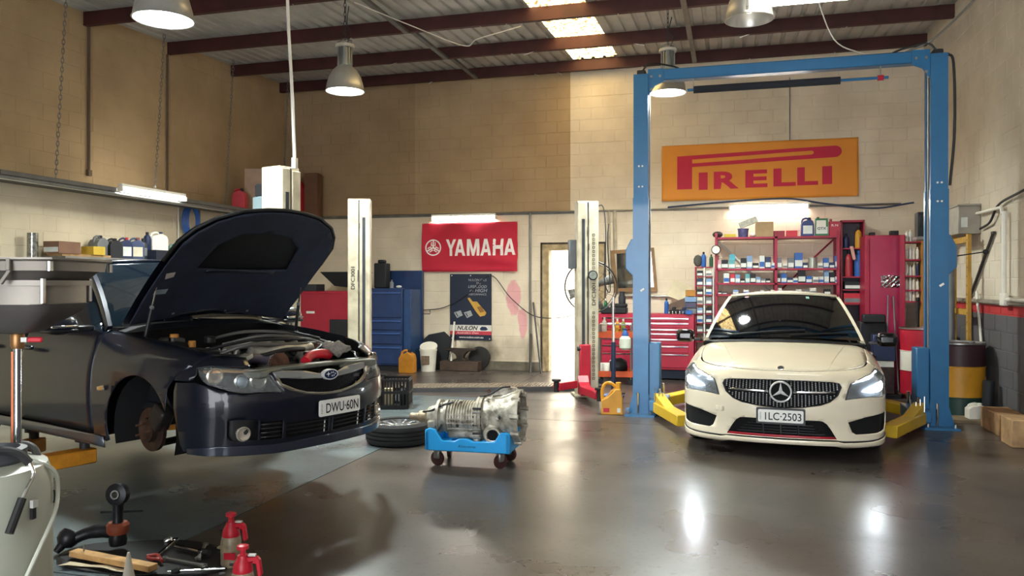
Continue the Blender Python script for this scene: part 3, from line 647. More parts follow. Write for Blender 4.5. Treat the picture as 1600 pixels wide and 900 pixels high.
# ------------------------------------------------------------------ the dark hatchback, bonnet up, on the near lift
sub = thing('hatchback_car', 'dark blue-grey hatchback raised on a lift with its bonnet open', 'car', (-3.467, 5.129, .258), R(-18.67))
B = SUB; FN = B.nose_map
hlb = [(.592, .747), (.537, .755), (.472, .752), (.366, .735), (.314, .706), (.293, .679), (.266, .635), (.238, .591), (.257, .584), (.338, .594), (.416, .591), (.477, .612), (.545, .645), (.572, .672), (.588, .709)]
gr = whole([(0, .640), (.055, .642), (.155, .651), (.258, .668), (.249, .636), (.20, .600), (.14, .570), (.056, .553), (0, .551)])
cen = [[(s*.012, .376), (s*.2, .383), (s*.235, .385), (s*.235, .282), (s*.012, .282)] for s in (1, -1)]
slt = [[(s*.25, .40), (s*.345, .405), (s*.345, .288), (s*.25, .285)] for s in (1, -1)]
fogb = [[(s*.355, .422), (s*.44, .428), (s*.475, .425), (s*.478, .33), (s*.462, .297), (s*.355, .291)] for s in (1, -1)]
bump = whole([(0, .672), (.06, .676), (.12, .70), (.20, .712), (.285, .712), (.30, .70), (.278, .64), (.248, .60), (.25, .578), (.338, .586), (.416, .583), (.48, .604), (.548, .637), (.60, .662), (.69, .66), (.70, .60), (.70, .5), (.685, .38), (.67, .27), (.655, .232), (.5, .222), (0, .222)])
panel('front_bumper', B, FN(), [bump, gr]+cen+slt+fogb, M_blue_paint, sub, (.04, .03))
panel('front_lip', B, FN(.014), [whole([(0, .262), (.29, .25), (.50, .268), (.56, .262), (.64, .25), (.64, .218), (.56, .209), (.44, .203), (.29, .196), (0, .20)])], mat('lip_paint', '2c3444', .3, .4, var=.04, coat=.7), sub, (.04, .03), .03)
top_bar = whole([(0, .674), (.06, .678), (.12, .70), (.24, .714), (.284, .710), (.272, .668), (.255, .672), (.155, .655), (.055, .646), (0, .645)])
panel('grille_bar', B, FN(.006), [top_bar], M_silver, sub, .05, .012)
frame = whole([(0, .552), (.056, .554), (.14, .571), (.20, .601), (.249, .637), (.258, .668), (.275, .672), (.266, .63), (.215, .587), (.147, .556), (.058, .538), (0, .536)])
panel('grille_surround', B, FN(.006), [frame], mat('dull_chrome', '8d8a80', .28, .8, var=.1), sub, .05, .012)
panel('grille_mesh', B, FN(-.03), [grow(gr)], M_void, sub, .05)
gi, *_ = field(gr); gm = MB()
for i in range(-18, 19):
    for j in range(11):
        a, z = i*.0145, .545+j*.0125+(.006 if i % 2 else 0)
        if gi(a, z): p = FN(-.022)(np.array([(a, z)]))[0]; gm.lathe([(.010, 0), (.010, .004), (.0075, .004), (.0075, 0)], tuple(p), (1, a, 0), 6)
tag(gm.build('honeycomb', M_black, sub, smooth=0), kind='stuff')
ec = FN(.01)(np.array([(0, .664)]))[0]
def oval(rx, rz, d, n=28): return [(ec[0]+d, rx*math.cos(2*math.pi*i/n), .664+rz*math.sin(2*math.pi*i/n)) for i in range(n)]
em = MB().add(oval(.066, .036, .012)+oval(.066, .036, -.02), [tuple(range(28))]+[(i, (i+1) % 28, 28+(i+1) % 28, 28+i) for i in range(28)]).build('oval_emblem', MATS['bright_pin'], sub, smooth=30)
MB().add(oval(.058, .029, .0125)+oval(.058, .029, .013), [tuple(range(28, 56))]).build('emblem_field', mat('emblem_blue', '18264a', .2, var=.05, coat=.5), em, smooth=0)
def star4(y, z, r):
    m = MB(); vs = []
    for i in range(8): k = r if i % 2 == 0 else r*.28; vs.append((ec[0]+.0145, y+k*1.15*math.cos(i*math.pi/4), .664+z+k*math.sin(i*math.pi/4)))
    m.add(vs, [tuple(range(8))]); return m
stars = [(-.024, .004, .019), (.004, .012, .009), (.020, .013, .009), (.010, -.010, .009), (.026, -.008, .009), (.038, .003, .009)]
for y, z, r in stars: star4(y, z, r).build('emblem_star', MATS['bright_pin'], em, smooth=0)
for lp in cen: panel('lower_opening', B, FN(-.06), [grow(lp, 1.05, 1.9)], M_void, sub, .06)
for lp in cen:
    for j in range(3): z = .30+j*.027; sx = [p[0] for p in lp]; panel('opening_slat', B, FN(-.02), [[(min(sx), z), (max(sx), z), (max(sx), z+.007), (min(sx), z+.007)]], M_black, sub, .05)
for k, lp in enumerate(slt):
    panel('side_opening', B, FN(-.05), [grow(lp, 1.1, 1.8)], M_void, sub, .06); s = 1 if lp[0][0] > 0 else -1
    for j in range(4): z = .295+j*.027; panel('louvre', B, FN(-.006), [[(s*.25, z), (s*.345, z+.002), (s*.345, z+.014), (s*.25, z+.012)]], M_black, sub, .06, .01)
for lp in fogb:
    s = 1 if lp[0][0] > 0 else -1; fb = panel('fog_bezel', B, FN(-.02), [grow(lp, 1.06, 1.25)], M_black, sub, .05); p = FN(-.012)(np.array([(s*.413, .335)]))[0]
    ax = (1, s*.35, 0); MB().lathe([(.045, -.02), (.047, .006), (.040, .012), (.036, 0), (.01, -.006)], tuple(p), ax, 24).build('fog_lamp', mat('lamp_glass', 'd9d2c4', .1, .6, var=.2), fb)
q = FN()(np.array([(.035, .447)]))[0]; number_plate(sub, 'DWU·60N', False, (q[0]+.016, q[1], .447), R(0))
p = FN(-.012)(np.array([(.185, .632)]))[0]; vs, fs = text_fit('WRX', .06, .022, bold=.02)
MB().add([(p[0]+.01, p[1]+a, p[2]+b) for a, b in vs], fs).build('grille_badge', M_chrome, sub, smooth=0, fix=False)
for s in (1, -1):
    t = hlb if s > 0 else mirror(hlb)
    lamp = panel('headlight', B, FN(-.07), [grow(t, 1.03, 1.25)], mat('lamp_bowl_dark', '1c1c1e', .25, .7, var=.1), sub, .05)
    panel('lamp_cover', B, FN(.002), [t], M_clear, lamp, .04, .003)
    cx = .43*s
    def at(a, z, off): return FN(off)(np.array([(a*s, z)]))[0]
    for nm, (a, z, r, dd, mm) in dict(indicator=(.525, .70, .052, -.05, mat('clear_bulb_bowl', 'd8cfc0', .15, .8, var=.3, scale=30)), projector=(.418, .662, .045, -.045, M_chrome), high_beam=(.345, .660, .055, -.05, mat('reflector', 'c4c3ba', .15, .9, var=.2, scale=25))).items():
        c0 = at(a, z, dd); ax = (1, .35*s, 0)
        MB().lathe([(r, -.0), (r, .025), (r-.008, .03), (r-.010, .015), (r*.45, -.005), (r*.2, .0)], tuple(c0), ax, 24).build(nm, mm, lamp)
    c0 = at(.418, .662, -.03); MB().ball(tuple(c0), .032, 14, (.7, 1, 1)).build('projector_lens', mat('lens', '9fb0bb', .03, .2, var=.05, coat=1), lamp, smooth=180)
    panel('amber_trim', B, FN(-.03), [[(s*.57, .735), (s*.47, .738), (s*.37, .722), (s*.37, .708), (s*.47, .722), (s*.565, .718)]], mat('amber_trim', 'b98d5a', .3, .5, var=.2), lamp, .06)
# fenders, doors and rest of the body
edge = [(.74, .30), (.66, .50), (.56, .61), (.45, .675), (.30, .70), (.1, .715), (-.2, .72), (-.5, .715)]
def sub_fender(s):
    e = B.top_map()(np.array(edge[2:])); top = [(q[0], math.atan2(q[2]-.45, q[1]+.004-.35)) for q in e]
    lo = B.side2roll([(-.56, .93), (-.56, .6), (-.56, .22), (-.40, .2)]+arch(0, .31, .37, 195, 25, 18)+[(.35, .62), (.41, .70), (.50, .755)])
    return panel('front_fender', B, B.roll_map(s), [top+lo], M_blue_paint, sub, (.05, .08))
ed3 = B.top_map()(np.array([(.66, .50), (.60, .57), (.56, .61), (.50, .648), (.45, .675), (.38, .688), (.30, .70)])); edt = [(math.atan2(q[1], q[0]+.6), q[2]-.002) for q in ed3]
capl = [(.70, .672), (.62, .668), (.597, .712), (.596, .751), (.537, .760), (.472, .757), (.375, .741)]+edt+[(.70, edt[-1][1]-.02)]
for s in (-1, 1): panel('fender_nose', B, FN(-.003), [capl if s > 0 else mirror(capl)], M_blue_paint, sub, .04)
for s in (-1, 1):
    fd = sub_fender(s)
    MB().box((-.40, s*.872, .57), (.09, .012, .035), ry=R(-8)).build('side_marker', M_chrome, fd, bevel=.006)
    for xa, xb_, nm in ((-.568, -1.62, 'front_door'), (-1.63, -2.30, 'rear_door')):
        dr = panel(nm, B, B.roll_map(s), [B.side2roll([(xa, .955), (xb_, .965), (xb_, .25), (xa, .25)])], M_blue_paint, sub, (.08, .1))
        MB().box((xb_+.16, s*.868, .80), (.19, .035, .03)).build('door_handle', M_blue_paint, dr, bevel=.008)
    panel('sill', B, B.roll_map(s, .01), [B.side2roll([(-.42, .235), (-2.28, .235), (-2.28, .16), (-.42, .16)])], mat('sill_trim', '6d7078', .3, .7, var=.1), sub, (.2, .1))
    panel('rear_quarter', B, B.roll_map(s), [B.side2roll([(-2.31, .955), (-3.3, .93), (-3.3, .25), (-3.0, .25)]+arch(-2.62, .31, .37, 0, 180, 14)[1:-1]+[(-2.31, .25)])], M_blue_paint, sub, (.08, .12))
panel('rear_bumper', B, tail_map(B), [[(-.7, .22), (.7, .22), (.7, .95), (-.7, .95)]], M_blue_paint, sub, .1)
M_teal = mat('tinted_glass', '0c161f', .03, var=0, alpha=.78, coat=.5, spec=.7)
scr = greenhouse(sub, M_blue_paint, (-.33, -.58, .70, 1.025, .975), (-1.02, -1.17, .54, 1.455, 1.425), (-2.95, 1.40), (-3.38, 1.0, .64), (.79, .955), .035, M_teal, .6)
MB().grid(12, 3, lambda u, v: tuple(Vector(scr(u, 0))+Vector((.16*v, 0, -.015-.03*v)))).build('cowl', M_black, sub, smooth=180)
for a, b in ((.20, .60), (.55, .93)): MB().tube([tuple(Vector(scr(a+(b-a)*k/10, .03+.09*k/10))+Vector((.012, 0, .012))) for k in range(11)], .009, 6).build('wiper', M_black, sub)
MB().bx(-2.7, -.62, -.74, .74, .2, .62).build('floor_pan', M_void, sub, smooth=0)
MB().grid(9, 4, lambda u, v: (-.62-.35*v-.1*(2*u-1)**2, (2*u-1)*.68, .955+.02*v-.03*(2*u-1)**2)).build('dashboard', M_black, sub, smooth=180, solid=.03)
MB().lathe([(.175, -.012), (.19, 0), (.175, .012), (.16, 0)], (-1.02, -.36, .93), (-.9, 0, .45), 24).build('steering_wheel', M_black, sub)
for y in (-.36, .36):
    st_ = MB().box((-1.55, y, .82), (.16, .46, .62), ry=R(-12)).build('seat_back', mat('seat_cloth', '22242a', .9, var=.15), sub, bevel=.05, seg=2); MB().box((-1.63, y, 1.20), (.1, .26, .17), ry=R(-12)).build('headrest', MATS['seat_cloth'], st_, bevel=.03, seg=2)
for s in (-1, 1):
    h = MB().ball((-.70, s*1.0, 1.0), 1, 16, (.085, .125, .075)); h.v = [(max(x, -.765), y, z) for x, y, z in h.v]
    mr = h.build('side_mirror', M_blue_paint, sub, smooth=180); MB().box((-.69, s*1.0, .955), (.13, .20, .025)).build('mirror_base', M_black, mr, bevel=.008); MB().box((-.70, s*.85, .965), (.07, .16, .04)).build('mirror_arm', M_black, mr, bevel=.008)
    MB().box((-.622, s*1.0, .985), (.02, .18, .018)).build('mirror_indicator', M_chrome, mr, bevel=.004)
# engine bay
bay = MB().bx(-.52, .74, -.60, .60, .40, .45); bay.bx(-.56, -.50, -.70, .70, .42, .97)
for s in (-1, 1): bay.add([(-.5, s*.70, .95), (.30, s*.69, .87), (.56, s*.60, .80), (.56, s*.56, .42), (.30, s*.56, .42), (-.5, s*.56, .42)], [(0, 1, 4, 5), (1, 2, 3, 4)])
bay.build('engine_bay', mat('bay_dark', '0f1116', .6, var=.2), sub, smooth=0)
M_cast = mat('cast_alloy', 'b0aea6', .42, .6, var=.3, scale=14); M_hose = mat('rubber_hose', '191a1c', .55, var=.1); M_rust = mat('rusty_steel', '6a4a3a', .7, .4, var=.4, scale=20)
def bp(nm, mb, m, par=sub, **k): return mb.build(nm, m, par, **k)
bp('radiator_panel', MB().box((.70, 0, .715), (.10, 1.05, .03)).box((.72, -.40, .70), (.13, .30, .045), rz=R(18)).box((.72, .40, .70), (.13, .30, .045), rz=R(-18)), mat('primer_grey', '74776f', .45, .3, var=.2, scale=10), bevel=.008)
eng = bp('engine_block', MB().box((.12, 0, .60), (.62, .70, .26)).box((.2, 0, .76), (.34, .30, .10)), mat('dirty_alloy', '55534f', .5, .6, var=.4, scale=18), bevel=.03, seg=2)
for i in range(4):
    y = -.30+i*.2; bp('intake_runner', MB().tube(spline([(.10, y, .74), (.20, y*.9, .84), (.32, y*.6, .845), (.40, y*.5, .80)], 5), .028, 10), M_cast, eng)
bp('intake_manifold', MB().tube([(.40, -.26, .79), (.42, 0, .80), (.40, .26, .79)], .055, 12), M_cast, eng)
bp('alternator', MB().lathe([(.03, -.09), (.075, -.07), (.08, 0), (.075, .06), (.045, .08)], (.50, -.16, .73), (1, 0, 0), 18), M_cast, eng)
bp('pulley', MB().lathe([(.075, -.015), (.075, -.006), (.06, 0), (.075, .006), (.075, .015)], (.57, -.16, .73), (1, 0, 0), 20), M_rust, eng)
bp('power_steering_pump', MB().lathe([(.05, -.05), (.055, .03), (.03, .05)], (.48, .17, .74), (1, 0, 0), 16), M_cast, eng)
bp('red_hose', MB().tube(spline([(.63, .02, .735), (.60, .10, .77), (.60, .20, .775), (.58, .28, .76)], 5), [.035]*16, 12), mat('red_silicone', 'c2202e', .35, var=.06))
bp('purple_pipe', MB().tube(spline([(.52, -.50, .755), (.50, -.40, .775), (.50, -.28, .77), (.52, -.2, .75)], 5), .035, 12), mat('purple_grey_pipe', '5a5566', .35, .3, var=.1))
for k, pts in enumerate(([(.3, -.45, .80), (.42, -.3, .86), (.44, -.05, .85), (.42, .2, .84), (.32, .42, .83)], [(.18, -.5, .82), (.3, -.2, .88), (.34, .2, .87), (.2, .5, .85)], [(.5, -.3, .78), (.56, -.1, .82), (.52, .1, .81)], [(.0, -.2, .84), (.2, .02, .90), (.34, .35, .85), (.5, .45, .76)], [(-.1, .1, .88), (.1, .25, .92), (.3, .45, .86)], [(.55, .1, .75), (.5, .28, .82), (.36, .36, .82)], [(-.3, -.1, .86), (-.05, .05, .92), (.15, .3, .9), (.3, .55, .82)], [(.58, -.46, .74), (.5, -.36, .80), (.42, -.42, .79), (.3, -.52, .8)])):
    bp('bay_hose', MB().tube(spline(pts, 5), (.014, .011, .016, .012, .01, .013, .012, .015)[k], 8), M_hose if k % 3 else mat('grey_hose', '55534f', .5, var=.1))
for x, y, z, r, nm, m_ in ((-.25, -.42, .905, .032, 'brake_fluid_cap', mat('orange_cap', 'c98a3a', .45)), (.02, -.46, .87, .026, 'coolant_cap', MATS['orange_cap']), (.45, .52, .80, .025, 'washer_cap', MATS['orange_cap']), (.30, .53, .82, .03, 'strut_cap', mat('strut_grey', '9a9a98', .4, .5)), (-.15, -.2, .88, .04, 'oil_cap', M_black)):
    bp(nm, MB().lathe([(r, -.03), (r, .008), (r*.8, .014)], (x, y, z), (0, 0, 1), 14), m_)
bp('fluid_tank', MB().box((-.25, -.44, .84), (.16, .12, .11)), mat('tank_plastic', '4f4b45', .5, var=.15), bevel=.015, seg=2); bp('battery', MB().box((-.05, .48, .76), (.24, .17, .2)), M_black, bevel=.01); bp('fuse_box', MB().box((.22, -.52, .80), (.24, .13, .08)), M_black, bevel=.012)
for s in (-1, 1): bp('strut_tower', MB().lathe([(.13, -.25), (.12, 0), (.10, .02), (.05, .03)], (-.08, s*.55, .85), (0, 0, 1), 18), MATS['bay_dark']); bp('strut_nut', MB().cyl((-.08, s*.55, .87), (-.08, s*.55, .905), .02, 8), M_chrome)
random.seed(11)
for i in range(44):
    x, y = random.uniform(.1, .6), random.uniform(-.42, .48); z = .76+random.uniform(0, .06); mm = random.choice((M_cast, M_black, M_rust, MATS['bright_pin'], MATS['strut_grey'], M_cast))
    k = random.random()
    if k < .5: bp('engine_fitting', MB().lathe([(.02, -.03), (.024, .01), (.014, .02)], (x, y, z), (random.uniform(-1, 1), random.uniform(-1, 1), .7), 10), mm)
    else: bp('engine_bracket', MB().box((x, y, z), (random.uniform(.03, .09), random.uniform(.02, .07), random.uniform(.02, .04)), rz=random.uniform(0, 3), ry=random.uniform(-.4, .4)), mm, bevel=.004)
# bonnet, swung up about its rear edge
def bonnet(ang):
    hx, hz = -.50, .985; ca, sa = math.cos(ang), math.sin(ang)
    lp = [(.755, 0), (.745, .16), (.71, .34), (.62, .52), (.52, .62), (.40, .682), (.2, .70), (-.2, .71), (-.46, .70), (-.44, .4), (-.42, 0)]
    lp = lp+[(a, -b) for a, b in lp[::-1] if 0 < b]
    def rot(P): x, z = P[:, 0]-hx, P[:, 2]-hz; return np.stack([hx+ca*x-sa*z, P[:, 1], hz+sa*x+ca*z], 1)
    tm = B.top_map(); up = sheet([lp], lambda P: rot(tm(P)), .06)
    bn = up.build('bonnet', M_blue_paint, sub, smooth=60, fix=False)
    def under(off, fn2=None):
        def fn(P): Q = B.top_map(off)(P); return rot(Q)
        return fn
    M_liner = mat('bonnet_liner', '1d2434', .7, var=.25, scale=5, bump=.4, bscale=14)
    inner = [(a*.955+.01, b*.955) for a, b in lp]; MB
    sheet([lp], under(-.014), .06).build('bonnet_skin', M_blue_paint, bn, smooth=60, fix=False)
    sheet([inner, [(.50, 0), (.47, .22), (.36, .36), (.12, .40), (.08, 0), (.12, -.40), (.36, -.36), (.47, -.22)]], under(-.032), .05).build('bonnet_frame', M_liner, bn, smooth=60, fix=False, solid=.012)
    sheet([[(.53, 0), (.49, .24), (.38, .38), (.10, .42), (.05, 0), (.10, -.42), (.38, -.38), (.49, -.24)]], under(-.022), .05).build('scoop_duct', mat('duct_black', '0b0c10', .6, var=.2), bn, smooth=60, fix=False)
    sheet([[(.10, -.30), (.10, .30), (.07, .30), (.07, -.30)]], under(-.04), .05).build('liner_rib', mat('rib_grey', '20252d', .5, var=.2), bn, smooth=60, fix=False, solid=.01)
    for (a, b, w, h) in ((-.10, -.58, .05, .10),): sheet([[(a-w/2, b-h/2), (a+w/2, b-h/2), (a+w/2, b+h/2), (a-w/2, b+h/2)]], under(-.046), .1).build('warning_label', mat('pale_label', '8b979b', .6, var=.2), bn, smooth=0, fix=False)
    sheet([[(.03, -.61), (.09, -.63), (.10, -.56), (.05, -.55)]], under(-.046), .1).build('liner_cutout', mat('torn_patch', 'a39a92', .7, var=.2), bn, smooth=0, fix=False)
    e = [p for p in lp if p[0] > .3]; pts = rot(B.top_map(-.012)(np.array([(a*.985, b*.985) for a, b in lp[:7]][::-1]+[(a*.985, -b*.985) for a, b in lp[1:7]])))
    MB().tube([tuple(p) for p in pts], .012, 8).build('front_seal', M_hose, bn, smooth=180)
    for y in (-.35, -.15, .1, .3): sheet([[(-.36+.012*math.cos(k), y+.012*math.sin(k)) for k in np.linspace(0, 6.2, 9)[:-1]]], under(-.045), .1).build('liner_clip', M_silver, bn, smooth=0, fix=False)
    return rot, under
rot, under = bonnet(BON)
for s in (-1, 1):
    a = Vector((-.22, s*.66, .90)); b = Vector(tuple(under(-.02)(np.array([(-.02, s*.63)]))[0])); st_ = MB().cyl(tuple(a), tuple(a.lerp(b, .55)), .013, 10).build('gas_strut', M_black, sub); MB().cyl(tuple(a.lerp(b, .5)), tuple(b), .006, 8).build('strut_rod', M_chrome, st_); MB().ball(tuple(a.lerp(b, .55)), .017, 8).build('strut_collar', M_silver, st_)
# hubs: the near front wheel is off
for s in (-1, 1):
    hb = MB().lathe([(.145, -.012), (.145, .012), (.085, .014), (.08, .05), (.03, .06)], (0, s*.74, .31), (0, s, 0), 32).build('brake_disc', M_disc, sub)
    for i in range(5): a = 2*math.pi*i/5; MB().cyl((.055*math.cos(a), s*.785, .31+.055*math.sin(a)), (.055*math.cos(a), s*.83, .31+.055*math.sin(a)), .007, 6).build('wheel_stud', M_rust, hb)
    MB().box((.10, s*.74, .40), (.13, .10, .16), ry=R(35)).build('brake_caliper', mat('caliper_black', '2a2523', .5, .3, var=.2), sub, bevel=.02, seg=2)
    MB().lathe([(.05, 0), (.05, .2), (.075, .22), (.075, .42)], (0, s*.60, .42), (.05, -s*.12, 1), 14).build('suspension_strut', M_black, sub)
    MB().tube([(.0, s*.66, .21), (-.02, s*.3, .22)], .025, 8).build('lower_arm', M_black, sub)
    lin_ = MB(); n = 14
    vs = [(.362*math.cos(R(200-220*i/n)), s*y, .31+.362*math.sin(R(200-220*i/n))) for y in (.80, .50) for i in range(n+1)]
    lin_.add(vs, [(i, i+1, n+2+i, n+1+i) for i in range(n)]); lin_.build('wheel_arch_liner', mat('arch_liner', '0d0e11', .9, var=.2), sub, smooth=60)
    road_wheel(sub, -2.62, s*.75, .25, s, .31, .205)
# ================================================================== vehicle lifts
M_bl = mat('lift_blue', '296a99', .35, .1, var=.06, coat=.3); M_yel = mat('arm_yellow', 'd6b02c', .45, var=.1); M_cream = mat('lift_cream', 'c2baa3', .5, var=.12, scale=5, var2='9c917c')
M_dark = mat('grimy_black', '1c1c20', .6, var=.2); M_lred = mat('lift_red', 'b02034', .4, var=.12); M_amber = mat('arm_amber', 'c98524', .5, var=.2, scale=12)
def chan(x0, x1, y0, y1, w, op):
    """C section in plan, open towards +x (op=1) or -x (op=-1)"""
    p = [(0, y0), (x1-x0, y0), (x1-x0, y0+.06), (x1-x0-w, y0+.06), (x1-x0-w, y0+w), (w, y0+w), (w, y1-w), (x1-x0-w, y1-w), (x1-x0-w, y1-.06), (x1-x0, y1-.06), (x1-x0, y1), (0, y1)]
    return [(x0+a, b) for a, b in p] if op > 0 else [(x1-a, b) for a, b in p][::-1]
bl = thing('two_post_lift', 'tall blue two-post vehicle lift with an overhead beam around the white sedan', 'vehicle lift', (.58, 9.43, 0))
for s in (-1, 1):
    x0, x1 = (-1.67, -1.49) if s < 0 else (1.49, 1.67)
    po = MB().prz(chan(x0, x1, -.13, .17, .02, -s), .02, 2.55).build('post', M_bl, bl, smooth=0)
    MB().prz(chan(x0+.006, x1-.006, -.124, .164, .02, -s), 2.5, 4.0).build('post_extension', M_bl, bl, smooth=0)
    MB().bx(x0+.03, x1-.03, -.08, .12, .05, 3.9).build('post_core', M_dark, po, smooth=0)
    xi = x1 if s < 0 else x0
    MB().tube([(xi-s*.012*-1, .02, .3), (xi+s*.012, .02, 3.9)], .012, 8).build('lift_cable', M_steel, po)
    cx = (x0+x1)/2
    MB().prz([(cx-.17, -.26), (cx+.17, -.26), (cx+.22, .26), (cx-.22, .26)], 0, .025).build('base_plate', M_bl, bl)
    for q in (-1, 1): MB().pry([(cx+q*.09, .02), (cx+q*.155, .02), (cx+q*.09, .26)], -.10, -.085).build('gusset', M_bl, bl, smooth=0)
    for bx_, by in ((-.13, -.22), (.13, -.22), (-.16, .2), (.16, .2)): MB().cyl((cx+bx_, by, .02), (cx+bx_, by, .06), .012, 6).build('anchor_bolt', M_steel, bl)
    MB().cyl((cx-.03, -.155, .03), (cx-.03, -.155, .27), .013, 8).build('chrome_pin', M_chrome, bl)
    xo = x0 if s < 0 else x1
    MB().pry([(xo, 1.62), (xo+s*.095, 1.72), (xo+s*.095, 1.94), (xo+s*.03, 2.07), (xo, 2.07)], -.06, .10).build('lock_cover', M_bl, bl, bevel=.008)
    for zz in ((2.92, 2.68) if s < 0 else (2.62, 2.42)):
        for q in (-.02, .02): MB().lathe([(.011, 0), (.011, .008)], (cx+q, -.124 if zz > 2.55 else -.13, zz), (0, -1, 0), 8).build('bolt_head', M_plate, po)
    MB().box((cx+.02, -.1315, 1.47 if s < 0 else 1.53), (.05, .002, .022), ry=R(-35)).build('inspection_tag', M_plate, po)
    # carriage and its arms
    ca = MB().bx(min(xi, xi-s*.13), max(xi, xi-s*.13), -.10, .14, .10, .85).build('carriage', M_bl, bl, bevel=.01)
    MB().bx(min(xi-s*.02, xi-s*.22), max(xi-s*.02, xi-s*.22), -.30, .30, .08, .20).build('arm_bracket', M_bl, bl, bevel=.008)
    for q in (-1, 1): MB().cyl((xi-s*.14, q*.24, .05), (xi-s*.14, q*.24, .34), .018, 10).build('pivot_pin', M_chrome, bl)
    p0 = Vector((xi-s*.13, -.24, .135)); p1 = Vector((-1.06, -1.03, .115)) if s < 0 else Vector((.93, -1.12, .115))
    d = (p1-p0); a = math.atan2(d.y, d.x); c = (p0+p1)/2
    am = MB().box(tuple(c), (d.length+.16, .15, .12), rz=a).build('arm', M_yel, bl, bevel=.01)
    n = Vector((-math.sin(a), math.cos(a), 0))*.055; t = d.normalized()
    MB().add([tuple(p0+n+Vector((0, 0, .05))), tuple(p0-n+Vector((0, 0, .05))), tuple(p0-n+Vector((0, 0, .15))), tuple(p0+n+Vector((0, 0, .15))), tuple(p0+t*.42+n+Vector((0, 0, .06))), tuple(p0+t*.42-n+Vector((0, 0, .06)))], [(0, 1, 2, 3), (2, 3, 4, 5), (0, 3, 4), (1, 2, 5), (0, 1, 5, 4)]).build('arm_rib', M_yel, am, smooth=0)
    p0 = Vector((xi-s*.13, .24, .135)); p1 = Vector((-s*-.75 if False else (xi-s*.55), 1.15, .115)); d = p1-p0
    MB().box(tuple((p0+p1)/2), (d.length+.16, .15, .12), rz=math.atan2(d.y, d.x)).build('arm', M_yel, bl, bevel=.01)
    for k in range(3): MB().cyl((xi-s*(.10+.04*k), -.33, .2), (xi-s*(.10+.04*k), -.33, .36-.03*k), .006, 6).build('lock_rod', M_chrome, bl)
    MB().box((cx+s*.0, .02, 4.03), (.10, .2, .06)).build('pulley_cap', M_dark, bl, bevel=.01)
    MB().tube(spline([(cx, -.02, 4.05), (cx-s*.10, -.02, 4.14), (cx-s*.35, 0, 4.10), (cx-s*.5, 0, 4.03)], 6), .011, 6).build('hydraulic_hose', M_hose, bl)
MB().tube(spline([(1.69, .0, 4.02), (1.74, -.02, 3.9), (1.75, -.02, 3.2), (1.71, 0, 2.6)], 6), .014, 6).build('hydraulic_hose', M_hose, bl)
MB().bx(-1.50, 1.50, -.07, .07, 3.925, 4.055).build('overhead_beam', M_bl, bl, bevel=.01)
for s in (-1, 1):
    br = MB().pry([(s*1.50, 4.06), (s*1.32, 4.06), (s*1.32, 3.90), (s*1.42, 3.86), (s*1.50, 3.74)], -.085, -.07).build('corner_bracket', M_bl, bl, smooth=0)
    for k in ((1.36, 3.97), (1.46, 3.97), (1.46, 3.82)): MB().lathe([(.016, 0), (.016, .012)], (s*k[0], -.085, k[1]), (0, -1, 0), 8).build('bolt_head', M_steel, br)
sb = MB().cyl((-.98, -.02, 3.80), (.61, -.02, 3.80), .042, 14).build('padded_stop_bar', mat('foam_black', '22252e', .9, var=.1), bl)
MB().cyl((-1.05, -.02, 3.80), (1.10, -.02, 3.80), .016, 8).build('stop_rod', M_bl, sb)
for x in (-.98, 1.02): MB().bx(x-.006, x+.006, -.03, -.01, 3.79, 3.93).build('rod_hanger', M_steel, sb)
MB().lathe([(.03, -.03), (.03, .03)], (1.02, -.02, 3.80), (1, 0, 0), 10).build('red_clamp', M_lred, sb)
# cream lift between the sedan bay and the tool benches
def stencil(txt, w, h, parent, fn, m=M_ink): return lettering('stencil', txt, w, h, m, parent, fn, bold=.006)
def cream_lift(label, A, Bp, hgt, w=.30, dep=.24, slots=(1, -1), arms=(), armmat=None, base=True, ladder=None, only_front=True):
    A, Bp = Vector((*A, 0)), Vector((*Bp, 0)); c = (A+Bp)/2; d = Bp-A; L = d.length/2
    t = thing('two_post_lift', label, 'vehicle lift', tuple(c), math.atan2(d.y, d.x))
    for k, s in enumerate((-1, 1)):
        x = s*L; po = MB().bx(x-w/2, x+w/2, -dep/2+.025, dep/2, .0, hgt).build('post', M_cream, t, bevel=.012, seg=2)
        MB().bx(x-w/2+.004, x-.006, -dep/2, -dep/2+.03, .0, hgt-.02).build('post_half', M_cream, po, bevel=.014, seg=2)
        MB().bx(x+.006, x+w/2-.004, -dep/2, -dep/2+.03, .0, hgt-.035).build('post_half', M_cream, po, bevel=.014, seg=2)
        sx = x+slots[k]*w*.22
        MB().bx(sx-.02, sx+.02, -dep/2-.004, -dep/2+.01, .35, hgt-.25).build('slot', mat('slot_dark', '3b4046', .5, .3, var=.3), po, smooth=0)
        MB().bx(x-.006, x+.006, -dep/2+.008, -dep/2+.03, .0, hgt-.02).build('seam', M_dark, po, smooth=0)
        MB().bx(x-.19, x+.19, -.2, .2, 0, .03).build('base_plate', M_cream, t, bevel=.006)
    return t, L, dep, w
M_chip = mat('chipped_paint', '55504a', .7, var=.3, scale=20)
c1, L, dep, w = cream_lift('cream two-post lift with red arms and stencilled posts either side of the red banner', (-4.80, 9.70), (-1.90, 10.78), 2.68)
for s, sg in ((-1, -1), (1, 1)):
    fn = lambda a, b, dd: (s*L+sg*w*.26-b, -dep/2-.002-dd, (1.62 if s < 0 else 1.40)+a)
    lettering('stencil', 'DFC3001', .30, .05, M_ink, c1, fn, bold=.01)
sq = MB(); e = .017
for (q0, q1, r0, r1) in ((-e, e, -e, -e+.006), (-e, e, e-.006, e), (-e, -e+.006, -e, e), (e-.006, e, -e, e)): sq.bx(q0, q1, -.002, .002, r0, r1)
lad = None
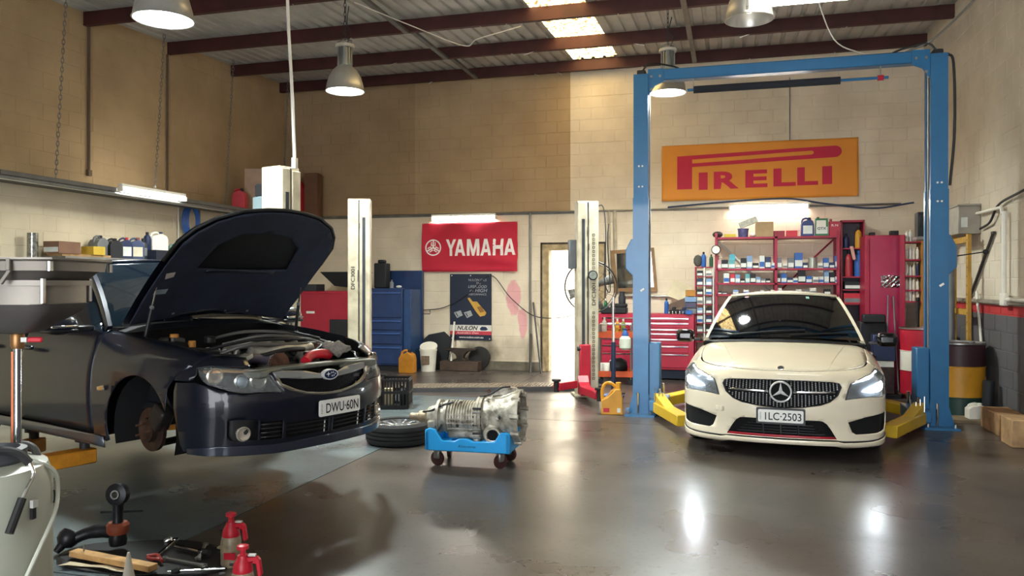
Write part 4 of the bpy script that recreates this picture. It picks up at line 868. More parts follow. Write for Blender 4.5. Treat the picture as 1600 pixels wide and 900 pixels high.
for i in range(36):
    z = .25+i*.056
    if 1.20 < z < 1.62: continue
    if lad is None: lad = sq.build('stencilled_square', M_ink, c1, smooth=0); lad.location = (L+w*.25, -dep/2-.001, z)
    else: inst(lad, (L+w*.25, -dep/2-.001, z), parent=c1)
for s in (-1, 1):
    for k in range(5): z = random.uniform(.5, 2.4); MB().box((s*L+random.uniform(-.01, .01), -dep/2-.001, z), (.014, .003, random.uniform(.03, .16))).build('chip', M_chip, c1, smooth=0)
    ca = MB().bx(s*L-s*.13, s*L+s*.02, -dep/2-.09, -dep/2-.02, .12, .72).build('carriage', M_lred, c1, bevel=.012); MB().prx([(-.21, .06), (-.21, .30), (-.28, .22), (-.46, .16), (-.46, .06)], s*L-s*.16, s*L-s*.02).build('carriage_foot', M_lred, ca, smooth=0)
    MB().lathe([(.03, -.02), (.03, .03)], (s*L-s*.13, -dep/2-.06, .66), (-s, 0, 0), 10).build('knob', M_dark, ca)
for (x0, y0, x1, y1, zz) in ((L-.12, -.42, L-.02, -1.0, .14), (L-.22, -.30, L-.50, -.55, .20), (-L+.12, -.36, -L+.34, -.62, .30)):
    d = Vector((x1-x0, y1-y0, 0)); c = Vector(((x0+x1)/2, (y0+y1)/2, zz)); am = MB().box(tuple(c), (d.length, .12, .10), rz=math.atan2(d.y, d.x)).build('arm', M_lred, c1, bevel=.008)
    e_ = Vector((x1, y1, zz)); MB().lathe([(.035, -.07), (.035, .06), (.06, .07), (.06, .095)], tuple(e_), (0, 0, 1), 14).build('lifting_pad', M_dark, am)
MB().tube(spline([(L+.15, .02, 2.62), (L+.24, .02, 2.6), (L+.27, 0, 2.2), (L+.25, 0, 1.6), (L+.33, 0, 1.45), (L+.30, .03, 2.1), (L+.33, .1, 2.38)], 6), .008, 6).build('control_cable', M_dcable, c1)
MB().bx(L-.25, L-.15, -.05, .08, 1.75, 2.15).build('motor_box', mat('motor_grey', '6d7276', .5, .3), c1, bevel=.01)
gd = MB().lathe([(.06, 0), (.068, .012), (.068, .03), (.055, .035)], (L+.06, -dep/2-.002, 1.66), (0, -1, 0), 24).build('gauge', M_black, c1); MB().lathe([(.052, .034), (.052, .038)], (L+.06, -dep/2-.002, 1.66), (0, -1, 0), 24).build('gauge_face', mat('gauge_face', '8c9088', .4, var=.3, scale=40), gd)
# near lift that holds the hatchback
c2, L2, dep, w = cream_lift('cream two-post lift with amber arms holding up the dark hatchback', (-5.02, 4.02), (-4.20, 6.80), 2.67, w=.25, dep=.28)
for s in (-1, 1):
    for fx, fy in ((-.95, .30), (.95, .30)):
        p0 = Vector((s*(L2-.20), fx*.15, .26)); p1 = Vector((s*(.58), (-.16 if fx < 0 else .55), .26)); d = p1-p0
        am = MB().box(tuple((p0+p1)/2), (d.length+.12, .13, .11), rz=math.atan2(d.y, d.x)).build('arm', M_amber, c2, bevel=.008); MB().lathe([(.035, -.05), (.035, .10), (.065, .11), (.065, .145)], tuple(p1), (0, 0, 1), 14).build('lifting_pad', M_dark, am)
    MB().bx(s*L2-s*.17-.04, s*L2-s*.17+.04, -.2, .2, .1, 1.0).build('carriage', M_amber, c2, bevel=.01)
pu = MB().box((L2+.02, .27, 2.25), (.16, .16, .30)).build('power_unit', mat('blued_steel', '9db4bd', .25, .6, var=.1), c2, bevel=.01); MB().box((L2+.02, .27, 2.46), (.14, .14, .14)).build('motor', M_dark, pu, bevel=.02)
# ramp strip over the hoses between the posts
rs = thing('hose_ramp', 'low chequered steel ramp strip lying across the floor behind the gearbox', 'ramp', (-3.55, 10.98, 0), math.atan2(1.12, 3.1)); M_chq = mat('chequer_steel', '938879', .5, .5, var=.2)
MB().prx([(-.26, 0), (-.25, .055), (.25, .06), (.26, 0)], -1.95, 1.40).build('ramp_plate', mat('ramp_dark', '47464a', .55, .3, var=.2), rs, smooth=0)
MB().bx(-1.95, 1.40, -.22, .24, .058, .064).build('ramp_top', M_chq, rs, smooth=0); rib = None
for i in range(67):
    x = -1.92+i*.0492
    if rib is None: rib = MB().box((0, 0, 0), (.016, .34, .010), rz=R(-14)).build('tread_rib', M_chq, rs, smooth=0); rib.location = (x, 0, .067)
    else: inst(rib, (x, 0, .067), parent=rs)
# ================================================================== gearbox, dolly, wheel, crate
dl = thing('blue_dolly', 'bright blue plastic dolly on four castors under the gearbox', 'dolly', (-2.11, 6.44, 0), R(2)); M_cy = mat('cyan_plastic', '1f9be0', .4, var=.05)
side = [(-.37, .14), (.37, .14), (.37, .30), (.33, .31), (.28, .305), (.235, .235), (.05, .225), (.0, .245), (-.07, .245), (-.115, .225), (-.22, .225), (-.275, .31), (-.33, .325), (-.37, .31)]
for y in (-.20, .20): w_ = MB().pry(side, y-.02, y+.02).build('side_rail', M_cy, dl, bevel=.008)
end = [(-.22, .14), (.22, .14), (.22, .30), (.14, .30), (.11, .24), (-.11, .24), (-.14, .30), (-.22, .30)]
for x in (-.35, .35): MB().prx(end, x-.02, x+.02).build('end_rail', M_cy, dl, bevel=.008)
MB().bx(-.36, .36, -.21, .21, .135, .17).build('deck', M_cy, dl, bevel=.006); MB().box((-.12, .10, .21), (.24, .10, .08)).build('cradle', M_cy, dl, bevel=.02, seg=2)
lettering('maker_mark', 'Kincrome', .15, .022, M_ink, dl, lambda a, b, d: (a, -.2205-d, .185+b), shear=.3)
for x, y, r_ in ((-.28, -.15, 15), (.27, -.15, -50), (-.27, .15, 80), (.28, .15, 20)):
    c = MB().lathe([(.058, -.016), (.062, -.008), (.062, .008), (.058, .016), (.02, .018)], (x, y, .062), (math.sin(R(r_)), math.cos(R(r_)), 0), 24).build('castor_wheel', mat('castor_red', '3d2220', .5, var=.2), dl)
    MB().box((x, y, .10), (.06, .052, .085), rz=-R(r_)).build('castor_fork', M_steel, dl, bevel=.01)
gb = thing('gearbox', 'grey cast alloy gearbox lying on the blue dolly', 'gearbox', (-2.11, 6.44, .23), R(3)); M_al = mat('grimy_alloy', 'b9b4a6', .45, .4, var=.3, scale=16, var2='746e63', bump=.3, bscale=50)
X = (1, 0, .02)
mc = MB().lathe([(.085, -.40), (.10, -.36), (.115, -.30), (.125, -.28), (.13, -.20), (.135, .0), (.14, .06)], (0, 0, .165), X, 28).build('main_case', M_al, gb)
MB().lathe([(.022, -.58), (.03, -.57), (.03, -.50), (.05, -.49), (.055, -.43), (.085, -.40)], (0, 0, .165), X, 20).build('tail_housing', mat('tan_alloy', 'a09078', .5, .5, var=.3, scale=20), gb)
for k, (x, r) in enumerate(((-.30, .145), (-.23, .142), (.055, .178), (.085, .185))): MB().lathe([(r, -.012), (r, .012)], (x, 0, .165+.0), X, 30).build('flange', M_al, gb)
bh = MB().lathe([(.15, .09), (.165, .16), (.19, .26), (.215, .34), (.225, .38), (.225, .42), (.205, .42), (.195, .36), (.17, .26), (.10, .20)], (0, 0, .18), X, 34).build('bell_housing', M_al, gb)
MB().lathe([(.05, .20), (.05, .30), (.03, .33), (.03, .41)], (0, 0, .18), X, 18).build('input_shaft', M_steel, bh)
for i in range(9):
    a = 2*math.pi*i/9+.2; c, s = math.cos(a), math.sin(a); MB().cyl((.36, c*.215, .18+s*.215), (.43, c*.215, .18+s*.215), .022, 10).build('bolt_lug', M_al, bh)
for i in range(10):
    x = -.20+i*.024
    MB().tube([(x, .135*math.cos(t), .165+.135*math.sin(t)) for t in np.linspace(R(35), R(250), 16)], .009, 5).build('case_rib', M_al, mc)
for z in (.08, .13, .165, .20): y = -math.sqrt(max(.0, .137**2-(z-.165)**2)); MB().box((-.08, y, z), (.26, .02, .010)).build('long_rib', M_al, mc)
MB().box((-.08, 0, .03), (.26, .20, .07)).build('sump', M_al, gb, bevel=.02, seg=2); MB().box((-.34, -.10, .11), (.08, .07, .07)).build('mount_lug', M_al, gb, bevel=.012)
MB().bx(.03, .09, -.16, .16, -.03, .10).build('center_web', M_al, gb, bevel=.02, seg=2)
for i in range(8): MB().cyl((.03, -.165, .02+i*.035), (.10, -.165, .02+i*.035), .009, 8).build('bolt', M_dark if i % 2 else M_steel, gb)
do = MB().lathe([(.085, -.06), (.085, .02), (.07, .04), (.065, .075)], (.20, -.13, .055), (.15, -1, -.05), 26).build('diff_output', M_al, gb); MB().lathe([(.052, .07), (.052, .082), (.04, .076)], (.20, -.13, .055), (.15, -1, -.05), 24).build('seal_ring', M_chrome, do); MB().lathe([(.042, .07), (.042, .08)], (.20, -.13, .055), (.15, -1, -.05), 20).build('output_bore', M_void, do)
for i in range(6): MB().box((.13+.02*i, -.12, .12-.003*i), (.008, .09, .06), rx=R(20)).build('diff_rib', M_al, do)
MB().add([(.16, -.06, .36), (.27, -.03, .43), (.36, -.03, .425), (.40, -.02, .38), (.36, -.04, .36), (.26, -.05, .37)]+[(.16, .06, .36), (.27, .05, .43), (.36, .05, .425), (.40, .06, .38), (.36, .06, .36), (.26, .06, .37)], [(0, 1, 2, 3, 4, 5), (11, 10, 9, 8, 7, 6)]+[(i, (i+1) % 6, (i+1) % 6+6, i+6) for i in range(6)]).build('starter_bracket', M_al, gb, smooth=0)
MB().tube(spline([(.06, -.05, .35), (.12, -.05, .36), (.17, -.05, .38), (.25, -.05, .43), (.33, -.05, .44)], 5), .007, 6).build('breather_hose', M_hose, gb)
MB().lathe([(.012, -.006), (.018, 0), (.012, .006), (.006, 0)], (.14, -.05, .40), (0, 1, 0), 14, ring=True).build('lifting_eye', M_rust, gb)
MB().tube([(-.33, -.16, -.02), (-.24, -.17, .12)], .009, 6).build('lever', M_dark, gb); MB().tube(spline([(-.45, -.03, .20), (-.36, -.08, .22), (-.26, -.09, .27), (-.16, -.08, .30)], 5), .009, 6).build('wiring_loom', M_hose, gb)
random.seed(5)
for i in range(16): x = random.uniform(-.28, .30); a = R(random.uniform(60, 210)); r = .14 if x < .1 else .185; MB().lathe([(.012, -.01), (.014, .012), (.008, .018)], (x, r*math.cos(a), .17+r*math.sin(a)), (0, math.cos(a), math.sin(a)), 8).build('plug', random.choice((M_al, M_steel, M_dark)), gb)
# loose wheel lying flat
wh = thing('road_tyre', 'car wheel with silver spokes lying flat beside the dolly', 'wheel', (-3.10, 7.10, 0), R(20))
MB().lathe([(.215, .01), (.27, .0), (.305, .02), (.315, .045), (.315, .062), (.300, .064), (.300, .072), (.316, .074), (.316, .098), (.300, .100), (.300, .108), (.316, .110), (.316, .134), (.300, .136), (.300, .144), (.315, .146), (.315, .160), (.305, .185), (.27, .205), (.22, .20), (.21, .10)], n=44, ring=True).build('tyre', M_tyre, wh)
MB().lathe([(.218, .02), (.222, .185), (.205, .192), (.195, .165), (.19, .03)], n=36, ring=True).build('rim', M_alloy, wh); MB().lathe([(.055, .10), (.055, .165), (.03, .175)], n=18).build('hub', M_alloy, wh); MB().lathe([(.2, .04), (.01, .04)], n=24).build('rim_barrel', M_dark, wh)
sp = None
for i in range(10):
    if sp is None: sp = MB().box((.125, 0, .165), (.16, .026, .03), ry=R(-4)).build('spoke', M_alloy, wh, bevel=.006)
    else: inst(sp, (0, 0, 0), (0, 0, 2*math.pi*i/10+(.1 if i % 2 else 0)), wh)
# crate of odds and ends
cr = thing('plastic_crate', 'black slatted plastic crate standing beside the hatchback nose', 'crate', (-4.02, 9.12, 0), R(15)); M_crate = mat('crate_black', '17181b', .5, var=.1)
W, D, Hh = .36, .36, .36
MB().bx(-W/2, W/2, -D/2, D/2, .0, .02).build('bottom', M_crate, cr)
for s in (-1, 1):
    for z in (.02, .19, .34): MB().bx(-W/2, W/2, s*D/2-.012, s*D/2+.012, z, z+.03).build('rail', M_crate, cr); MB().bx(s*W/2-.012, s*W/2+.012, -D/2, D/2, z, z+.03).build('rail', M_crate, cr)
    for i in range(9): x = -W/2+.02+i*(W-.04)/8; MB().bx(x-.007, x+.007, s*D/2-.008, s*D/2+.008, .02, .36).build('slat', M_crate, cr, smooth=0); MB().bx(s*W/2-.008, s*W/2+.008, x-.007, x+.007, .02, .36).build('slat', M_crate, cr, smooth=0)
tag(MB().box((-4.10, 9.08, .14), (.10, .08, .2), rz=.3).build('parts_carton', mat('pale_carton', 'b9ad90', .8), bevel=.004), 'small pale carton inside the black crate', 'box')
tag(MB().lathe([(.04, 0), (.045, .02), (.045, .18), (.02, .21), (.02, .24)], (-3.96, 9.2, .022), n=16).build('oil_bottle', M_dark), 'dark bottle inside the black crate', 'bottle')
# ================================================================== things along the walls
ORD = ['first', 'second', 'third', 'fourth', 'fifth', 'sixth', 'seventh', 'eighth', 'ninth', 'tenth', 'eleventh', 'twelfth', 'thirteenth', 'fourteenth', 'fifteenth', 'sixteenth', 'seventeenth', 'eighteenth', 'nineteenth', 'twentieth', 'twenty-first']
def one(name, mb, m, label, cat, group=None, **k): return tag(mb.build(name, m, **k), label, cat, group)
C_ = lambda n, c, r=.6, **k: mat(n, c, r, **k)
M_card = C_('cardboard', 'a58a66', .85); M_wht = C_('white_plastic', 'ddd9cc', .5, var=.06); M_rackred = C_('rack_red', '9c1f3c', .45, var=.12); M_navy = C_('navy_plastic', '1c2a4e', .45); M_mid = C_('mid_blue', '2f5fa8', .5); M_grn = C_('green_tin', '1f6a45', .45)
M_gold = C_('gold_plastic', 'cf9428', .4); M_lab = C_('label_white', 'd5d8d2', .6); M_redp = C_('red_plastic', 'c02433', .42); M_bk = C_('dull_black', '1b1d22', .6); M_wood = C_('pine_timber', 'a9865a', .75, var=.25, scale=14); M_grey = C_('mid_grey', '73767a', .6)
M_ltb = C_('pale_blue', '7f9cc0', .6); M_teal2 = C_('teal_print', '5fa3a8', .6); M_pink = C_('pinkish', 'c99aa0', .6)
def jug(name, label, loc, w, d, h, m, cap, lab=None, rz=0, cat='bottle', group=None, handle=True, print_=None):
    """moulded oil jug: shouldered body, side handle, cap, label"""
    t = thing(name, label, cat, loc, rz, group)
    pr = [(-w/2, 0), (w/2, 0), (w/2, h*.62), (w*.40, h*.80), (w*.12, h*.90), (w*.02, h*.90), (-w*.02, h*.86), (-w*.34, h*.80), (-w/2, h*.64)]
    MB().pry(pr, -d/2, d/2).build('body', m, t, bevel=min(w, d)*.12, seg=2)
    if handle: MB().tube(spline([(-w*.40, 0, h*.60), (-w*.40, 0, h*.86), (-w*.12, 0, h*.97), (w*.10, 0, h*.90)], 4), w*.075, 8).build('handle', m, t)
    MB().lathe([(w*.13, h*.88), (w*.13, h), (w*.10, h*1.01)], (w*.14, 0, 0), n=14).build('cap', cap, t)
    if lab: lb = MB().bx(-w*.36, w*.36, -d/2-.002, -d/2+.001, h*.12, h*.56).build('label_panel', lab, t); 
    if print_: lettering('print', print_, w*.55, h*.10, M_ink, t, lambda a, b, q: (a, -d/2-.0025-q, h*.36+b))
    return t
def bottle(name, label, loc, r, h, m, cap, group=None, band=None, cat='bottle'):
    t = thing(name, label, cat, loc, 0, group)
    MB().lathe([(r*.94, 0), (r, h*.03), (r, h*.66), (r*.8, h*.78), (r*.36, h*.86), (r*.36, h*.9)], n=16).build('body', m, t); MB().lathe([(r*.42, h*.87), (r*.42, h), (r*.36, h*1.01)], n=12).build('cap', cap, t)
    if band: MB().lathe([(r*1.01, h*.18), (r*1.015, h*.19), (r*1.015, h*.55), (r*1.01, h*.56)], n=16, ring=False).build('label_band', band, t)
    return t
def carton(name, label, c, s, m, lab, group=None, rz=0, cat='box'):
    """box standing on z = c[2]"""
    o = one(name, MB().bx(-s[0]/2, s[0]/2, -s[1]/2, s[1]/2, 0, s[2]), m, label, cat, group, bevel=.002); o.location = c; o.rotation_euler = (0, 0, rz)
    if lab: MB().bx(-s[0]*.46, s[0]*.46, -s[1]/2-.0015, -s[1]/2+.001, s[2]*.12, s[2]*.52).build('printed_panel', lab, o, smooth=0)
    return o
# banners and poster ------------------------------------------------
def cloth(label, cat, name, x0, x1, z0, z1, m, wav, y=YB-.03):
    t = thing(name, label, cat, ((x0+x1)/2, y, z0)); W, Hh = x1-x0, z1-z0
    def disp(a, b): return wav(a/W+.5, b/Hh)
    def fn(P, off=0): return np.stack([P[:, 0], -np.array([disp(a, b) for a, b in P])-off, P[:, 1]], 1)
    sheet([[(-W/2, 0), (W/2, 0), (W/2, Hh), (-W/2, Hh)]], fn, (.06, .05)).build('cloth', m, t, smooth=180, solid=.003)
    for s in (-1, 1):
        for z in (.01, Hh-.01): MB().lathe([(.008, -.01), (.008, .02)], (s*(W/2-.02), -.01, z), (0, -1, 0), 8).build('nail', M_steel, t)
    return t, W, Hh, fn
def print_on(t, loops, fn, m, nm='print', cell=.06): return sheet(loops, lambda P: fn(P, .004), cell).build(nm, m, t, smooth=0, fix=False)
def word_on(t, txt, cx, cz, w, h, fn, m, nm='lettering', cell=.03, **k):
    vs, fs = text_fit(txt, w, h, **k); P = np.array([(cx+a, cz+b) for a, b in vs]); bm = bmesh.new(); bv = [bm.verts.new((p[0], p[1], 0)) for p in P]
    for f in fs:
        try: bm.faces.new([bv[i] for i in f])
        except ValueError: pass
    for lo, hi, no in ((P[:, 0].min(), P[:, 0].max(), (1, 0, 0)), (P[:, 1].min(), P[:, 1].max(), (0, 1, 0))):
        q = lo+cell
        while q < hi: bmesh.ops.bisect_plane(bm, geom=bm.verts[:]+bm.edges[:]+bm.faces[:], plane_co=tuple(q*k_ for k_ in no), plane_no=no, dist=1e-6); q += cell
    bm.verts.index_update(); Q = fn(np.array([(v.co.x, v.co.y) for v in bm.verts]), .004); mb = MB(); mb.add([tuple(p) for p in Q], [tuple(v.index for v in f.verts) for f in bm.faces]); bm.free()
    return mb.build(nm, m, t, smooth=0, fix=False)
M_flag = mat('red_flag', 'c11f38', .7, var=.06, scale=3); M_prn = mat('white_print', 'efe6e2', .7, var=.04)
ya, W, Hh, fn = cloth('red cloth banner with bold white lettering under the batten light', 'banner', 'cloth_banner', -5.44, -3.625, 1.77, 2.655, M_flag,
    lambda u, v: .03+.02*math.sin(9*(u-.1)+5*v)*abs(u-.5)*2+.016*math.sin(26*(u*v)+3)*(1-v)+.014*math.sin(14*u-9*v)*u)
GL = dict(Y=[[(0, 1), (.27, 1), (.5, .62), (.73, 1), (1, 1), (.63, .42), (.63, 0), (.37, 0), (.37, .42)]], H=[[(0, 0), (.27, 0), (.27, .39), (.73, .39), (.73, 0), (1, 0), (1, 1), (.73, 1), (.73, .61), (.27, .61), (.27, 1), (0, 1)]],
    A=[[(0, 0), (.26, 0), (.33, .2), (.67, .2), (.74, 0), (1, 0), (.64, 1), (.36, 1)], [(.39, .39), (.5, .74), (.61, .39)]], M=[[(0, 0), (.22, 0), (.22, .62), (.41, 0), (.59, 0), (.78, .62), (.78, 0), (1, 0), (1, 1), (.71, 1), (.5, .36), (.29, 1), (0, 1)]])
for ch, x0, x1 in (('Y', -.44, -.245), ('A', -.27, -.065), ('M', -.035, .20), ('A', .22, .425), ('H', .455, .65), ('A', .665, .87)): print_on(ya, [[(x0+(x1-x0)*a, .285+.30*b) for a, b in lp] for lp in GL[ch]], fn, M_prn, 'letter', .05)
def ringpts(cx, cz, r, n=32): return [(cx+r*math.cos(2*math.pi*i/n), cz+r*math.sin(2*math.pi*i/n)) for i in range(n)]
print_on(ya, [ringpts(-.685, .44, .15), ringpts(-.685, .44, .127)], fn, M_prn, 'ring_mark')
for k in range(3):
    a = R(90+120*k); c, s = math.cos(a), math.sin(a); pt = lambda r, w: (-.685+c*r-s*w, .44+s*r+c*w)
    print_on(ya, [[pt(-.02, -.012), pt(.128, -.012), pt(.128, .012), pt(-.02, .012)]], fn, M_prn, 'tuning_fork_mark')
    for w in (-.036, .036): print_on(ya, [[pt(.03, w-.009), pt(.10, w-.009), pt(.10, w+.009), pt(.03, w+.009)]], fn, M_prn, 'tuning_fork_mark')
    print_on(ya, [[pt(.03, -.045), pt(.045, -.045), pt(.045, .045), pt(.03, .045)]], fn, M_prn, 'tuning_fork_mark')
M_or = mat('orange_flag', 'dc8e2e', .65, var=.06, scale=2); M_cr = mat('crimson_print', 'c02040', .65, var=.05)
pi, W, Hh, fn = cloth('orange banner with long crimson lettering high between the blue posts', 'banner', 'sponsor_banner', -1.10, 1.98, 2.94, 3.876, M_or, lambda u, v: .012+.006*math.sin(7*u+4*v)+.004*math.sin(16*u-3*v))
ph = lambda pts: [(-1.54+a*3.08, b*.936) for a, b in pts]
n_ = 10; rr = .098
cap_o = [(.868+.022*math.cos(t), .755+.085*math.sin(t)) for t in np.linspace(-math.pi/2, math.pi/2, n_)]
print_on(pi, [ph([(.083, .205), (.163, .205), (.163, .60)]+[(.875, .675)]+[(.888+.032*math.cos(t), .775+.1*math.sin(t)) for t in np.linspace(-math.pi/2+.1, math.pi/2, n_)]+[(.083, .80)]),
    ph([(.163, .665), (.765, .735)]+[(.772+.012*math.cos(t), .77+.033*math.sin(t)) for t in np.linspace(-math.pi/2, math.pi/2, 6)]+[(.163, .735)])], fn, M_cr, 'long_letter_p')
for ch, a0, a1 in (('I', .198, .245), ('R', .277, .408), ('E', .440, .553), ('L', .583, .695), ('L', .702, .805), ('I', .825, .873)):
    w_ = (a1-a0)*3.08; word_on(pi, ch, -1.54+(a0+a1)/2*3.08, (.355+.05*((a0+a1)/2-.5))*.936, w_, .29, fn, M_cr, 'letter', bold=.04)
po = thing('oil_poster', 'dark blue oil poster with a gold bottle below the red banner', 'poster', (-4.51, YB-.02, .527)); W, Hh = .79, 1.2
MB().bx(-W/2, W/2, -.006, .0, 0, Hh).build('poster_sheet', C_('poster_navy', '172036', .5, var=.08), po); fp = lambda P, off=0: np.stack([P[:, 0], 0*P[:, 0]-.0062-off*.15, P[:, 1]], 1)
print_on(po, [[(-W/2, .165), (W/2, .165), (W/2, .275), (-W/2, .275)]], fp, C_('poster_white', 'd9d6d0', .5), 'name_band'); print_on(po, [[(-W/2, .10), (W/2, .10), (W/2, .165), (-W/2, .165)]], fp, C_('poster_red', 'c23a48', .5), 'red_band')
f2 = lambda P, off=0: fp(P, off*2); M_pale = C_('poster_pale', 'a9aab0', .5)
word_on(po, 'NULON', -.06, .222, .40, .075, f2, M_ink, bold=.03, shear=.3); word_on(po, "Australia's Own", -.06, .135, .42, .035, f2, M_prn, shear=.3); word_on(po, 'www.nulon.com.au', .01, .055, .46, .035, f2, M_prn, bold=.01)
word_on(po, 'NULON OILS', .13, 1.09, .34, .042, f2, M_pale); word_on(po, 'The', .15, 1.03, .09, .04, f2, M_pale, shear=.3); word_on(po, 'LIFEBLOOD', .13, .97, .35, .048, f2, M_pale, shear=.2); word_on(po, 'of HIGH', .15, .90, .33, .06, f2, M_pale, shear=.2); word_on(po, 'PERFORMANCE', .13, .83, .34, .035, f2, M_pale)
bt = lambda pts: [(.02+a*.8*math.cos(-.6)-b*math.sin(-.6)*.8*-1*0+b*.45, .46+b*.8-a*.45) for a, b in pts]
print_on(po, [[(-.06, .76), (-.02, .77), (.04, .70), (.12, .70), (.30, .50), (.27, .45), (.18, .43), (.10, .52), (.02, .64)]], fp, C_('poster_gold', 'c99a3f', .5), 'gold_bottle'); print_on(po, [[(.12, .60), (.20, .62), (.26, .52), (.18, .50)]], f2, C_('poster_amber', '8d5f2a', .5), 'bottle_label')
for dx in (-.32, -.13): print_on(po, [[(dx, .50), (dx+.13, .54), (dx+.17, .45), (dx+.06, .40)]], fp, C_('poster_silver', 'a7a9aa', .4, var=.3, scale=60), 'piston'); print_on(po, [[(dx+.03, .49), (dx+.045, .495), (dx+.085, .43), (dx+.07, .425)]], f2, M_ink, 'piston_gap')
print_on(po, [[(.17, .205), (.21, .25), (.29, .245), (.33, .20), (.29, .18), (.2, .18)]], f2, M_navy, 'map_mark')
for s in (-1, 0, 1):
    for z in ((.03, Hh-.03) if s else (Hh-.03,)): MB().lathe([(.010, 0), (.010, .004)], (s*.36, -.006, z), (0, -1, 0), 8).build('pin', M_prn, po)
# services on the walls ---------------------------------------------
one('conduit_run', MB().tube([(-8.15, YB-.03, 2.82), (-2.4, YB-.03, 2.81), (2.6, YB-.03, 2.80)], .018, 8).tube([(-8.15, YB-.02, 2.79), (-2.4, YB-.02, 2.785)], .012, 6), M_steel, 'thin steel conduit running along the back wall at batten height', 'conduit')
one('conduit_run', MB().tube([(XL+.03, 8.69, 5.0), (XL+.03, 8.69, 3.05)], .018, 8).box((XL+.035, 8.69, 3.03), (.04, .06, .08)), C_('brown_conduit', '5a4838', .6), 'dark vertical conduit with a switch box, nearer one on the left wall', 'conduit')
one('conduit_run', MB().tube([(XL+.03, 10.22, 5.05), (XL+.03, 10.22, 2.85)], .016, 8), C_('brown_conduit', '5a4838', .6), 'dark vertical conduit on the left wall above the batten light', 'conduit')
one('conduit_run', MB().tube([(XL+.03, 10.98, 2.78), (XL+.03, 10.98, 1.9)], .016, 8).box((XL+.03, 10.98, 2.4), (.04, .05, .06)), M_steel, 'grey vertical conduit just right of the coiled blue hose', 'conduit')
one('conduit_run', MB().tube([(XL+.03, 10.47, 2.78), (XL+.03, 10.47, 1.7)], .014, 8), M_wht, 'white vertical conduit just left of the coiled blue hose', 'conduit')
one('conduit_run', MB().tube([(-3.40, YB-.02, 2.80), (-3.40, YB-.02, 0.02)], .022, 8), M_steel, 'grey vertical pipe beside the door frame', 'pipe')
one('conduit_run', MB().tube([(-1.90, YB-.03, 2.80), (-1.88, YB-.03, 1.5)], .03, 8).tube([(-2.0, YB-.03, 2.80), (-1.98, YB-.03, 1.5)], .02, 8), M_cream, 'pair of cream service pipes behind the fan', 'pipe')
one('conduit_run', MB().tube([(.95, YB-.02, 4.9), (.95, YB-.02, 2.95)], .008, 6), M_grey, 'thin grey conduit down the wall above the orange banner', 'conduit')
hz_ = thing('blue_hose', 'coil of blue air hose hanging on the left wall', 'hose', (XL+.06, 10.69, 2.14)); mh = C_('hose_blue', '2a5fae', .4, var=.08)
for k in range(5): MB().tube([(.01*k, .17*math.cos(t)*(1-.05*k)+.015*k, .40-.0*k+.24*math.sin(t)) for t in np.linspace(0, 2*math.pi, 24)[:-1]], .011, 6, closed=True).build('loop', mh, hz_)
MB().tube(spline([(.02, -.02, .17), (.02, .03, .0), (.02, .10, -.18), (.02, .12, -.45)], 6), .014, 6).build('tail', mh, hz_); MB().tube([(-.05, 0, .62), (.06, 0, .62)], .01, 6).build('hook', M_steel, hz_)
# hanging shelf on chains along the left wall
pk = thing('hanging_shelf', 'long grey board shelf hung on chains along the left wall', 'shelf', (-7.95, 10.2, 2.74))
MB().bx(-.33, .30, -3.4, 3.2, 0, .05).build('board', C_('grey_board', '5f5a54', .7, var=.15), pk); MB().tube([(.27, -3.4, -.02), (.27, 3.2, -.02)], .02, 8).build('front_rail', M_steel, pk); MB().tube([(.20, -3.4, -.03), (.20, 3.2, -.03)], .014, 8).build('cable', M_wht, pk)
for y, lean in ((7.58, .05), (9.25, .06), (10.85, .06), (12.5, .05)): link(None, (.25, y-10.2, .05), (.25+lean, y-10.2+lean*2, zroof(y)-2.74+.02), 'chain', M_steel, .016, .055, pk)
# things on the hanging shelf
zt = 2.79
jug('jerry_can', 'red can at the end of the hanging shelf left of the cream post', (-7.85, 11.45, zt), .22, .2, .34, M_redp, M_bk, rz=R(20), cat='can')
carton('storage_tub', 'pale pinkish tub on the hanging shelf beside the cream post', (-7.85, 11.95, zt+.0), (.34, .3, .72), C_('pinkish_tub', 'b79a85', .6), None, rz=R(15), cat='tub')
jug('jerry_can', 'red and black canister high in the corner right of the cream post', (-7.78, 13.05, zt), .30, .26, .80, C_('canister_red', 'b5202f', .45), M_bk, M_bk, rz=R(8), cat='can')
carton('storage_tub', 'brown box with a yellow strip high in the corner', (-7.60, 13.25, zt), (.26, .2, .82), C_('brown_box', '6b4a35', .7), None, rz=R(8)).location.x = -7.52
one('yellow_level', MB().box((-7.66, 12.9, zt+.40), (.05, .04, .80)), C_('yellow_paint', 'c99a2e', .5), 'yellow level standing against the brown corner box', 'level', bevel=.004)
one('drop_cord', MB().tube(spline([(-4.10, 6.75, 4.92), (-4.10, 6.75, 4.2), (-4.06, 6.75, 3.5), (-4.03, 6.76, 2.72)], 8), .016, 8).box((-4.03, 6.76, 2.70), (.04, .05, .10)), M_cable, 'thick white cord dropping from the roof to the near cream post', 'cord')
def cable(name, label, pts, m=M_cable, r=.007): return one(name, MB().tube(spline(pts, 7), r, 6), m, label, 'cable')
cable('roof_cable', 'white cable sagging along the purlins right of the hanging lamp', [(-4.4, 8.75, 4.97), (-4.0, 9.5, 4.9), (-3.5, 10.22, 4.80), (-3.3, 10.23, 4.88), (-2.7, 10.24, 5.0)])
cable('roof_cable', 'cable drooping from the roof to the blue overhead beam', [(.6, 8.5, 4.98), (.85, 8.9, 4.7), (1.1, 9.2, 4.2), (1.45, 9.40, 4.06)])
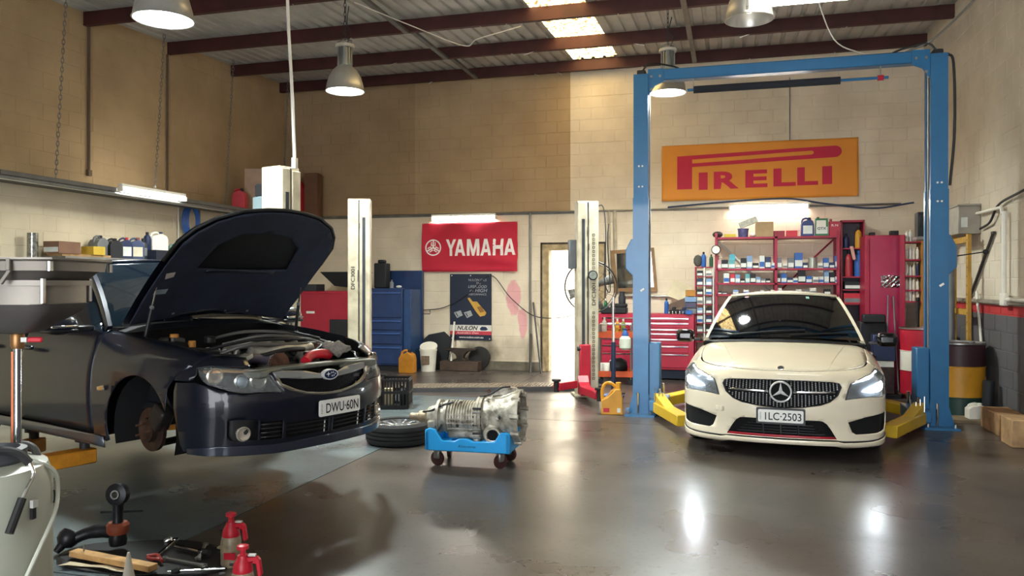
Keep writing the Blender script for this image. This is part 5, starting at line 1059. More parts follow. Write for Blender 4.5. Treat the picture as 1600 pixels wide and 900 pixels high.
cable('roof_cable', 'grey cable from the roof to the right end of the blue beam', [(2.75, 8.6, 4.98), (2.5, 9.0, 4.55), (2.15, 9.38, 4.2), (1.85, 9.42, 4.06)], M_steel, .012)
one('roof_bell', MB().lathe([(.05, 0), (.055, .02), (.03, .05)], (.50, 10.22, 4.86), (-.1, -1, -.2), 16).tube([(.50, 10.22, 4.86), (.48, 10.23, 5.0), (.5, 10.25, 5.1)], .006, 6), M_wht, 'small round white sounder hanging under a purlin', 'sounder')
cable('power_cable', 'dark cable swooping across the poster and red paint patch to the fan', [(-5.5, YB-.05, 1.06), (-5.0, YB-.06, 1.12), (-4.5, YB-.06, 1.40), (-4.12, YB-.05, 1.70), (-3.75, YB-.06, 1.30), (-3.3, YB-.10, .98), (-2.7, 13.2, .98), (-2.2, 12.2, 1.15)], M_dcable, .008)
cable('power_cable', 'blue cable looping between the two batten runs to the right blue post', [(-1.0, YB-.05, 2.84), (0, YB-.05, 2.905), (.9, YB-.05, 2.93), (1.5, YB-.05, 2.83), (2.2, YB-.06, 2.74), (2.75, YB-.2, 2.80)], C_('cable_blue', '2b3d5e', .5), .014)
# shelf of bottles on the left wall ----------------------------------
ls = thing('oil_shelf', 'grey steel wall shelf full of oil bottles behind the hatchback', 'shelf', (-8.10, 9.0, 1.86)); MB().bx(-.2, .17, -1.05, 1.2, 0, .03).build('shelf_board', M_steel, ls)
for y in (-.95, -.1, .5, 1.1): MB().add([(-.2, y-.012, 0), (.15, y-.012, 0), (-.2, y-.012, -.2), (-.2, y+.012, 0), (.15, y+.012, 0), (-.2, y+.012, -.2)], [(0, 1, 2), (3, 5, 4), (0, 3, 4, 1), (1, 4, 5, 2), (0, 2, 5, 3)]).build('shelf_bracket', M_steel, ls, smooth=0)
z = 1.89; carton('parts_carton', 'brown carton at the left end of the wall shelf', (-8.08, 8.05, z+.03), (.24, .34, .15), C_('brown_carton', '7d5c48', .8), M_lab); one('timber_offcut', MB().bx(-8.22, -7.98, 7.95, 8.75, z, z+.03), M_wood, 'flat timber offcut under cartons on the wall shelf', 'timber')
carton('parts_carton', 'yellow carton on the timber offcut of the wall shelf', (-8.05, 8.52, z+.03), (.2, .20, .11), C_('yellow_carton', 'c9a83a', .7), None)
jug('oil_jug', 'grey jug behind the yellow carton on the wall shelf', (-8.15, 8.72, z), .2, .16, .30, C_('grey_jug', '6b6e70', .4), M_bk, None, R(90)); jug('oil_jug', 'black jug right of the grey jug on the wall shelf', (-8.08, 8.90, z), .2, .15, .27, M_bk, M_bk, None, R(80))
jug('oil_jug', 'blue jug with a bright red cap on the wall shelf', (-8.05, 9.08, z), .18, .14, .29, M_navy, M_redp, M_lab, R(60)); jug('oil_jug', 'blue jug with a dull red cap and cream label on the wall shelf', (-8.04, 9.28, z), .19, .14, .30, C_('slate_blue', '3a4668', .45), C_('dull_red', '8a3a34', .5), C_('cream_label', 'cfc7ae', .6), R(60))
bottle('oil_bottle', 'dark bottle between the blue jugs and the white jug on the wall shelf', (-8.08, 9.47, z), .055, .30, C_('charcoal_bottle', '2c3034', .4), M_bk, band=M_grey); carton('oil_tray', 'low dark tray in the middle of the wall shelf', (-8.0, 9.72, z), (.22, .42, .14), C_('tray_navy', '1a2030', .5), None, cat='tray')
jug('oil_jug', 'white jug standing in the dark tray on the wall shelf', (-8.06, 9.75, z+.14), .24, .15, .27, M_wht, M_navy, None, R(65)); bottle('oil_bottle', 'tall navy bottle in the dark tray on the wall shelf', (-8.12, 9.60, z+.14), .05, .26, M_navy, M_bk)
one('cream_funnel', MB().lathe([(.09, 0), (.095, .02), (.03, .10), (.02, .16)], (-7.95, 9.95, z+.09), (.9, -.4, .1), 18), C_('cream_plastic', 'd8caa4', .5), 'cream plastic funnel lying on the wall shelf edge', 'funnel')
jug('oil_jug', 'teal green jug near the right end of the wall shelf', (-8.02, 10.06, z), .18, .14, .25, C_('teal_plastic', '5f9088', .45), M_mid, M_lab, R(60)); jug('oil_jug', 'dark green jug at the far right end of the wall shelf', (-8.06, 10.13, z), .22, .15, .34, C_('dark_green', '20302c', .35), M_grn, M_grey, R(60)).location.y = 10.28
jug('oil_jug', 'black jug behind the teal jug on the wall shelf', (-8.18, 9.95, z), .2, .13, .32, M_bk, M_bk, None, R(70))
one('steel_tube', MB().lathe([(.06, 0), (.06, .36)], (-8.15, 7.68, 1.80), (0, 0, 1), 14), C_('shiny_steel', '9fa19c', .25, metal=.9, var=.4, scale=30), 'short bright steel tube standing at the wall left of the wall shelf', 'tube')
one('tube_bracket', MB().bx(XL+.005, -8.07, 7.58, 7.78, 1.76, 1.80), M_steel, 'small steel bracket under the bright steel tube', 'bracket')
# red and blue cabinets in the left corner ---------------------------
rc = thing('red_cabinet', 'red steel tool cabinet half hidden behind the hatchback', 'cabinet', (-6.85, 12.85, 0)); M_cab = C_('cabinet_red', '9c1c34', .4, var=.08)
MB().bx(-.55, .55, -.25, .3, .08, 1.42).build('body', M_cab, rc, bevel=.01); MB().bx(-.53, .53, -.262, -.25, .12, 1.38).build('door', M_cab, rc, bevel=.006)
MB().bx(.05, .50, -.30, -.262, .62, .92).build('drawer_recess', M_bk, rc, bevel=.01); MB().bx(-.53, .53, -.2, .25, 0, .08).build('plinth', M_bk, rc); MB().bx(-.42, -.26, -.268, -.262, 1.02, 1.06).build('name_tag', M_lab, rc); MB().cyl((.22, -.31, .2), (.22, -.31, .62), .02, 8).build('leg', M_cab, rc)
hp_ = MB().add([(-.40, -.25, .30), (.40, -.25, .30), (.40, .25, .30), (-.40, .25, .30), (-.18, -.12, .05), (.3, -.12, .0), (.3, .12, .0), (-.18, .12, .05)], [(0, 1, 2, 3), (7, 6, 5, 4), (0, 4, 5, 1), (1, 5, 6, 2), (2, 6, 7, 3), (3, 7, 4, 0)])
o = one('black_hopper', hp_, M_bk, 'black sloping plastic tray on top of the red cabinet', 'tray', bevel=.01); o.location = (-6.62, 12.85, 1.46)
carton('parts_bin', 'low dark bin on the red cabinet under the sloping tray', (-7.23, 12.75, 1.42), (.3, .3, .12), C_('bin_dark', '2a2c32', .6), None, cat='bin')
bc = thing('blue_cabinet', 'dark blue steel drawer cabinet with a raised back beside the red banner', 'cabinet', (-5.82, 13.15, 0)); M_cb = C_('cabinet_blue', '1d3560', .45, var=.15)
MB().bx(-.38, .26, -.25, .3, .10, 1.47).build('body', M_cb, bc, bevel=.008); MB().bx(-.38, .42, .28, .36, .06, 1.79).build('back_board', M_cb, bc, bevel=.006); MB().bx(.26, .40, -.2, .28, .0, 1.45).build('side_shelf', C_('side_blue', '27446f', .45, var=.15), bc, bevel=.006)
for z0, z1 in ((.13, .45), (.48, .70), (.73, .92), (.95, 1.42)):
    dr = MB().bx(-.37, .25, -.268, -.25, z0, z1).build('drawer', M_cb, bc, bevel=.006); MB().bx(-.35, .23, -.285, -.268, z1-.05, z1-.02).build('drawer_pull', C_('pull_blue', '35548c', .4), dr, bevel=.004)
MB().bx(-.36, .24, -.22, .28, 0, .10).build('plinth', M_bk, bc)
one('black_can', MB().bx(-6.16, -5.92, 13.0, 13.2, 1.47, 1.92).bx(-6.10, -5.98, 13.03, 13.17, 1.92, 1.98), M_bk, 'black square can on top of the blue cabinet', 'can', bevel=.02, seg=2)
one('spray_can', MB().lathe([(.035, 0), (.035, .1), (.015, .12), (.015, .15)], (-5.80, 12.98, 1.47), n=12), M_grey, 'small grey can on the blue cabinet', 'can'); one('rag', MB().ball((-5.66, 12.98, 1.495), .05, 8, (1.2, 1, .5)), M_lab, 'crumpled pale rag on the blue cabinet edge', 'rag')
oc = jug('jerry_can', 'orange yellow jerry can on the floor beside the blue cabinet', (-5.40, 12.76, 0), .26, .2, .40, C_('amber_can', 'c07f22', .5, var=.2), M_bk, None, cat='can')
bk = thing('white_bucket', 'white plastic bucket with a tilted lid by the back wall', 'bucket', (-5.15, 13.10, 0)); MB().lathe([(.125, 0), (.15, .36), (.158, .36), (.158, .395), (.145, .395), (.12, .02)], n=26, ring=False).build('body', M_wht, bk)
MB().lathe([(.155, 0), (.155, .025), (.01, .03)], (.0, .02, .42), (.1, -.5, 1), 26).build('lid', M_wht, bk); lb = MB().lathe([(.143, .12), (.151, .27)], n=40).v
MB().bx(-.075, .075, -.150, -.138, .13, .28).build('label_panel', C_('bucket_label', '7d6a58', .6, var=.4, scale=40), bk)
av = thing('anvil', 'small dark anvil on a timber block by the back wall', 'anvil', (-4.62, 13.33, 0)); M_iron = C_('iron', '3b332d', .6, metal=.4, var=.3)
MB().pry([(-.28, .36), (-.16, .34), (-.08, .28), (-.06, .22), (-.12, .20), (-.12, .17), (.12, .17), (.12, .20), (.06, .22), (.08, .28), (.14, .34), (.30, .37), (.30, .40), (-.28, .40)], -.06, .06).build('anvil_body', M_iron, av, bevel=.01); MB().bx(-.36, .36, -.12, .12, 0, .17).build('timber_block', C_('sooty_timber', '4a3a30', .8, var=.25), av, bevel=.01)
one('splash_guard', MB().add([(-5.40, 13.45, .0), (-4.93, 13.45, .0), (-4.85, 13.52, .55), (-5.0, 13.53, .68), (-5.30, 13.53, .62), (-5.44, 13.50, .50)]+[(-5.40, 13.42, .0), (-4.93, 13.42, .0), (-4.85, 13.49, .55), (-5.0, 13.50, .68), (-5.30, 13.50, .62), (-5.44, 13.47, .50)], [(0, 1, 2, 3, 4, 5), (11, 10, 9, 8, 7, 6)]+[(i, (i+1) % 6, (i+1) % 6+6, i+6) for i in range(6)]), M_bk, 'black plastic car guard leaning on the wall behind the bucket', 'car part', bevel=.01)
one('white_pipe', MB().cyl((-4.80, 13.28, .0), (-4.80, 13.50, .86), .018, 8), M_wht, 'white pipe leaning on the wall beside the anvil', 'pipe')
one('steel_rod', MB().cyl((-3.13, 13.25, .0), (-3.34, 13.54, 1.22), .016, 8), C_('rod_dark', '4d4a46', .5, metal=.5), 'long steel rod leaning beside the door frame', 'rod'); one('steel_rod', MB().cyl((-3.35, 13.35, .0), (-3.38, 13.53, .66), .02, 8), C_('rod_dark', '4d4a46', .5, metal=.5), 'short thick rod leaning left of the long rod', 'rod')
one('wheel_trim', MB().lathe([(.20, 0), (.20, .04), (.12, .08), (.05, .08)], (-4.32, 13.50, .22), (0, -1, .15), 22), C_('sooty_black', '211f1e', .8, var=.3), 'sooty round black cover leaning on the wall right of the anvil', 'cover')
one('wire_bracket', MB().tube([(-5.45, YB-.01, 1.0), (-5.45, YB-.14, 1.0), (-5.25, YB-.14, 1.0), (-5.25, YB-.14, 1.08)], .008, 6), M_dark, 'thin dark wire bracket on the wall left of the poster', 'bracket')
# fan, mirror frame, tool chest --------------------------------------
fa = thing('pedestal_fan', 'large wire cage pedestal fan behind the cream lift post', 'fan', (-2.0, 11.72, 0), R(10)); M_wire = C_('fan_wire', '4e4c4a', .4, metal=.6)
MB().lathe([(.2, 0), (.2, .03), (.05, .06)], n=24).build('base', M_dark, fa); MB().cyl((0, 0, .05), (0, 0, 1.40), .022, 10).build('pole', M_steel, fa); MB().lathe([(.08, -.05), (.09, .08), (.06, .18)], (0, 0, 1.50), (0, 1, 0), 18).build('motor', M_dark, fa)
for r, y, q in ((.39, 0, .013), (.39, -.10, .009), (.26, -.14, .004), (.13, -.16, .004), (.36, .08, .006)): MB().tube([(r*math.cos(t), y, 1.50+r*math.sin(t)) for t in np.linspace(0, 2*math.pi, 40)[:-1]], q, 5, closed=True).build('cage_ring', M_wire, fa)
for i in range(16): a = 2*math.pi*i/16; c, s = math.cos(a), math.sin(a); MB().tube([(.05*c, -.165, 1.5+.05*s), (.26*c, -.14, 1.5+.26*s), (.39*c, -.10, 1.5+.39*s), (.39*c, 0, 1.5+.39*s), (.36*c, .08, 1.5+.36*s), (.08*c, .12, 1.5+.08*s)], .003, 4).build('cage_wire', M_wire, fa)
for i in range(4):
    a = 2*math.pi*i/4+.4; c, s = math.cos(a), math.sin(a); MB().add([(.05*c-.03*s, -.07, 1.5+.05*s+.03*c), (.05*c+.03*s, -.03, 1.5+.05*s-.03*c), (.34*c+.09*s, -.01, 1.5+.34*s-.09*c), (.35*c-.06*s, -.09, 1.5+.35*s+.06*c)], [(0, 1, 2, 3)]).build('blade', C_('fan_blade', '8e8c88', .4, metal=.4), fa, solid=.004)
wm = thing('framed_mirror', 'wood framed mirror hung crooked on the wall behind the left blue post', 'mirror', (-1.53, YB-.04, 1.40)); q = [(-.37, .0), (.36, .02), (.30, .76), (-.44, .72)]; qi = [(-.31, .07), (.30, .09), (.25, .70), (-.37, .66)]
MB().pry(qi, .0, .01).build('mirror_glass', C_('mirror_glass', 'c9ccc8', .08, metal=1, var=.05), wm)
for i in range(4): j = (i+1) % 4; MB().pry([q[i], q[j], qi[j], qi[i]], -.02, .015).build('frame_side', C_('mirror_frame', '8b6a45', .6, var=.2), wm)
one('steel_rail', MB().tube([(-1.75, YB-.05, 1.34), (-.62, YB-.05, 1.33)], .02, 8), M_steel, 'short steel rail on the wall under the framed mirror', 'rail')
tc = thing('tool_chest', 'wide red tool chest of drawers with chrome edges behind the left blue post', 'tool chest', (-1.31, 13.12, 0)); M_chest = C_('chest_red', 'b32742', .38, var=.06)
MB().bx(-.77, .77, -.22, .28, .16, 1.06).build('body', M_chest, tc, bevel=.008); MB().bx(-.74, .74, -.2, .26, .02, .16).build('plinth', C_('chest_base', '1a2536', .6), tc)
for x in (-.6, .6): MB().lathe([(.05, -.02), (.05, .02)], (x, -.15, .05), (0, 1, 0), 14).build('castor', M_bk, tc)
for k, (z0, z1) in enumerate(((.20, .42), (.44, .55), (.57, .66), (.68, .75), (.77, .82), (.84, .92), (.94, 1.0))):
    dr = MB().bx(-.70, .68, -.232, -.22, z0, z1).build('drawer', M_chest, tc, bevel=.004); MB().bx(-.70, .68, -.245, -.232, z1-.022, z1-.004).build('drawer_pull', M_chrome, dr)
lettering('maker_mark', 'Snap-on', .20, .035, C_('mark_dark', '5c2430', .5), tc, lambda a, b, d: (-.52+a, -.2225-d, 1.03+b)); lettering('slogan', '1 SIDCHROME', .26, .03, M_prn, tc, lambda a, b, d: (.54+a, -.2225-d, 1.03+b)) if False else None
random.seed(3); zt = 1.06
one('power_tool_case', MB().box((-1.83, 13.0, zt+.05), (.42, .25, .10)).box((-1.75, 13.0, zt+.13), (.26, .18, .06)), M_bk, 'black power tool case on the left of the red tool chest', 'tool case', bevel=.012)
one('round_motor', MB().lathe([(.06, 0), (.065, .1), (.045, .16), (.05, .2)], (-1.70, 12.98, zt+.16), n=16), C_('motor_dark', '2a2b30', .5), 'dark round motor on the black tool case', 'motor')
bottle('spray_can', 'green spray can at the left end of the tool chest', (-1.98, 13.05, zt), .033, .24, M_grn, M_wht); bottle('spray_can', 'blue spray can just right of the left blue post on the tool chest', (-.98, 12.99, zt), .036, .25, M_mid, M_bk); bottle('spray_can', 'maroon spray can just left of the left blue post on the tool chest', (-1.42, 13.0, zt), .036, .28, C_('can_maroon', '5d2430', .4), M_bk)
for k, (x, nm, lb_, mm) in enumerate(((-.86, 'socket_set', 'dark socket tray on the tool chest near the blue spray can', M_bk), (-.70, 'tool_tray', 'navy tool tray in the middle right of the tool chest', M_navy))): one(nm, MB().box((x, 13.02, zt+.035), (.15, .2, .07)).box((x, 13.0, zt+.09), (.06, .1, .04)), mm, lb_, 'tool tray', bevel=.008)
for k in range(7): x = -.93+k*.055; one('chrome_socket', MB().lathe([(.012, 0), (.014, .03), (.011, .045)], (x, 12.90+.01*(k % 2), zt), n=10), M_chrome, f'small chrome socket on the tool chest front edge, {ORD[k]} from left', 'socket', 'chrome sockets on the tool chest')
carton('parts_bin', 'small bright blue bin on the tool chest', (-.83+.1, 12.91, zt), (.10, .1, .06), M_mid, None, cat='bin').location.x = -.62
one('carton_flap', MB().box((-.78, 13.25, zt+.36), (.34, .02, .30), ry=R(24), rx=R(-14)), C_('pale_card', 'c9bd9f', .85), 'pale carton tilted against the wall at the tool chest', 'box', bevel=.003); one('tool_roll', MB().add([(-1.0, 13.16, zt+.06), (-.55, 13.18, zt+.14), (-.55, 13.18, zt+.32), (-.98, 13.16, zt+.14), (-1.0, 13.15, zt+.06), (-.55, 13.17, zt+.14), (-.55, 13.17, zt+.32), (-.98, 13.15, zt+.14)], [(0, 1, 2, 3), (7, 6, 5, 4), (0, 4, 5, 1), (1, 5, 6, 2), (2, 6, 7, 3)]), C_('brown_leather', '6b5548', .7), 'brown tool roll sloping on the tool chest', 'tool roll')
cb2 = thing('drawer_bins', 'small stack of clear bins at the right end of the tool chest', 'bins', (-.60, 13.12, zt))
for k in range(3): MB().bx(-.09, .09, -.12, .12, k*.095, k*.095+.085).build('bin', (M_grey, C_('bin_violet', '4e4a60', .5), M_ltb)[k], cb2, bevel=.006)
carton('parts_carton', 'small orange brown carton on top of the clear bins', (-.60, 13.1, zt+.285), (.16, .14, .10), C_('orange_carton', 'b07a3a', .8), None)
# orange trolley and bits around it
tr = thing('orange_trolley', 'orange two-tier workshop trolley between the cream post and the blue post', 'trolley', (-1.70, 12.23, 0), R(6)); M_tro = C_('trolley_orange', 'c5532c', .5, var=.1)
for z in (.12, .72): MB().bx(-.26, .26, -.2, .2, z, z+.02).build('tier', M_tro, tr); [MB().bx(-.26, .26, y-.008, y+.008, z, z+.09).build('lip', M_tro, tr) for y in (-.2, .2)]; [MB().bx(x-.008, x+.008, -.2, .2, z, z+.09).build('lip', M_tro, tr) for x in (-.26, .26)]
for x in (-.24, .24):
    for y in (-.18, .18): MB().cyl((x, y, .06), (x, y, .92), .014, 8).build('post', M_steel, tr); MB().lathe([(.045, -.014), (.045, .014)], (x, y, .045), (0, 1, 0), 14).build('castor', M_bk, tr)
MB().tube([(-.24, -.18, .92), (.24, -.18, .92), (.24, .18, .92), (-.24, .18, .92)], .010, 6, closed=True).build('rail', M_chrome, tr)
bottle('spray_bottle', 'gold spray bottle on the orange trolley, left of the pair', (-1.66, 12.13, .745), .035, .26, M_gold, M_wht); bottle('spray_bottle', 'green and gold spray bottle on the orange trolley, right of the pair', (-1.57, 12.14, .745), .035, .26, C_('olive_bottle', '7d8a3c', .45), M_wht); bottle('spray_bottle', 'white trigger bottle at the left of the orange trolley', (-1.86, 12.13, .745), .04, .28, M_wht, M_wht)
ps = thing('pump_sprayer', 'white pump sprayer with a blue top hung on the orange trolley', 'sprayer', (-1.51, 11.90, .55)); MB().lathe([(.05, 0), (.085, .03), (.09, .10), (.085, .17), (.05, .21)], n=20).build('bottle', C_('milky_plastic', 'd5dacb', .4), ps); MB().lathe([(.05, .20), (.05, .24), (.03, .28), (.02, .30), (.035, .32)], n=16).build('pump_head', M_mid, ps)
MB().tube([(0, .02, .27), (0, .14, .27)], .008, 6).build('hanging_hook', M_steel, ps)
one('gear_case', MB().lathe([(.10, -.12), (.13, -.05), (.13, .06), (.08, .14)], (-1.66, 12.18, .27), (1, .2, .1), 18), C_('case_dark', '25262a', .4, metal=.4, var=.3), 'dark round gear casing on the lower tier of the orange trolley', 'car part'); one('white_tub', MB().lathe([(.09, 0), (.1, .16), (.095, .17)], (-1.84, 12.18, .145), n=18), M_wht, 'white tub on the lower tier of the orange trolley', 'tub')
js = thing('jack_stand_pole', 'tall dark pole jack on a round blue base behind the yellow oil jug', 'jack', (-1.52, 10.72, 0)); MB().lathe([(.14, 0), (.15, .03), (.06, .06)], n=22).build('base', C_('jack_blue', '27508a', .5), js); MB().cyl((0, 0, .05), (0, 0, .75), .032, 12).build('lower_tube', C_('tube_navy', '1d2c48', .4), js); MB().cyl((0, 0, .75), (0, 0, 1.36), .02, 12).build('ram', M_chrome, js); MB().cyl((0, 0, .06), (.16, -.03, .06), .012, 6).build('pedal', M_dark, js)
oj = thing('oil_jug', 'large yellow oil jug with a hoop handle standing at the left blue post', 'bottle', (-1.34, 9.33, 0), R(8))
MB().pry([(-.125, 0), (.125, 0), (.125, .20), (.115, .26), (.10, .27), (.10, .30), (.04, .30), (.0, .25), (-.06, .20), (-.125, .17)], -.08, .08).build('body', M_gold, oj, bevel=.018, seg=2)
MB().tube(spline([(-.11, 0, .15), (-.115, 0, .27), (-.085, 0, .35), (-.02, 0, .365), (.05, 0, .31), (.10, 0, .20)], 5), .02, 10).build('hoop_handle', M_gold, oj); MB().tube(spline([(-.045, 0, .20), (.0, 0, .27), (.05, 0, .30)], 4), .016, 8).build('inner_brace', M_gold, oj)
MB().lathe([(.032, .29), (.032, .37), (.028, .375)], (.075, 0, 0), n=14).build('cap', M_gold, oj); MB().bx(-.10, -.03, -.083, -.079, .03, .08).build('red_badge', M_redp, oj); MB().bx(.06, .10, -.083, -.079, .03, .08).build('pale_badge', M_lab, oj)
# parts rack -----------------------------------------------------------
rk = thing('parts_rack', 'long red steel parts rack of filter boxes behind the white sedan', 'rack', (.71, 13.25, 0)); X0, X1 = -.91, .91
for x in (X0, 0, X1): MB().bx(x-.02, x+.02, -.2, -.16, 0, 2.36 if x else 2.30).build('upright', M_rackred, rk); MB().bx(x-.02, x+.02, .2, .24, 0, 2.3).build('upright', M_rackred, rk)
for z in (2.29, 1.79, 1.56, 1.38, .95, .4): MB().bx(X0, X1, -.2, .24, z-.03, z).build('shelf', M_rackred, rk)
for s in (-1, 1): MB().tube([(s*.90, .22, 2.26), (s*.45, .22, 1.82), (s*.25, .22, 1.60), (s*.05, .22, 1.4)], .015, 6).build('brace', M_rackred if s > 0 else M_lab, rk)
ux = lambda u: -.224+(u-195.8)*.00182
COLS = dict(k=(M_bk, M_lab), b=(M_mid, M_lab), w=(M_lab, M_mid), n=(M_navy, M_lab), t=(M_teal2, M_lab), p=(M_pink, M_lab), l=(M_ltb, M_lab), g=(M_grey, M_lab), r=(M_redp, M_lab), c=(M_wht, M_grey))
WORD = dict(k='black and white', b='bright blue', w='white with blue print', n='navy blue', t='teal', p='pinkish', l='pale blue', g='grey', r='red', c='plain white')
ROWS = [('upper', 1.79, 560, [(222, 250, 490, 'p'), (253, 310, 488, 'k'), (315, 368, 490, 't'), (372, 412, 535, 'c'), (416, 464, 475, 'k'), (467, 513, 455, 'l'), (517, 566, 515, 'k'), (572, 615, 455, 'w'), (620, 668, 465, 'n'), (672, 704, 515, 'w'), (720, 757, 475, 'g'), (765, 803, 520, 'c'), (808, 856, 475, 'g'), (862, 927, 435, 'b'), (931, 968, 515, 'n'), (1049, 1089, 520, 'c'), (1093, 1137, 480, 'b'), (1141, 1180, 515, 'n'), (1186, 1212, 460, 'b')]),
        ('middle', 1.56, 680, [(272, 320, 600, 'w'), (328, 368, 605, 'r'), (371, 411, 610, 'l'), (414, 450, 645, 'k'), (455, 493, 605, 't'), (498, 541, 605, 'k'), (545, 582, 630, 'l'), (585, 623, 645, 'g'), (626, 662, 645, 'k'), (716, 745, 605, 'k'), (752, 797, 605, 'b'), (801, 848, 635, 'n'), (851, 887, 640, 'w'), (890, 950, 580, 'k'), (955, 1003, 625, 'b'), (1010, 1055, 630, 'c'), (1058, 1096, 630, 'w'), (1100, 1139, 580, 'l'), (1145, 1183, 595, 'k'), (1187, 1212, 630, 'w')]),
        ('lowest visible', 1.38, 768, [(225, 255, 745, 'k'), (262, 300, 750, 'n'), (350, 397, 732, 'l'), (440, 485, 732, 'w'), (535, 578, 745, 'c'), (582, 612, 732, 'w'), (616, 660, 740, 'k'), (668, 703, 732, 'c'), (722, 760, 718, 'c'), (873, 915, 725, 'c'), (932, 980, 730, 'g'), (985, 1035, 715, 'c'), (1100, 1150, 725, 'k')])]
random.seed(9)
for nm, z, v0, items in ROWS:
    for i, (u0, u1, v1, k) in enumerate(items):
        carton('filter_box', f'{WORD[k]} filter box, {ORD[i]} from left, {nm} shelf of red rack', ((ux(u0)+ux(u1))/2, 13.13+random.uniform(-.01, .02), z), ((u1-u0)*.00182, .12, (v0-v1)*.00192), *COLS[k], group=f'filter boxes on the {nm} rack shelf')
carton('filter_box', 'cyan packet stacked on the teal box of the upper rack shelf', (ux(345), 13.13, 1.79+.136), (.09, .1, .09), C_('cyan_pack', '4f9fb0', .6), None)
one('paint_tin', MB().lathe([(.066, 0), (.066, .155), (.07, .158), (.07, .165), (.05, .165)], (ux(1008), 13.12, 1.79), n=22), C_('pale_tin', 'a9aa9f', .35, metal=.4), 'pale metal tin on the right of the upper rack shelf', 'tin')
zr = 2.29
one('dark_bag', MB().ball((ux(220), 13.15, zr+.05), .085, 12, (1, .8, .62)), C_('bag_dark', '3a3632', .8), 'crumpled dark bag at the left end of the rack top', 'bag'); carton('parts_carton', 'flat yellow carton on the rack top', (ux(325), 13.12, zr), (.18, .14, .05), C_('flat_yellow', 'c2ab3a', .7), None)
tb = one('paint_tub', MB().lathe([(.075, 0), (.085, .12), (.09, .12), (.09, .135), (.07, .135)], (ux(437), 13.12, zr), n=20), C_('tub_print', '54507c', .5, var=.4, scale=20), 'printed tub under the tilted white box on the rack top', 'tub'); one('white_bundle', MB().ball((ux(517), 13.1, zr+.035), .05, 10, (1, 1, .7)), M_wht, 'small white bundle between tub and carton on the rack top', 'bundle')
one('tilted_box', MB().box((ux(480), 13.13, zr+.235), (.29, .10, .10), ry=R(-22)), C_('grey_white_card', 'b9b8a9', .7, var=.2, scale=30), 'speckled white box lying tilted on the rack top tub', 'box', bevel=.003)
carton('parts_carton', 'plain brown cardboard carton on the rack top', (ux(614), 13.15, zr), (.27, .2, .235), M_card, None); carton('parts_bin', 'dark red bin on the rack top right of the cardboard carton', (ux(737), 13.15, zr), (.165, .16, .09), C_('bin_maroon', '8a2236', .5), None, cat='bin'); carton('parts_bin', 'bright red bin on the rack top', (ux(840), 13.15, zr), (.16, .16, .09), M_redp, None, cat='bin')
jug('oil_jug', 'dark blue oil jug on the rack top', (ux(967), 13.13, zr), .19, .14, .29, C_('jug_blue', '26386e', .4), M_navy, M_lab, R(0)); gj = carton('oil_tin', 'green and white oil tin on the rack top', (ux(1080), 13.13, zr), (.18, .12, .27), M_grn, M_lab, cat='can'); lettering('tin_print', 'GTX', .13, .04, M_ink, gj, lambda a, b, d: (a, -.0625-d, .115+b), bold=.02); MB().bx(-.08, .06, -.0615, -.058, .14, .24).build('upper_panel', M_wht, gj, smooth=0); MB().lathe([(.02, .27), (.02, .295)], (-.05, 0, 0), n=12).build('cap', M_grn, gj)
rj = carton('oil_tin', 'red oil tin at the right end of the rack top', (ux(1183), 13.13, zr), (.15, .12, .22), C_('tin_red', 'a81f3a', .45), None, cat='can'); lettering('tin_print', 'R.N', .09, .035, M_prn, rj, lambda a, b, d: (a, -.0605-d, .16+b)); MB().lathe([(.018, .22), (.018, .26)], (-.05, 0, 0), n=10).build('spout', M_rackred, rj)
cl = thing('round_dial', 'round white faced dial on the left upright of the red rack', 'dial', (ux(207), 13.03, 2.09)); MB().lathe([(.075, 0), (.075, .03), (.062, .034)], (0, 0, 0), (0, -1, 0), 24).build('rim', M_dark, cl); MB().lathe([(.06, .033), (.06, .037)], (0, 0, 0), (0, -1, 0), 24).build('face', M_wht, cl)
# small bin rack left of it
br = thing('bin_rack', 'narrow pigeonhole rack of small packets left of the red parts rack', 'rack', (-.385, 13.2, 0)); MB().bx(-.15, -.13, -.15, .15, 0, 1.82).build('side', M_rackred, br); MB().bx(.13, .15, -.15, .15, 0, 1.82).build('side', M_lab, br); MB().bx(-.012, .012, -.15, .15, 0, 1.82).build('divider', M_lab, br)
for k in range(9): z = .62+k*.15; MB().bx(-.14, .14, -.15, .15, z-.015, z).build('shelf', M_rackred, br)
for k in range(7):
    for s, side_ in ((-1, 'left'), (1, 'right')):
        kk = 'gkwnlkc'[(k*2+(s > 0)) % 7]; carton('small_packet', f'{WORD[kk]} packet, {ORD[6-k]} hole down, {side_} column of pigeonhole rack', (-.385+s*.07, 13.10, .77+k*.15), (.09, .1, .09+.02*(k % 2)), *COLS[kk], group='packets in the pigeonhole rack')
bottle('spray_can', 'blue spray can on top of the pigeonhole rack', (-.40, 13.15, 1.82), .04, .24, M_mid, M_bk); one('glove_bundle', MB().ball((-.49, 13.15, 1.92), .09, 10, (.8, .8, 1.1)), C_('glove_grey', '55544c', .9), 'dark glove bundle on top of the pigeonhole rack', 'gloves'); bottle('spray_can', 'dark green spray can at the right of the pigeonhole rack top', (-.28, 13.15, 1.82), .03, .2, C_('can_green', '22503c', .4), M_bk)
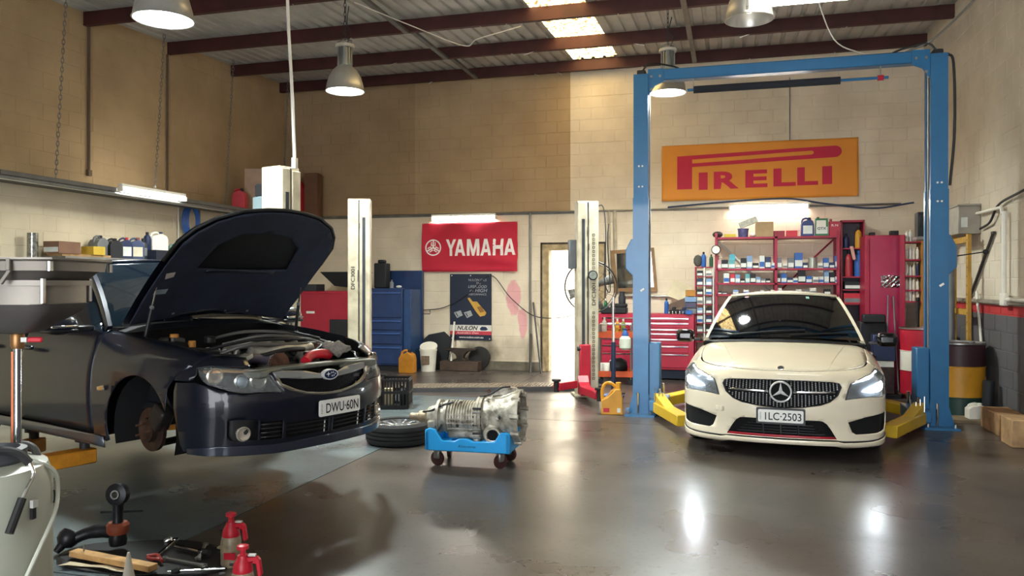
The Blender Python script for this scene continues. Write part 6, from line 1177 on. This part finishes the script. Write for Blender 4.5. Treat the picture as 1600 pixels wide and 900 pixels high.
# tall open cabinet, locker, bottle shelf ------------------------------
oc_ = thing('open_cabinet', 'tall open red cabinet between the parts rack and the locker', 'cabinet', (1.84, 13.33, 0))
for x in (-.17, .15): MB().bx(x, x+.02, -.2, .2, 0, 2.53).build('side', M_rackred, oc_)
MB().bx(-.17, .17, .18, .2, 0, 2.53).build('back', C_('cab_back', '57505a', .6), oc_); MB().bx(-.17, .17, -.2, .2, 2.50, 2.53).build('top', M_rackred, oc_)
for z in (2.10, 1.66, 1.46, 1.24, .8, .3): MB().bx(-.16, .16, -.2, .18, z-.02, z).build('shelf', M_rackred, oc_)
bottle('oil_bottle', 'small blue bottle on the top shelf of the open red cabinet', (1.75, 13.20, 2.10), .045, .22, M_navy, M_bk); bottle('oil_bottle', 'yellow topped bottle on the top shelf of the open red cabinet', (1.93, 13.20, 2.10), .05, .32, M_gold, M_bk); bottle('gas_cylinder', 'red cylinder in the open red cabinet', (1.79, 13.20, 1.66), .06, .40, C_('cyl_red', 'a8343c', .45), M_bk, cat='cylinder'); bottle('gas_cylinder', 'blue cylinder in the open red cabinet', (1.93, 13.20, 1.66), .06, .40, M_mid, M_mid, cat='cylinder'); one('pink_rag', MB().box((1.84, 13.11, 2.02), (.05, .02, .22), ry=R(-12)), C_('pink_cloth', 'c99a8e', .9), 'pink rag hanging from the open cabinet shelf', 'rag', bevel=.008)
carton('parts_carton', 'black carton with white print in the open red cabinet', (1.84, 13.22, 1.46), (.24, .2, .12), M_bk, M_lab); carton('parts_bin', 'red bin with grey box in the open red cabinet', (1.84, 13.22, 1.24), (.26, .2, .16), M_redp, M_grey, cat='bin')
lk = thing('red_locker', 'tall red steel locker with a foil patch on its door', 'locker', (2.20, 12.85, 0)); MB().bx(-.265, .265, -.22, .25, .0, 2.26).build('body', M_rackred, lk, bevel=.006); MB().bx(-.20, .255, -.235, -.22, .05, 2.24).build('door', C_('locker_door', 'a0224a', .28, var=.06, coat=.4), lk, bevel=.004); MB().cyl((-.215, -.235, .2), (-.215, -.235, 2.2), .012, 8).build('hinge', M_rackred, lk)
def foil(u, v): return (-.05+u*.32, -.24-.012*(math.sin(19*u+7*v)*math.sin(23*v-9*u)), 1.49+v*.18)
MB().grid(17, 11, foil).build('foil_patch', C_('foil', 'c9d0d0', .18, metal=1, var=.1), lk, smooth=0)
one('small_box', MB().bx(2.02, 2.09, 12.72, 12.85, 2.26, 2.31), M_bk, 'small black box on the left of the locker top', 'box', bevel=.005); one('small_box', MB().bx(2.30, 2.41, 12.72, 12.85, 2.26, 2.33), M_dark, 'dark box on the right of the locker top', 'box', bevel=.005)
bs = thing('bottle_shelf', 'red and timber shelf of white bottles beside the right blue post', 'shelf', (2.58, 12.35, 0)); MB().bx(-.20, -.185, -.15, .15, .3, 2.24).build('side', M_rackred, bs); MB().bx(.02, .06, -.17, .15, .3, 2.22).build('timber_post', C_('amber_timber', 'a9783a', .7, var=.2), bs); MB().bx(.30, .33, -.15, .15, .3, 2.2).build('side', M_rackred, bs)
SHZ = (2.14, 1.89, 1.66, 1.46, 1.30)
for z in SHZ: MB().bx(-.19, .31, -.15, .15, z-.02, z).build('shelf_board', M_rackred, bs)
nm_ = ['top', 'second', 'third', 'fourth', 'lowest']
for k, z in enumerate(SHZ):
    for i in range(2 if k == 0 else 4):
        cm = (M_wht, M_lab, C_('cream_bottle', 'cfc4b2', .5), M_navy if k == 2 else M_wht)[i]
        bottle('fluid_bottle', f'{"navy" if cm is M_navy else "pale"} bottle, {ORD[i]} from left, {nm_[k]} tier of bottle shelf', (2.425+i*.047, 12.26, z), .022, .15+.02*((i+k) % 3), cm, M_wht, group=f'bottles on the {nm_[k]} tier')
one('battery_charger', MB().bx(2.42, 2.62, 11.55, 11.75, 2.17, 2.50).bx(2.44, 2.50, 11.53, 11.56, 2.3, 2.45), M_bk, 'black battery charger box on a bracket high left of the right blue post', 'charger', bevel=.01); one('charger_bracket', MB().bx(2.40, XR-.004, 11.5, 11.8, 2.13, 2.17), M_steel, 'steel wall bracket under the black charger box', 'bracket')
# right corner: board, drums, pipes, timbers ---------------------------
eb = thing('switchboard', 'grey steel switchboard box on the right wall beside the blue post', 'switchboard', (XR-.13, 11.0, 2.15)); MB().bx(-.12, .125, -.30, .5, 0, .34).build('body', C_('board_grey', '9a9488', .5), eb, bevel=.008); MB().bx(-.13, .125, -.32, .52, .34, .36).build('lid', C_('board_grey', '9a9488', .5), eb); MB().bx(-.09, -.02, -.305, -.30, .08, .20).build('notice', M_lab, eb)
pf = thing('perforated_frame', 'yellow perforated frame standing at the right wall under the switchboard', 'frame', (2.78, 10.95, 0)); M_pf = C_('frame_yellow', 'b98f3a', .6, var=.2)
for y in (-.34, .30): 
    st_ = MB().bx(-.02, .02, y-.035, y+.035, 0, 2.14).build('stile', M_pf, pf)
    for k in range(18): MB().cyl((-.0215, y, .2+k*.11), (-.0195, y, .2+k*.11), .010, 8).build('hole', M_bk, st_)
for z in (.3, 1.2, 2.08): MB().bx(-.02, .02, -.31, .27, z-.035, z+.035).build('rail', M_pf, pf)
for k, (x, y, lb_) in enumerate(((2.66, 11.05, 'nearer grey drain pipe standing beside the yellow frame'), (2.62, 11.2, 'farther grey drain pipe standing beside the yellow frame'))): one('drain_pipe', MB().cyl((x, y-.15, 0), (x+.03, y, 1.75+.1*k), .045, 14), M_grey, lb_, 'pipe')
one('white_pole', MB().cyl((2.905, 10.32, .0), (2.895, 10.72, 1.45), .016, 8), M_wht, 'white pole leaning behind the right blue post', 'pole'); one('black_rod', MB().cyl((XR-.03, 11.05, 1.37), (XR-.03, 10.15, 2.12), .018, 8).box((XR-.03, 10.15, 2.125), (.03, .08, .03)), C_('rod_black', '332f2c', .5), 'dark rod resting on the ledge of the right wall', 'rod')
def drum(label, loc, bands, r=.28, h=.86, foot=0):
    t = thing('oil_drum', label, 'drum', loc); z0 = foot; n = len(bands)
    for k, (a, b, m) in enumerate(bands): MB().lathe([(r, z0+h*a), (r, z0+h*b-.012), (r+.008, z0+h*b-.006), (r, z0+h*b)], n=34).build('shell_band', m, t)
    MB().lathe([(r-.01, z0+h), (r+.008, z0+h), (r+.008, z0+h+.02), (r-.006, z0+h+.02), (r-.01, z0+h+.002)], n=34, ring=True).build('rim', M_steel, t); MB().lathe([(.03, z0+h-.002), (.03, z0+h+.025)], (.15, 0, 0), n=12).build('bung', M_steel, t); return t
d1 = drum('red drum with a white middle band left of the right blue post', (2.50, 11.65, 0), ((0, .36, M_lred), (.36, .67, M_wht), (.67, 1, M_lred)), foot=.08)
for a in range(4): MB().lathe([(.04, -.015), (.04, .015)], (.2*math.cos(a*1.57+.7), .2*math.sin(a*1.57+.7), .04), (0, 1, 0), 12).build('castor', M_bk, d1)
MB().bx(-.2, .2, -.2, .2, .06, .08).build('castor_plate', M_dark, d1)
rg = MB().lathe([(.10, 0), (.10, .004), (.088, .004), (.088, 0)], (-.08, -.285, .54), (-.27, -.96, 0), 28, ring=True).build('ring_emblem', M_ink, d1); MB().box((-.08, -.286, .54), (.10, .004, .02), ry=R(-35)).build('emblem_bar', M_ink, rg)
for k, dx in enumerate((-.05, .02, .08)): MB().lathe([(.022, 0), (.022, .35), (.03, .36), (.03, .40)], (dx, .05, .96), (0, 0, 1), 10).build('barrel_pump', M_steel if k else M_dark, d1) if k < 1 else None
drum('green, yellow and dark drum right of the right blue post', (2.60, 10.35, 0), ((0, .28, C_('drum_green', '1f4038', .5)), (.28, .70, C_('drum_yellow', 'c98f24', .45)), (.70, 1, C_('drum_dark', '3a1f26', .5))), h=.84)
one('floor_board', MB().box((2.62, 9.85, .02), (.5, .34, .04), rz=R(-8)), C_('dirty_board', '7a6a52', .8, var=.3), 'flat dirty timber board on the floor by the right wall', 'board', bevel=.004); jug('white_jug', 'dirty white jug lying on the flat board by the right wall', (2.66, 9.85, .04), .2, .14, .17, M_wht, M_wht, None, R(5))
one('black_tube', MB().cyl((2.80, 9.98, 0), (2.82, 9.98, .45), .06, 16), M_bk, 'short black tube standing by the right wall', 'tube')
one('timber_block', MB().bx(2.56, 2.90, 8.38, 8.70, 0, .26), C_('block_timber', 'b8946a', .75, var=.25, scale=10), 'big square timber block nearest us at the right wall', 'timber', bevel=.006); one('timber_block', MB().bx(2.62, 2.88, 8.95, 9.55, 0, .22), C_('block_timber2', 'a8825c', .75, var=.25, scale=10), 'second timber block behind the big one at the right wall', 'timber', bevel=.006)
cd = thing('conduit_run', 'white conduit with junction boxes on the right wall', 'conduit', (XR-.06, 9.68, 1.40)); MB().tube([(0, 0, 0), (0, 0, .93)], .024, 8).build('riser', M_wht, cd); MB().box((0, 0, -.03), (.05, .16, .14)).build('lower_box', M_wht, cd, bevel=.01); MB().tube([(0, .05, .90), (0, .10, .98), (0, .98, .99)], .018, 8).build('upper_run', M_wht, cd); MB().tube([(0, -.1, -.03), (0, -2.2, -.03)], .024, 8).build('lower_run', M_wht, cd)
cable('power_cable', 'black cable from the switchboard looping up the right wall', [(XR-.04, 10.6, 2.20), (XR-.05, 10.2, 2.25), (XR-.05, 9.9, 2.42), (XR-.05, 9.3, 2.48), (XR-.05, 8.3, 2.55)], M_dcable, .014)
one('lever_handle', MB().tube([(2.36, 9.46, 1.84), (2.62, 9.42, 1.88)], .007, 6).ball((2.63, 9.42, 1.88), .03, 10), M_bk, 'black knobbed release lever sticking out of the right blue post', 'lever')
jb = thing('battery_box', 'blue and white battery jump pack on the floor behind the white sedan', 'jump pack', (2.02, 11.7, 0)); MB().bx(-.14, .14, -.1, .1, .5, .85).build('upper_case', M_navy, jb, bevel=.01); MB().bx(-.12, .12, -.09, .09, .42, .5).build('white_band', M_lab, jb); MB().bx(-.13, .13, -.1, .1, .05, .42).build('lower_case', C_('pack_dark', '3a2c2a', .6, var=.5, scale=14), jb, bevel=.01); MB().tube(spline([(-.1, -.11, .55), (-.32, -.12, .62), (-.36, -.1, .3), (-.34, -.1, .02)], 6), .016, 8).build('lead', M_hose, jb); MB().bx(-.2, .2, -.15, .15, 0, .05).build('base', M_dark, jb)
one('machine_cabinet', MB().box((1.98, 12.35, .5), (.36, .3, 1.0)).box((1.98, 12.2, 1.05), (.3, .2, .12)), M_bk, 'dark machine cabinet standing in front of the locker', 'machine', bevel=.02, seg=2)
for k, (x0, x1, zz, lb_) in enumerate(((2.16, 2.24, 1.38, 'white stick leaning on the locker, left one'), (2.32, 2.31, 1.36, 'white stick leaning on the locker, right one'))): one('white_stick', MB().cyl((x0, 12.25, .02), (x1, 12.58, zz), .010, 6), M_grey, lb_.replace('white', 'grey'), 'stick')
# ================================================================== foreground
# waste oil drainer: tank, pole and wide catch pan
dr = thing('oil_drainer', 'white oil drainer tank with tall pole and metal pan at left edge', 'oil drainer', (-2.472, 2.016, 0), R(50.8)); M_tank = C_('tank_white', 'b4b9aa', .35, var=.06); M_pan = C_('pan_alloy', '857f76', .45, metal=.35, var=.15)
MB().lathe([(.28, .06), (.29, .10), (.29, .88), (.275, .925), (.22, .94), (.05, .945)], n=44).build('tank', M_tank, dr, smooth=50)
MB().lathe([(.10, .94), (.11, .95), (.11, .985), (.09, .99), (.085, .96)], (.10, -.06, 0), n=28).build('filler_ring', C_('ring_dark', '3e4246', .5), dr)
for a in range(3): MB().lathe([(.05, -.02), (.05, .02)], (.2*math.cos(a*2.1), .2*math.sin(a*2.1), .05), (0, 1, 0), 14).build('castor', M_bk, dr)
px, py = .185, .01; ca_, sa_ = math.cos(R(-35.4)), math.sin(R(-35.4))
def pr_(a, b, z): return (px+ca_*a-sa_*b, py+sa_*a+ca_*b, z)
def pbox(m, c, d, ry=0):
    q = MB().box((0, 0, 0), d, ry=ry); return m.add([pr_(c[0]+v[0], c[1]+v[1], c[2]+v[2]) for v in q.v], q.f)
MB().cyl((px, py, .92), (px, py, 1.32), .013, 14).build('pole', M_chrome, dr); MB().cyl((px-.014, py+.004, .92), (px-.014, py+.004, 1.30), .006, 8).build('copper_line', C_('copper', '8a4a30', .35, metal=.7), dr)
vb = MB().lathe([(.018, 0), (.022, .01), (.022, .045), (.018, .055)], (px, py, 1.31), n=12).build('brass_valve', C_('brass', '9a7048', .4, metal=.7), dr); pbox(MB(), (.068, -.012, 1.342), (.05, .014, .018)).build('valve_lever', M_redp, vb, bevel=.004); pbox(MB(), (.033, -.012, 1.342), (.02, .016, .016)).build('lever_pin', M_lab, vb)
def loft(rects):
    m = MB()
    for (w, d, z) in rects: m.v += [pr_(a, b, z) for a, b in roundrect(-w/2, w/2, -d/2, d/2, min(w, d)*.16, 2)]
    k = len(roundrect(-1, 1, -1, 1, .2, 2)); q = len(rects); m.f = [(i*k+j, i*k+(j+1) % k, (i+1)*k+(j+1) % k, (i+1)*k+j) for i in range(q-1) for j in range(k)]
    return m
loft([(.05, .05, 1.362), (.14, .12, 1.372), (.34, .28, 1.44), (.37, .30, 1.466)]).build('funnel', C_('funnel_dark', '4e4a49', .5, var=.1), dr, smooth=60)
loft([(.36, .30, 1.465), (.36, .30, 1.528), (.35, .29, 1.528), (.35, .29, 1.465)]).build('pan_wall', M_pan, dr, smooth=30)
loft([(.385, .32, 1.527), (.385, .32, 1.545), (.355, .30, 1.545), (.355, .30, 1.527)]).build('pan_flange', M_pan, dr, smooth=30)
loft([(.36, .30, 1.545), (.43, .35, 1.578), (.42, .34, 1.578)]).build('tray_floor', C_('tray_grey', '5f5a56', .5, metal=.3), dr, smooth=60)  # tray floor in a darker grey than the pan
loft([(.46, .38, 1.576), (.47, .39, 1.606), (.50, .42, 1.612), (.50, .42, 1.618), (.465, .385, 1.616), (.45, .37, 1.58)]).build('top_tray', M_pan, dr, smooth=30)
for sx, sy in ((-1, -1), (1, -1), (1, 1), (-1, 1)): MB().cyl(pr_(sx*.172, sy*.142, 1.47), pr_(sx*.172, sy*.142, 1.55), .009, 10).build('corner_clip', M_chrome, dr); MB().cyl(pr_(sx*.222, sy*.188, 1.575), pr_(sx*.222, sy*.188, 1.605), .010, 10).build('tray_clip', M_chrome, dr)
pbox(MB(), (.10, -.205, 1.596), (.014, .012, .04)).build('tray_strut', M_pan, dr, bevel=.002); pbox(MB(), (.082, -.19, 1.558), (.012, .012, .06), R(35)).build('tray_strut', M_pan, dr, bevel=.002)
MB().tube(spline([(-.05, -.12, .97), (.12, -.13, .965), (.215, -.11, .945), (.285, -.085, .895), (.299, -.06, .82), (.283, -.12, .755), (.234, -.197, .67), (.192, -.237, .59), (.15, -.265, .50)], 8), .007, 8).build('clear_hose', C_('clear_hose', 'c9cdc0', .25, var=.05), dr)
MB().tube(spline([(-.05, -.2, .985), (.10, -.19, 1.0), (.17, -.20, .99), (.205, -.215, .955)], 6), .014, 8).build('black_hose', M_hose, dr); hn = MB().tube(spline([(.205, -.215, .955), (.215, -.225, .92), (.195, -.245, .88), (.18, -.26, .85)], 5), .006, 8).build('suction_tube', M_chrome, dr); MB().cyl((.182, -.262, .855), (.145, -.30, .76), .013, 10).build('grip', M_hose, hn)
MB().box((.215, -.202, .80), (.016, .012, .06), rz=R(45)).build('level_tag', M_bk, dr); MB().box((.218, -.205, .82), (.022, .012, .025), rz=R(45)).build('tag_paper', M_lab, dr); MB().tube([(.286+.004*math.sin(t), -.055, .80+.022*math.cos(t)) for t in np.linspace(.2, 3, 10)], .003, 5).build('printed_mark', M_ink, dr); MB().tube(spline([(.16, .12, .93), (.19, .10, .965), (.235, .06, .955), (.25, .04, .91)], 5), .013, 8).build('return_hose', M_grey, dr)
# tools on a black mat
mt = sheet([smooth_loop([(-.52, -.05), (-.45, .16), (-.20, .26), (.10, .26), (.32, .20), (.44, .05), (.50, -.10), (.38, -.24), (.0, -.26), (-.35, -.22)], 4)], lambda P: np.stack([P[:, 0], P[:, 1], .012+.006*np.sin(9*P[:, 0]+4*P[:, 1])], 1), .08)
o = tag(mt.build('rubber_mat', C_('mat_black', '17181c', .5, var=.2), smooth=180, solid=.008), 'black rubber mat spread on the floor under the tools', 'mat'); o.location = (-3.12, 3.72, 0); o.rotation_euler = (0, 0, R(8))
ca = thing('control_arm', 'black suspension arm with a brown bush standing on the rubber mat', 'car part', (-3.38, 3.76, .02), R(15)); M_ca = C_('arm_black', '202024', .4, metal=.5, var=.3, scale=20)
MB().lathe([(.045, .02), (.05, .05), (.045, .09)], n=18).build('lower_ball', M_ca, ca); MB().lathe([(.052, .085), (.062, .10), (.062, .135), (.05, .15)], n=20).build('rubber_bush', C_('bush_brown', '7a3a24', .5, var=.2), ca); MB().lathe([(.032, .14), (.028, .16), (.030, .24), (.034, .26)], n=14).build('shank', M_ca, ca)
ey = MB().lathe([(.032, -.03), (.062, -.022), (.066, 0), (.062, .022), (.032, .03), (.026, 0)], (0, 0, .31), (-.1, -1, .1), 22, ring=True).build('eye', M_ca, ca); MB().lathe([(.027, -.032), (.027, .034), (.018, .034), (.018, -.032)], (0, 0, .31), (-.1, -1, .1), 16, ring=True).build('eye_sleeve', M_steel, ey)
MB().tube(spline([(0, 0, .10), (-.10, -.0, .10), (-.18, -.01, .085), (-.25, -.03, .055)], 5), [.048, .046, .044, .042, .04, .04, .04, .038, .036, .034, .034, .033, .032, .032, .032, .032], 12).build('side_leg', M_ca, ca); MB().lathe([(.03, -.04), (.055, -.03), (.06, 0), (.05, .03), (.025, .05), (.018, .09)], (-.27, -.03, .065), (-.3, -.5, -.5), 18).build('ball_joint', M_ca, ca)
st = one('timber_stick', MB().box((-3.21, 3.53, .045), (.60, .06, .032), rz=R(-8)), C_('stick_pine', 'c69a62', .7, var=.2, scale=14), 'pine stick with a nail lying across the rubber mat', 'timber', bevel=.003); MB().cyl((-3.43, 3.565, .055), (-3.43, 3.565, .10), .004, 6).build('nail', M_steel, st)
one('torn_paper', sheet([[(-.2, -.03), (-.05, .01), (.2, -.01), (.24, .03), (.05, .045), (-.18, .03)]], lambda P: np.stack([P[:, 0]-3.27, P[:, 1]+3.46, .024+.004*np.sin(30*P[:, 0])], 1), .05), C_('torn_paper', 'cbbda0', .9), 'torn pale paper under the pine stick', 'paper', solid=.001)
one('white_nozzle', MB().lathe([(.035, 0), (.034, .04), (.012, .16), (.007, .19)], (-2.90, 3.297, .0), (.0, .0, 1), 16), C_('nozzle_white', 'cfcabb', .5), 'white cone nozzle standing in front of the pine stick', 'nozzle')
def wrench(label, a, b, w=.02, m=M_chrome):
    a, b = Vector((*a, .032)), Vector((*b, .032)); d = (b-a); ang = math.atan2(d.y, d.x); t = thing('spanner', label, 'spanner', tuple((a+b)/2), ang, 'spanners on the rubber mat'); L = d.length
    MB().bx(-L/2+.02, L/2-.02, -w/2, w/2, -.004, .006).build('shank', m, t, bevel=.002); MB().lathe([(w*.95, -.006), (w*.95, .008), (w*.55, .008), (w*.55, -.006)], (-L/2+.01, 0, 0), (0, 0, 1), 14, ring=True).build('ring_end', m, t); MB().prz([(L/2-.03, -w*.6), (L/2, -w*1.0), (L/2+.015, -w*.5), (L/2-.003, -w*.35), (L/2-.003, w*.35), (L/2+.015, w*.5), (L/2, w*1.0), (L/2-.03, w*.6)], -.005, .007).build('open_end', m, t)
    return t
wrench('chrome spanner lying upright in the picture, nearest the suspension arm', (-3.14, 3.95), (-3.03, 3.62), .018); wrench('long spanner pointing at the red sprayer', (-2.99, 3.66), (-2.70, 3.62), .016, M_steel); wrench('spanner lying diagonally behind the ratchet handle', (-2.92, 3.93), (-2.80, 3.70), .016, M_steel)
rt = thing('ratchet', 'chrome ratchet handle with a socket on the rubber mat', 'ratchet', (-2.93, 3.80, .04), R(-14)); MB().cyl((-.12, 0, 0), (.08, 0, 0), .011, 10).build('handle', M_chrome, rt); MB().lathe([(.022, -.012), (.022, .014)], (.10, 0, 0), (0, 0, 1), 14).build('head', M_chrome, rt); MB().cyl((.10, 0, .0), (.16, 0, .005), .017, 12).build('socket', M_dark, rt)
one('steel_bar', MB().cyl((-2.86, 3.53, .012), (-2.60, 3.66, .012), .007, 8), M_chrome, 'thin bright steel bar on the floor in front of the sprayer', 'bar'); one('red_pliers', MB().tube(spline([(-3.08, 3.64, .04), (-3.03, 3.66, .045), (-2.98, 3.62, .04)], 4), .010, 8).tube(spline([(-3.06, 3.62, .04), (-3.02, 3.60, .045), (-2.98, 3.62, .04), (-2.95, 3.60, .04)], 4), .009, 8), C_('plier_red', '9c2a24', .5), 'red handled pliers on the rubber mat', 'pliers')
for k, (x, y, lb_) in enumerate(((-3.20, 3.93, 'chrome socket at the back of the rubber mat'), (-2.98, 3.53, 'chrome nut at the front of the rubber mat'), (-2.82, 3.52, 'dark ring spanner end at the mat corner'))): one('loose_socket', MB().lathe([(.016, 0), (.018, .03), (.012, .04)], (x, y, .02), (.8, .3, .3), 12), M_chrome if k < 2 else M_dark, lb_, 'socket')
# red hand-pump sprayers
def sprayer(label, loc, rz):
    t = thing('hand_sprayer', label, 'sprayer', loc, rz); M_sr = C_('sprayer_red', 'c21f33', .38, var=.06)
    MB().lathe([(.05, 0), (.054, .012), (.054, .13), (.048, .16), (.035, .175)], n=24).build('bottle', C_('used_clear_plastic', '9a8c74', .35, var=.3, scale=22), t); MB().lathe([(.046, .158), (.048, .165), (.042, .20), (.028, .225), (.024, .24)], n=22).build('collar', M_sr, t)
    MB().lathe([(.014, .235), (.014, .265), (.028, .27), (.028, .285), (.018, .29)], n=16).build('pump_knob', M_sr, t)
    hd = MB().pry([(-.035, .20), (.02, .23), (.07, .235), (.085, .22), (.095, .15), (.085, .135), (.073, .14), (.065, .20), (.03, .205), (-.02, .18), (-.05, .185)], -.014, .014).build('handle', M_sr, t, bevel=.005); MB().box((.045, 0, .240), (.035, .02, .008)).build('trigger_plate', M_lab, hd); MB().cyl((-.03, 0, .195), (-.062, 0, .195), .008, 10).build('nozzle', M_dark, hd)
    MB().bx(-.012, .05, -.058, -.045, .05, .085).build('label_patch', M_sr, t); return t
sprayer('red hand-pump sprayer with a dirty bottle standing on the floor', (-2.62, 3.74, 0), R(8)); sprayer('red hand-pump sprayer cut off by the bottom edge of the picture', (-2.24, 3.29, 0), R(15))
one('floor_rod', MB().cyl((-4.05, 4.35, .01), (-3.80, 4.45, .01), .008, 6), M_dark, 'thin black rod on the floor behind the white tank', 'rod')
one('floor_rag', MB().ball((-2.80, 3.95, .012), .05, 8, (1.2, .7, .25)), C_('pale_rag', 'a39a84', .9), 'small pale scrap on the floor beside the sprayer', 'rag')
# grey rag left on the radiator panel
rg = MB().ball((0, 0, 0), .085, 16, (1.25, .8, .62)); random.seed(2); rg.v = [(x*(1+.25*math.sin(60*z+40*y)), y*(1+.25*math.sin(50*x)), z*(1+.3*math.sin(70*x+33*y))) for x, y, z in rg.v]
q = Matrix.Rotation(R(-18.67), 4, 'Z') @ Vector((.60, .33, .80)); o = one('shop_rag', rg, C_('rag_grey', '8a847c', .95, var=.25, scale=50), 'crumpled grey rag on the radiator panel of the hatchback', 'rag', smooth=60); o.location = (-3.467+q.x, 5.129+q.y, .258+q.z)
